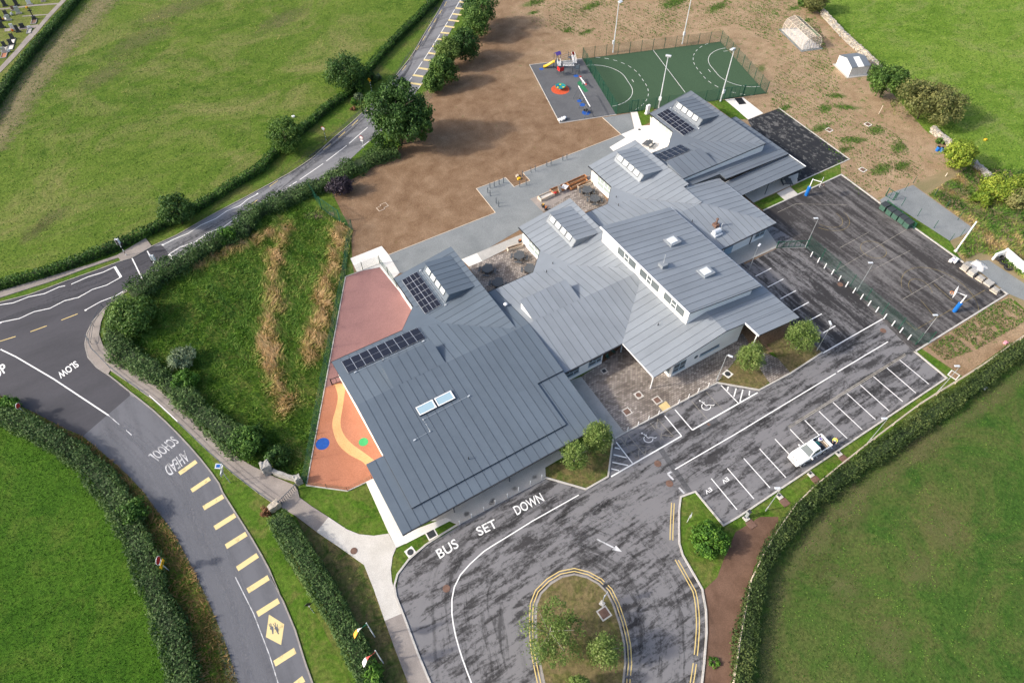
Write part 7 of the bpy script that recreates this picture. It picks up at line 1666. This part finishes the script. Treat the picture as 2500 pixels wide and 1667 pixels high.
for x, y, x1, y1, lab in ((1160, 935, 1178, 870, 'leaning pale timber stake at the foot of the dark green tree'), (1705, 1448, 1712, 1440, 'short pale stake below the yellow-green tree')):
    c = P(*A3(x, y)); t = thing('stake', lab, 'stake', c); MB().tube([(0, 0, 0), (.25, .1, 1.6 if x < 1500 else .6)], .06, 6).build('stake', M['timber_pale'], t)
# storage boxes by the court
sb_ = crop(2120, 440, 140, 1689)
for i, (x, y) in enumerate(((365, 890), (545, 1030), (720, 1150), (900, 1270), (1055, 1400))):
    c = P(*sb_(x, y)); p2 = P(*sb_(365, 890)); q2 = P(*sb_(1055, 1400)); rz = math.atan2((q2-p2).y, (q2-p2).x)
    if i == 0:
        bx = thing('storage_box', f'{ORD[i]} dark green storage box from the left beside the ball court', 'storage box', (c.x, c.y, 0), rz, 'dark storage boxes beside the ball court')
        MB().box((0, .5, .5), (.98, .95, 1.0)).build('box', M['bin_green'], bx, bevel=.03); MB().box((0, .46, 1.05), (1.06, 1.1, .1), M=Matrix.Rotation(R(6), 3, 'X')).build('lid', M['bin_lid'], bx, bevel=.02)
        for k in range(4): MB().box((0, .012, .2+.2*k), (.92, .02, .14)).build('slat', M['bin_green'], bx)
        bx0 = bx
    else: copy_tree(bx0, None, (c.x, c.y, 0), rz, f'{ORD[i]} dark green storage box from the left beside the ball court')
# white-walled bay with tyres, pallets of blocks
wb = crop(2300, 560, 200, 1742)
w0, w1, w2 = P(*wb(1080, 640)), P(*wb(1290, 560)), P(*wb(1800, 1000))
t = thing('retaining_bay', 'low white walled storage bay at the right edge', 'wall', w1)
for p, q, h in ((w0, w1, 1.2), (w1, w2+(w2-w1), 1.4)):
    d = q-p; o = MB().box((d.length/2, 0, h/2), (d.length+.3, .3, h)).build('wall', M['render_white'], t); o.location = p-w1; o.rotation_euler = (0, 0, math.atan2(d.y, d.x))
for i, (x, y, s, lab) in enumerate(((1200, 640, 2, 'stack of two black tyres in the corner of the white bay'), (1290, 720, 1, 'middle black tyre against the white bay wall'), (1390, 830, 1, 'black tyre furthest right along the white bay wall'))):
    c = P(*wb(x, y)); t = thing('tyre', lab, 'tyre', c)
    for k in range(s):
        n = 20; MB().tube([(.42*math.cos(2*math.pi*j/n), .42*math.sin(2*math.pi*j/n), .16+.3*k) for j in range(n+1)], .17, 10, False).build('tyre_ring', M['black'], t, smooth=True)
def block_pallet(label, x, y, nx, ny, nz, mat, bs=(.44, .3, .22)):
    c = P(*wb(x, y)); t = thing('block_stack', label, 'building blocks', (c.x, c.y, .04), R(92), 'stacks of blocks beside the ball court')
    for i in range(3): MB().box((0, (i-1)*.4, .06), (1.1, .1, .12)).build('pallet_bearer', M['timber_pale'], t)
    for k in range(nz):
        for i in range(nx):
            for j in range(ny): MB().box(((i-(nx-1)/2)*(bs[0]+.012), (j-(ny-1)/2)*(bs[1]+.012), .12+bs[2]*(k+.5)), (bs[0], bs[1], bs[2]-.01)).build('block', M[mat], t)
block_pallet('tallest stack of grey blocks nearest the white sacks', 470, 850, 2, 3, 4, 'stone_grey'); block_pallet('stack of pale grey slabs second along the court edge', 610, 960, 2, 3, 3, 'concrete_walk'); block_pallet('low stack of grey slabs in the middle of the row', 800, 1070, 2, 2, 2, 'stone_grey'); block_pallet('six pale square slabs laid flat beside the court', 970, 1170, 2, 3, 1, 'concrete_walk', (.5, .38, .3)); block_pallet('grey block stack on a cream pallet at the court corner', 1110, 1320, 2, 2, 2, 'stone_grey')
c = P(*wb(780, 780)); t = thing('sand_heap', 'small pale heap of sand behind the block stacks', 'heap', c)
mb = rough_block((2.2, 2.0, .5), 5, .08); mb.v = [(x, y, max(0, z*max(0, 1.15-math.hypot(x, y)))) for x, y, z in mb.v]; mb.build('heap', M['concrete_white'], t, smooth=True)
c = P(*wb(240, 680)); t = thing('white_sacks', 'white and purple sacks at the ball court kerb', 'sacks', c)
for i, (x, y, m_) in enumerate(((-.45, .15, 'white'), (-.1, -.25, 'white'), (.45, -.1, 'white'), (.15, .25, 'white'), (.0, .1, 'purple'))):
    o = rough_block((.55, .42, .4), 2, .04).build('sack', M[m_], t, smooth=True); o.location = (x, y, .04)
c = P(*C3(2195, 127)); t = thing('pink_bag', 'small pink bag on the bare planting plot', 'bag', c); rough_block((.5, .35, .25), 2, .03).build('bag', plain('pink', (.7, .28, .35), .7), t)
for f, x, y, lab, m_ in ((A1, 393, 962, 'small white stone lying in the upper-left field', 'white'), (C3, 2020, 500, 'small white lump beside the lower-right hedge', 'white'), (A3, 2030, 1152, 'yellow tub lying in the bright green field', 'yellow'), (B1, 2225, 105, 'pale bent pipe in the notch of the gravel path', 'timber_pale'), (B1, 2238, 128, 'yellow cap beside the bent pipe in the gravel path notch', 'yellow')):
    c = P(*f(x, y)); t = thing('litter', lab, 'litter', c); rough_block((.45, .35, .3), 2, .04).build('lump', M[m_], t)
# cemetery
cm = crop(0, 0, 180, 1568)
def grave(label, x, y, w, h, mat, plot=None, cross=False, rz=R(-14)):
    c = P(*cm(x, y)); t = thing('gravestone', label, 'gravestone', c, rz, 'gravestones in the cemetery')
    MB().box((0, 0, .12), (w+.3, .45, .24)).build('plinth', M['iron_dark' if mat == 'iron_dark' else 'stone_grey'], t)
    if cross:
        MB().box((0, 0, .45), (.7, .5, .5)).build('base', M['iron_dark'], t); MB().box((0, 0, 1.5), (.2, .18, 1.8)).build('shaft', M['iron_dark'], t); MB().box((0, 0, 1.95), (.85, .18, .2)).build('cross_arm', M['iron_dark'], t)
    else: MB().box((0, 0, .24+h/2), (w, .16, h)).build('headstone', M[mat], t, bevel=.05)
    if plot:
        l = 2.0
        for sx in (-1, 1): MB().box((sx*(w/2+.1), -l/2-.2, .08), (.12, l, .16)).build('plot_kerb', M['stone_grey'], t)
        MB().box((0, -l-.2, .08), (w+.32, .12, .16)).build('plot_kerb', M['stone_grey'], t); MB().box((0, -l/2-.2, .05), (w+.1, l-.1, .06)).build('plot_gravel', M[plot], t)
    return t
gl = [(740, 420, .8, 1, 'iron_dark', 'iron', True, 'black cross on a broad dark grave beside the cemetery path'), (490, 600, .9, .8, 'iron_dark', None, False, 'low dark gravestone alone by the cemetery path'), (290, 640, .7, 1.1, 'galv_pale', None, False, 'pale upright gravestone left of the low dark one'), (640, 620, .6, .4, 'galv_pale', 'concrete_walk', False, 'long pale grave nearest the cemetery hedge'), (400, 690, .7, 1.3, 'iron_dark', None, False, 'tall dark gravestone left of the long pale grave'), (280, 840, .8, 1.0, 'iron_dark', 'concrete_white', False, 'dark gravestone with a white plot near the hedge'), (250, 960, .8, 1.0, 'iron_dark', 'concrete_white', False, 'dark gravestone just below the white plot'), (110, 1000, .7, .9, 'iron_dark', 'concrete_walk', False, 'dark gravestone at the lower left beside a pale plot'), (110, 1130, .8, 1.0, 'galv', 'rubber_orange', False, 'grey gravestone with an orange plot at the left edge'), (410, 300, .9, 1.4, 'galv', None, False, 'broad grey gravestone beside white flowers'), (150, 345, .8, 1.0, 'iron_dark', 'concrete_white', False, 'dark square gravestone left of the white flowers'), (370, 130, .8, 1.3, 'iron_dark', None, False, 'tall dark gravestone in the top cemetery row'), (640, 110, .9, 1.2, 'galv_pale', None, False, 'pale leaning gravestone at the top centre of the cemetery'), (120, 140, .8, 1.2, 'iron_dark', None, False, 'dark gravestone at the top left of the cemetery'), (60, 600, .9, 1.2, 'iron_dark', None, False, 'dark gravestone at the left edge halfway down the cemetery'), (200, 440, .8, 1.0, 'galv', None, False, 'grey gravestone in the second cemetery row'), (300, 230, .8, .8, 'iron', None, False, 'brown gravestone above the white flowers'), (30, 460, .8, .9, 'iron_dark', None, False, 'dark gravestone cut by the left edge in the second row'), (930, 40, .7, .8, 'iron', None, False, 'small brown gravestone right of the pale leaning one')]
for x, y, w, h, m_, pl, cr, lab in gl: grave(lab, x, y, w, h, m_, pl, cr)
slab('footpath', G(L(cm, (1320, 0), (1000, 330), (830, 540), (560, 800), (300, 1110), (0, 1430), (0, 1560), (300, 1250), (560, 960), (800, 700), (960, 500), (1240, 190), (1420, 0))), .05, 'concrete_old')
slab('footpath', G(L(cm, (0, 190), (420, 150), (700, 110), (1290, 70), (1290, 95), (700, 140), (420, 175), (0, 215))), .045, 'concrete_old')
slab('footpath', G(L(cm, (480, 345), (1060, 305), (1060, 322), (480, 365))), .045, 'concrete_old')
slab('footpath', G(L(cm, (100, 620), (820, 530), (820, 590), (100, 680))), .046, 'concrete_old')
for x, y, m_, lab in ((260, 330, 'white', 'white flower bunch between two gravestones'), (85, 440, 'yellow', 'yellow flower bunch at the left of the cemetery'), (580, 190, 'yellow', 'yellow flowers below the pale leaning gravestone'), (280, 680, 'orange', 'orange flowers beside the pale upright gravestone'), (200, 1110, 'white', 'white flowers on the lowest grave by the hedge')):
    c = P(*cm(x, y)); t = thing('flowers', lab, 'flowers', c)
    p, nr, ct = crown_pts(.35, .3, 120, 10, .4, .3, int(x)); p[:, 2] += .3
    MB().lathe((0, 0, 0), [(.12, 0), (.16, .2)], 8).build('vase', M['stone_grey'], t)
    quads_mesh('petals', p, rng.normal(0, .06, p.shape), rng.normal(0, .06, p.shape), ct, m_, t)
# ================================================================== PICKUP TRUCK
tk = crop(1900, 1040, 180, 2352)
fr, rr = P(*tk(440, 1120), .7), P(*tk(1545, 450), .8)
ctr = (fr+rr)/2; hd = math.atan2((fr-rr).y, (fr-rr).x)
M['car_white'] = base_mat('car_white', (.82, .82, .82), .22, spec=.5); b_ = nodes(M['car_white'])[3]; b_.inputs['Coat Weight'].default_value = .6
M['car_glass'] = base_mat('car_glass', (.045, .075, .09), .08, spec=.6); M['rubber'] = plain('rubber', (.015, .015, .016), .85)
TR = thing('pickup_truck', 'white double-cab pickup truck parked across the bays with open load bed', 'pickup truck', (ctr.x, ctr.y, .035), hd)
def loft(secs):
    "secs: list of (x, [(y, z)...]) half sections from bottom centre to top centre, mirrored"
    mb = MB(); vs = []; n = None
    for x, pr in secs:
        full = [(x, y, z) for y, z in pr]+[(x, -y, z) for y, z in reversed(pr)]
        n = len(full); vs += full
    fs = []
    for i in range(len(secs)-1):
        for j in range(n): fs.append((i*n+j, i*n+(j+1) % n, (i+1)*n+(j+1) % n, (i+1)*n+j))
    fs += [tuple(range(n-1, -1, -1)), tuple((len(secs)-1)*n+j for j in range(n))]
    mb.add(vs, fs); return mb
W2 = .91
def sec(w, zb, zs, zt, crown=.04): return [(0, zb), (w*.92, zb), (w, zb+.12), (w, zs), (w*.95, zt-.03), (w*.8, zt), (0, zt+crown)]
secs = [(2.62, sec(.62, .42, .62, .74, .02)), (2.55, sec(.78, .36, .72, .88, .03)), (2.35, sec(.87, .33, .82, .98, .05)), (1.9, sec(W2, .33, .9, 1.06, .05)), (1.2, sec(W2, .33, .97, 1.12, .04)), (.95, sec(W2, .33, .99, 1.14, .02)), (-.85, sec(W2, .33, 1.0, 1.12, 0)), (-.9, sec(W2, .33, 1.0, 1.08, 0))]
loft(secs).build('body', M['car_white'], TR, smooth=True, bevel=.02)
# load bed: open box
mb = MB(); L0, L1 = -.9, -2.6
mb.box(((L0+L1)/2, 0, .52), (L0-L1, 1.8, .3)); mb.build('bed_floor', M['steel_dark'], TR)
for sy in (-1, 1): MB().box(((L0+L1)/2, sy*.865, .72), (L0-L1, .09, .78)).build('bed_side', M['car_white'], TR, bevel=.02)
MB().box((L1-.03, 0, .74), (.09, 1.8, .74)).build('tailgate', M['car_white'], TR, bevel=.02); MB().box((L0-.03, 0, .8), (.06, 1.66, .6)).build('bulkhead', M['car_white'], TR)
MB().box((L1-.16, 0, .5), (.2, 1.7, .2)).build('rear_bumper', M['galv'], TR, bevel=.03)
# cab
def cs(x0, x1, x2, x3): pass
cab = [(1.0, .80, 1.1), (.35, .70, 1.72), (-.15, .72, 1.78), (-.72, .70, 1.74), (-.9, .78, 1.1)]
vs = []; 
lo = [(1.02, .82), (-.92, .84)]
prof = [(1.02, 1.08), (.28, 1.70), (-.1, 1.77), (-.68, 1.74), (-.92, 1.08)]; wid = [.80, .64, .66, .66, .80]
for (x, z), w in zip(prof, wid): vs += [(x, w, z), (x, -w, z)]
fs = [(0, 1, 3, 2), (2, 3, 5, 4), (4, 5, 7, 6), (6, 7, 9, 8), (0, 2, 4, 6, 8), (9, 7, 5, 3, 1)]
MB().add(vs, fs).build('cab', M['car_white'], TR, bevel=.05)
def quad3(name, p, mat, off):
    p = [Vector(q) for q in p]; n = (p[1]-p[0]).cross(p[3]-p[0]).normalized()*off
    return MB().add([q+n for q in p]+[q-n*.2 for q in p], [(0, 1, 2, 3), (7, 6, 5, 4), (0, 4, 5, 1), (1, 5, 6, 2), (2, 6, 7, 3), (3, 7, 4, 0)]).build(name, M[mat], TR)
quad3('windscreen', [(.96, -.72, 1.13), (.96, .72, 1.13), (.33, .58, 1.665), (.33, -.58, 1.665)], 'car_glass', .012)
quad3('rear_window', [(-.895, .66, 1.2), (-.895, -.66, 1.2), (-.72, -.58, 1.66), (-.72, .58, 1.66)], 'car_glass', .012)
for sy in (1, -1):
    a = [(.82, sy*.785, 1.14), (.12, sy*.79, 1.14), (.12, sy*.675, 1.66), (.30, sy*.66, 1.62)]; c2_ = [(.04, sy*.79, 1.14), (-.72, sy*.79, 1.14), (-.60, sy*.69, 1.64), (.04, sy*.675, 1.67)]
    for q in (a, c2_): quad3('side_window', q if sy < 0 else [q[1], q[0], q[3], q[2]], 'car_glass', .014)
    m_ = MB().box((.78, sy*1.04, 1.12), (.12, .22, .18)).build('mirror', M['car_white'], TR, bevel=.04)
    for x in (.0, -.75): MB().box((x, sy*.925, .93), (.2, .03, .04)).build('door_handle', M['galv'], TR)
    MB().box((.04, sy*.915, .75), (.015, .01, .55)).build('door_gap', M['black'], TR)
    MB().box((2.46, sy*.66, .80), (.2, .3, .14), sy*-.35).build('headlight', M['glass_bright'], TR, bevel=.03); MB().box((L1-.03, sy*.85, .8), (.12, .12, .3)).build('tail_light', M['red'], TR)
    for x in (1.62, -1.62):
        wh = MB().tube([(x, sy*.95, .37), (x, sy*.70, .37)], .37, 24).build('wheel', M['rubber'], TR); MB().tube([(x, sy*.955, .37), (x, sy*.93, .37)], .22, 16).build('rim', M['galv_pale'], wh)
        MB().tube([(x, sy*.916, .37), (x, sy*.90, .37)], .44, 20).build('wheel_arch', M['black'], TR)
for i, z in enumerate((.60, .72)): MB().box((2.58, 0, z), (.1, .85-.1*i, .07)).build('grille', M['black'], TR)
MB().box((2.6, 0, .45), (.16, 1.5, .16)).build('front_bumper', M['car_white'], TR, bevel=.05)
for sy in (-.18, .18): MB().box((2.36, sy*1.5, 1.0), (.22, .2, .012)).build('bonnet_vent', M['black'], TR)
def cargo(name, label, cat, x, y, mb, mat):
    w = Matrix.Translation((ctr.x, ctr.y, .035)) @ Matrix.Rotation(hd, 4, 'Z') @ Vector((x, y, .68))
    t = thing(name, label, cat, w, hd); mb.build('body', M[mat], t); return t
t = cargo('tool_crate', 'dark crate of tools in the near corner of the truck bed', 'crate', -1.3, .5, MB().box((0, 0, .12), (.6, .5, .24)), 'blue'); MB().box((0, 0, .26), (.64, .54, .04)).build('lid', M['black'], t)
t = cargo('cable_drum', 'white bucket-shaped drum in the truck bed beside the tailgate', 'drum', -2.1, -.45, MB().lathe((0, 0, 0), [(.2, 0), (.24, .3), (.22, .32)], 14), 'white'); MB().lathe((0, 0, .3), [(.16, 0), (.16, .03)], 12).build('lid', M['purple'], t)
t = cargo('timber_boards', 'brown timber boards lying across the truck bed', 'boards', -2.1, .2, MB().box((0, 0, .05), (.22, 1.0, .08)), 'timber'); MB().box((-.25, 0, .05), (.16, .9, .08)).build('board', M['timber_pale'], t)
t = cargo('tool_bag', 'dark teal tool bag in the middle of the truck bed', 'bag', -1.35, -.25, rough_block((.5, .4, .28), 2, .03), 'teal'); MB().tube([(-.15, 0, .25), (0, 0, .42), (.15, 0, .25)], .015, 5).build('handle', M['black'], t)

# ================================================================== PERSON IN HIGH-VISIBILITY VEST
pb = P(*tk(1700, 590)); ph = hd+R(35)
def skin_body(verts, edges, radii, root=0):
    me = bpy.data.meshes.new('person'); me.from_pydata(verts, edges, []); o = bpy.data.objects.new('person', me); COL.objects.link(o)
    o.modifiers.new('skin', 'SKIN'); s = o.modifiers.new('sub', 'SUBSURF'); s.levels = 2; s.render_levels = 2
    for i, r in enumerate(radii): me.skin_vertices[0].data[i].radius = (r, r)
    me.skin_vertices[0].data[root].use_root = True
    bpy.context.view_layer.update(); m2 = bpy.data.meshes.new_from_object(o.evaluated_get(bpy.context.evaluated_depsgraph_get()))
    bpy.data.objects.remove(o); return m2
V_, E_, R_ = [], [], []
def jv(p, r, to=None):
    V_.append(p); R_.append(r)
    if to is not None: E_.append((to, len(V_)-1))
    return len(V_)-1
pel = jv((0, 0, .95), .15); wai = jv((.02, 0, 1.12), .135, pel); che = jv((.05, 0, 1.33), .155, wai); sho = jv((.06, 0, 1.45), .11, che); nek = jv((.07, 0, 1.53), .06, sho); hd1 = jv((.10, 0, 1.63), .088, nek); hd2 = jv((.10, 0, 1.72), .092, hd1); hd3 = jv((.09, 0, 1.79), .06, hd2)
jv((.19, 0, 1.645), .03, hd1)
for sy in (1, -1):
    h = jv((0, sy*.10, .90), .10, pel); k = jv((.03, sy*.12, .50), .068, h); a = jv((-.01, sy*.13, .10), .045, k); jv((.11, sy*.14, .05), .042, a)
    s = jv((.06, sy*.19, 1.42), .065, sho); e = jv((.10, sy*.27, 1.16), .048, s); w = jv((.32, sy*.20, 1.10), .034, e); pm = jv((.40, sy*.19, 1.10), .034, w)
    for i, (fy, l) in enumerate(((-.03, .075), (-.01, .09), (.012, .085), (.032, .065))): f1 = jv((.44, sy*.19+fy, 1.095), .0095, pm); jv((.44+l*.7, sy*.19+fy, 1.065), .0085, f1)
    th_ = jv((.40, sy*.19-sy*.045, 1.09), .011, pm); jv((.43, sy*.19-sy*.065, 1.07), .009, th_)
M['hivis'] = plain('hivis', (.68, .72, .12), .7); M['skin'] = plain('skin', (.52, .30, .21), .6); M['hair'] = plain('hair', (.10, .05, .03), .8); M['trousers'] = plain('trousers', (.02, .024, .035), .85)
me = skin_body(V_, E_, R_); me.name = 'person'
for m_ in ('hivis', 'trousers', 'skin', 'hair', 'black'): me.materials.append(M[m_])
for p in me.polygons:
    c = p.center; armx = abs(c.y) > .17 and c.z < 1.3 and c.z > .95
    p.material_index = 1 if c.z < 1.0 and c.x < .3 else 0
    if c.z < .09: p.material_index = 4
    if c.z > 1.5: p.material_index = 2
    if c.x > .26 and 1.0 < c.z < 1.3: p.material_index = 2
    if c.z > 1.5 and (c.z > 1.735 or c.x < .06): p.material_index = 3
    p.use_smooth = True
o = bpy.data.objects.new('person', me); COL.objects.link(o); o.location = (pb.x, pb.y, .035); o.rotation_euler = (0, 0, ph)
tag(o, 'person in a yellow high-visibility vest standing at the pickup tailgate', 'person')
for z in (1.08, 1.2): 
    MB().lathe((.03, 0, z), [(.175, -.02), (.178, .02)], 18).build('reflective_band', M['galv_pale'], o)
# chairs by the red entrance wall
def chair(label, c, rz):
    t = thing('outdoor_chair', label, 'chair', (c[0], c[1], .055), rz, 'chairs by the red entrance wall')
    MB().box((0, 0, .45), (.42, .42, .04)).build('seat', M['bin_green'], t); MB().box((-.2, 0, .7), (.04, .42, .4)).build('backrest', M['bin_green'], t)
    for sx in (-1, 1):
        for sy in (-1, 1): MB().box((sx*.18, sy*.18, .22), (.035, .035, .44)).build('leg', M['black'], t)
chair('green chair left of two under the entrance eave', (37.9, 38.6), R(-90)); chair('green chair right of two under the entrance eave', (39.1, 38.9), R(-70))
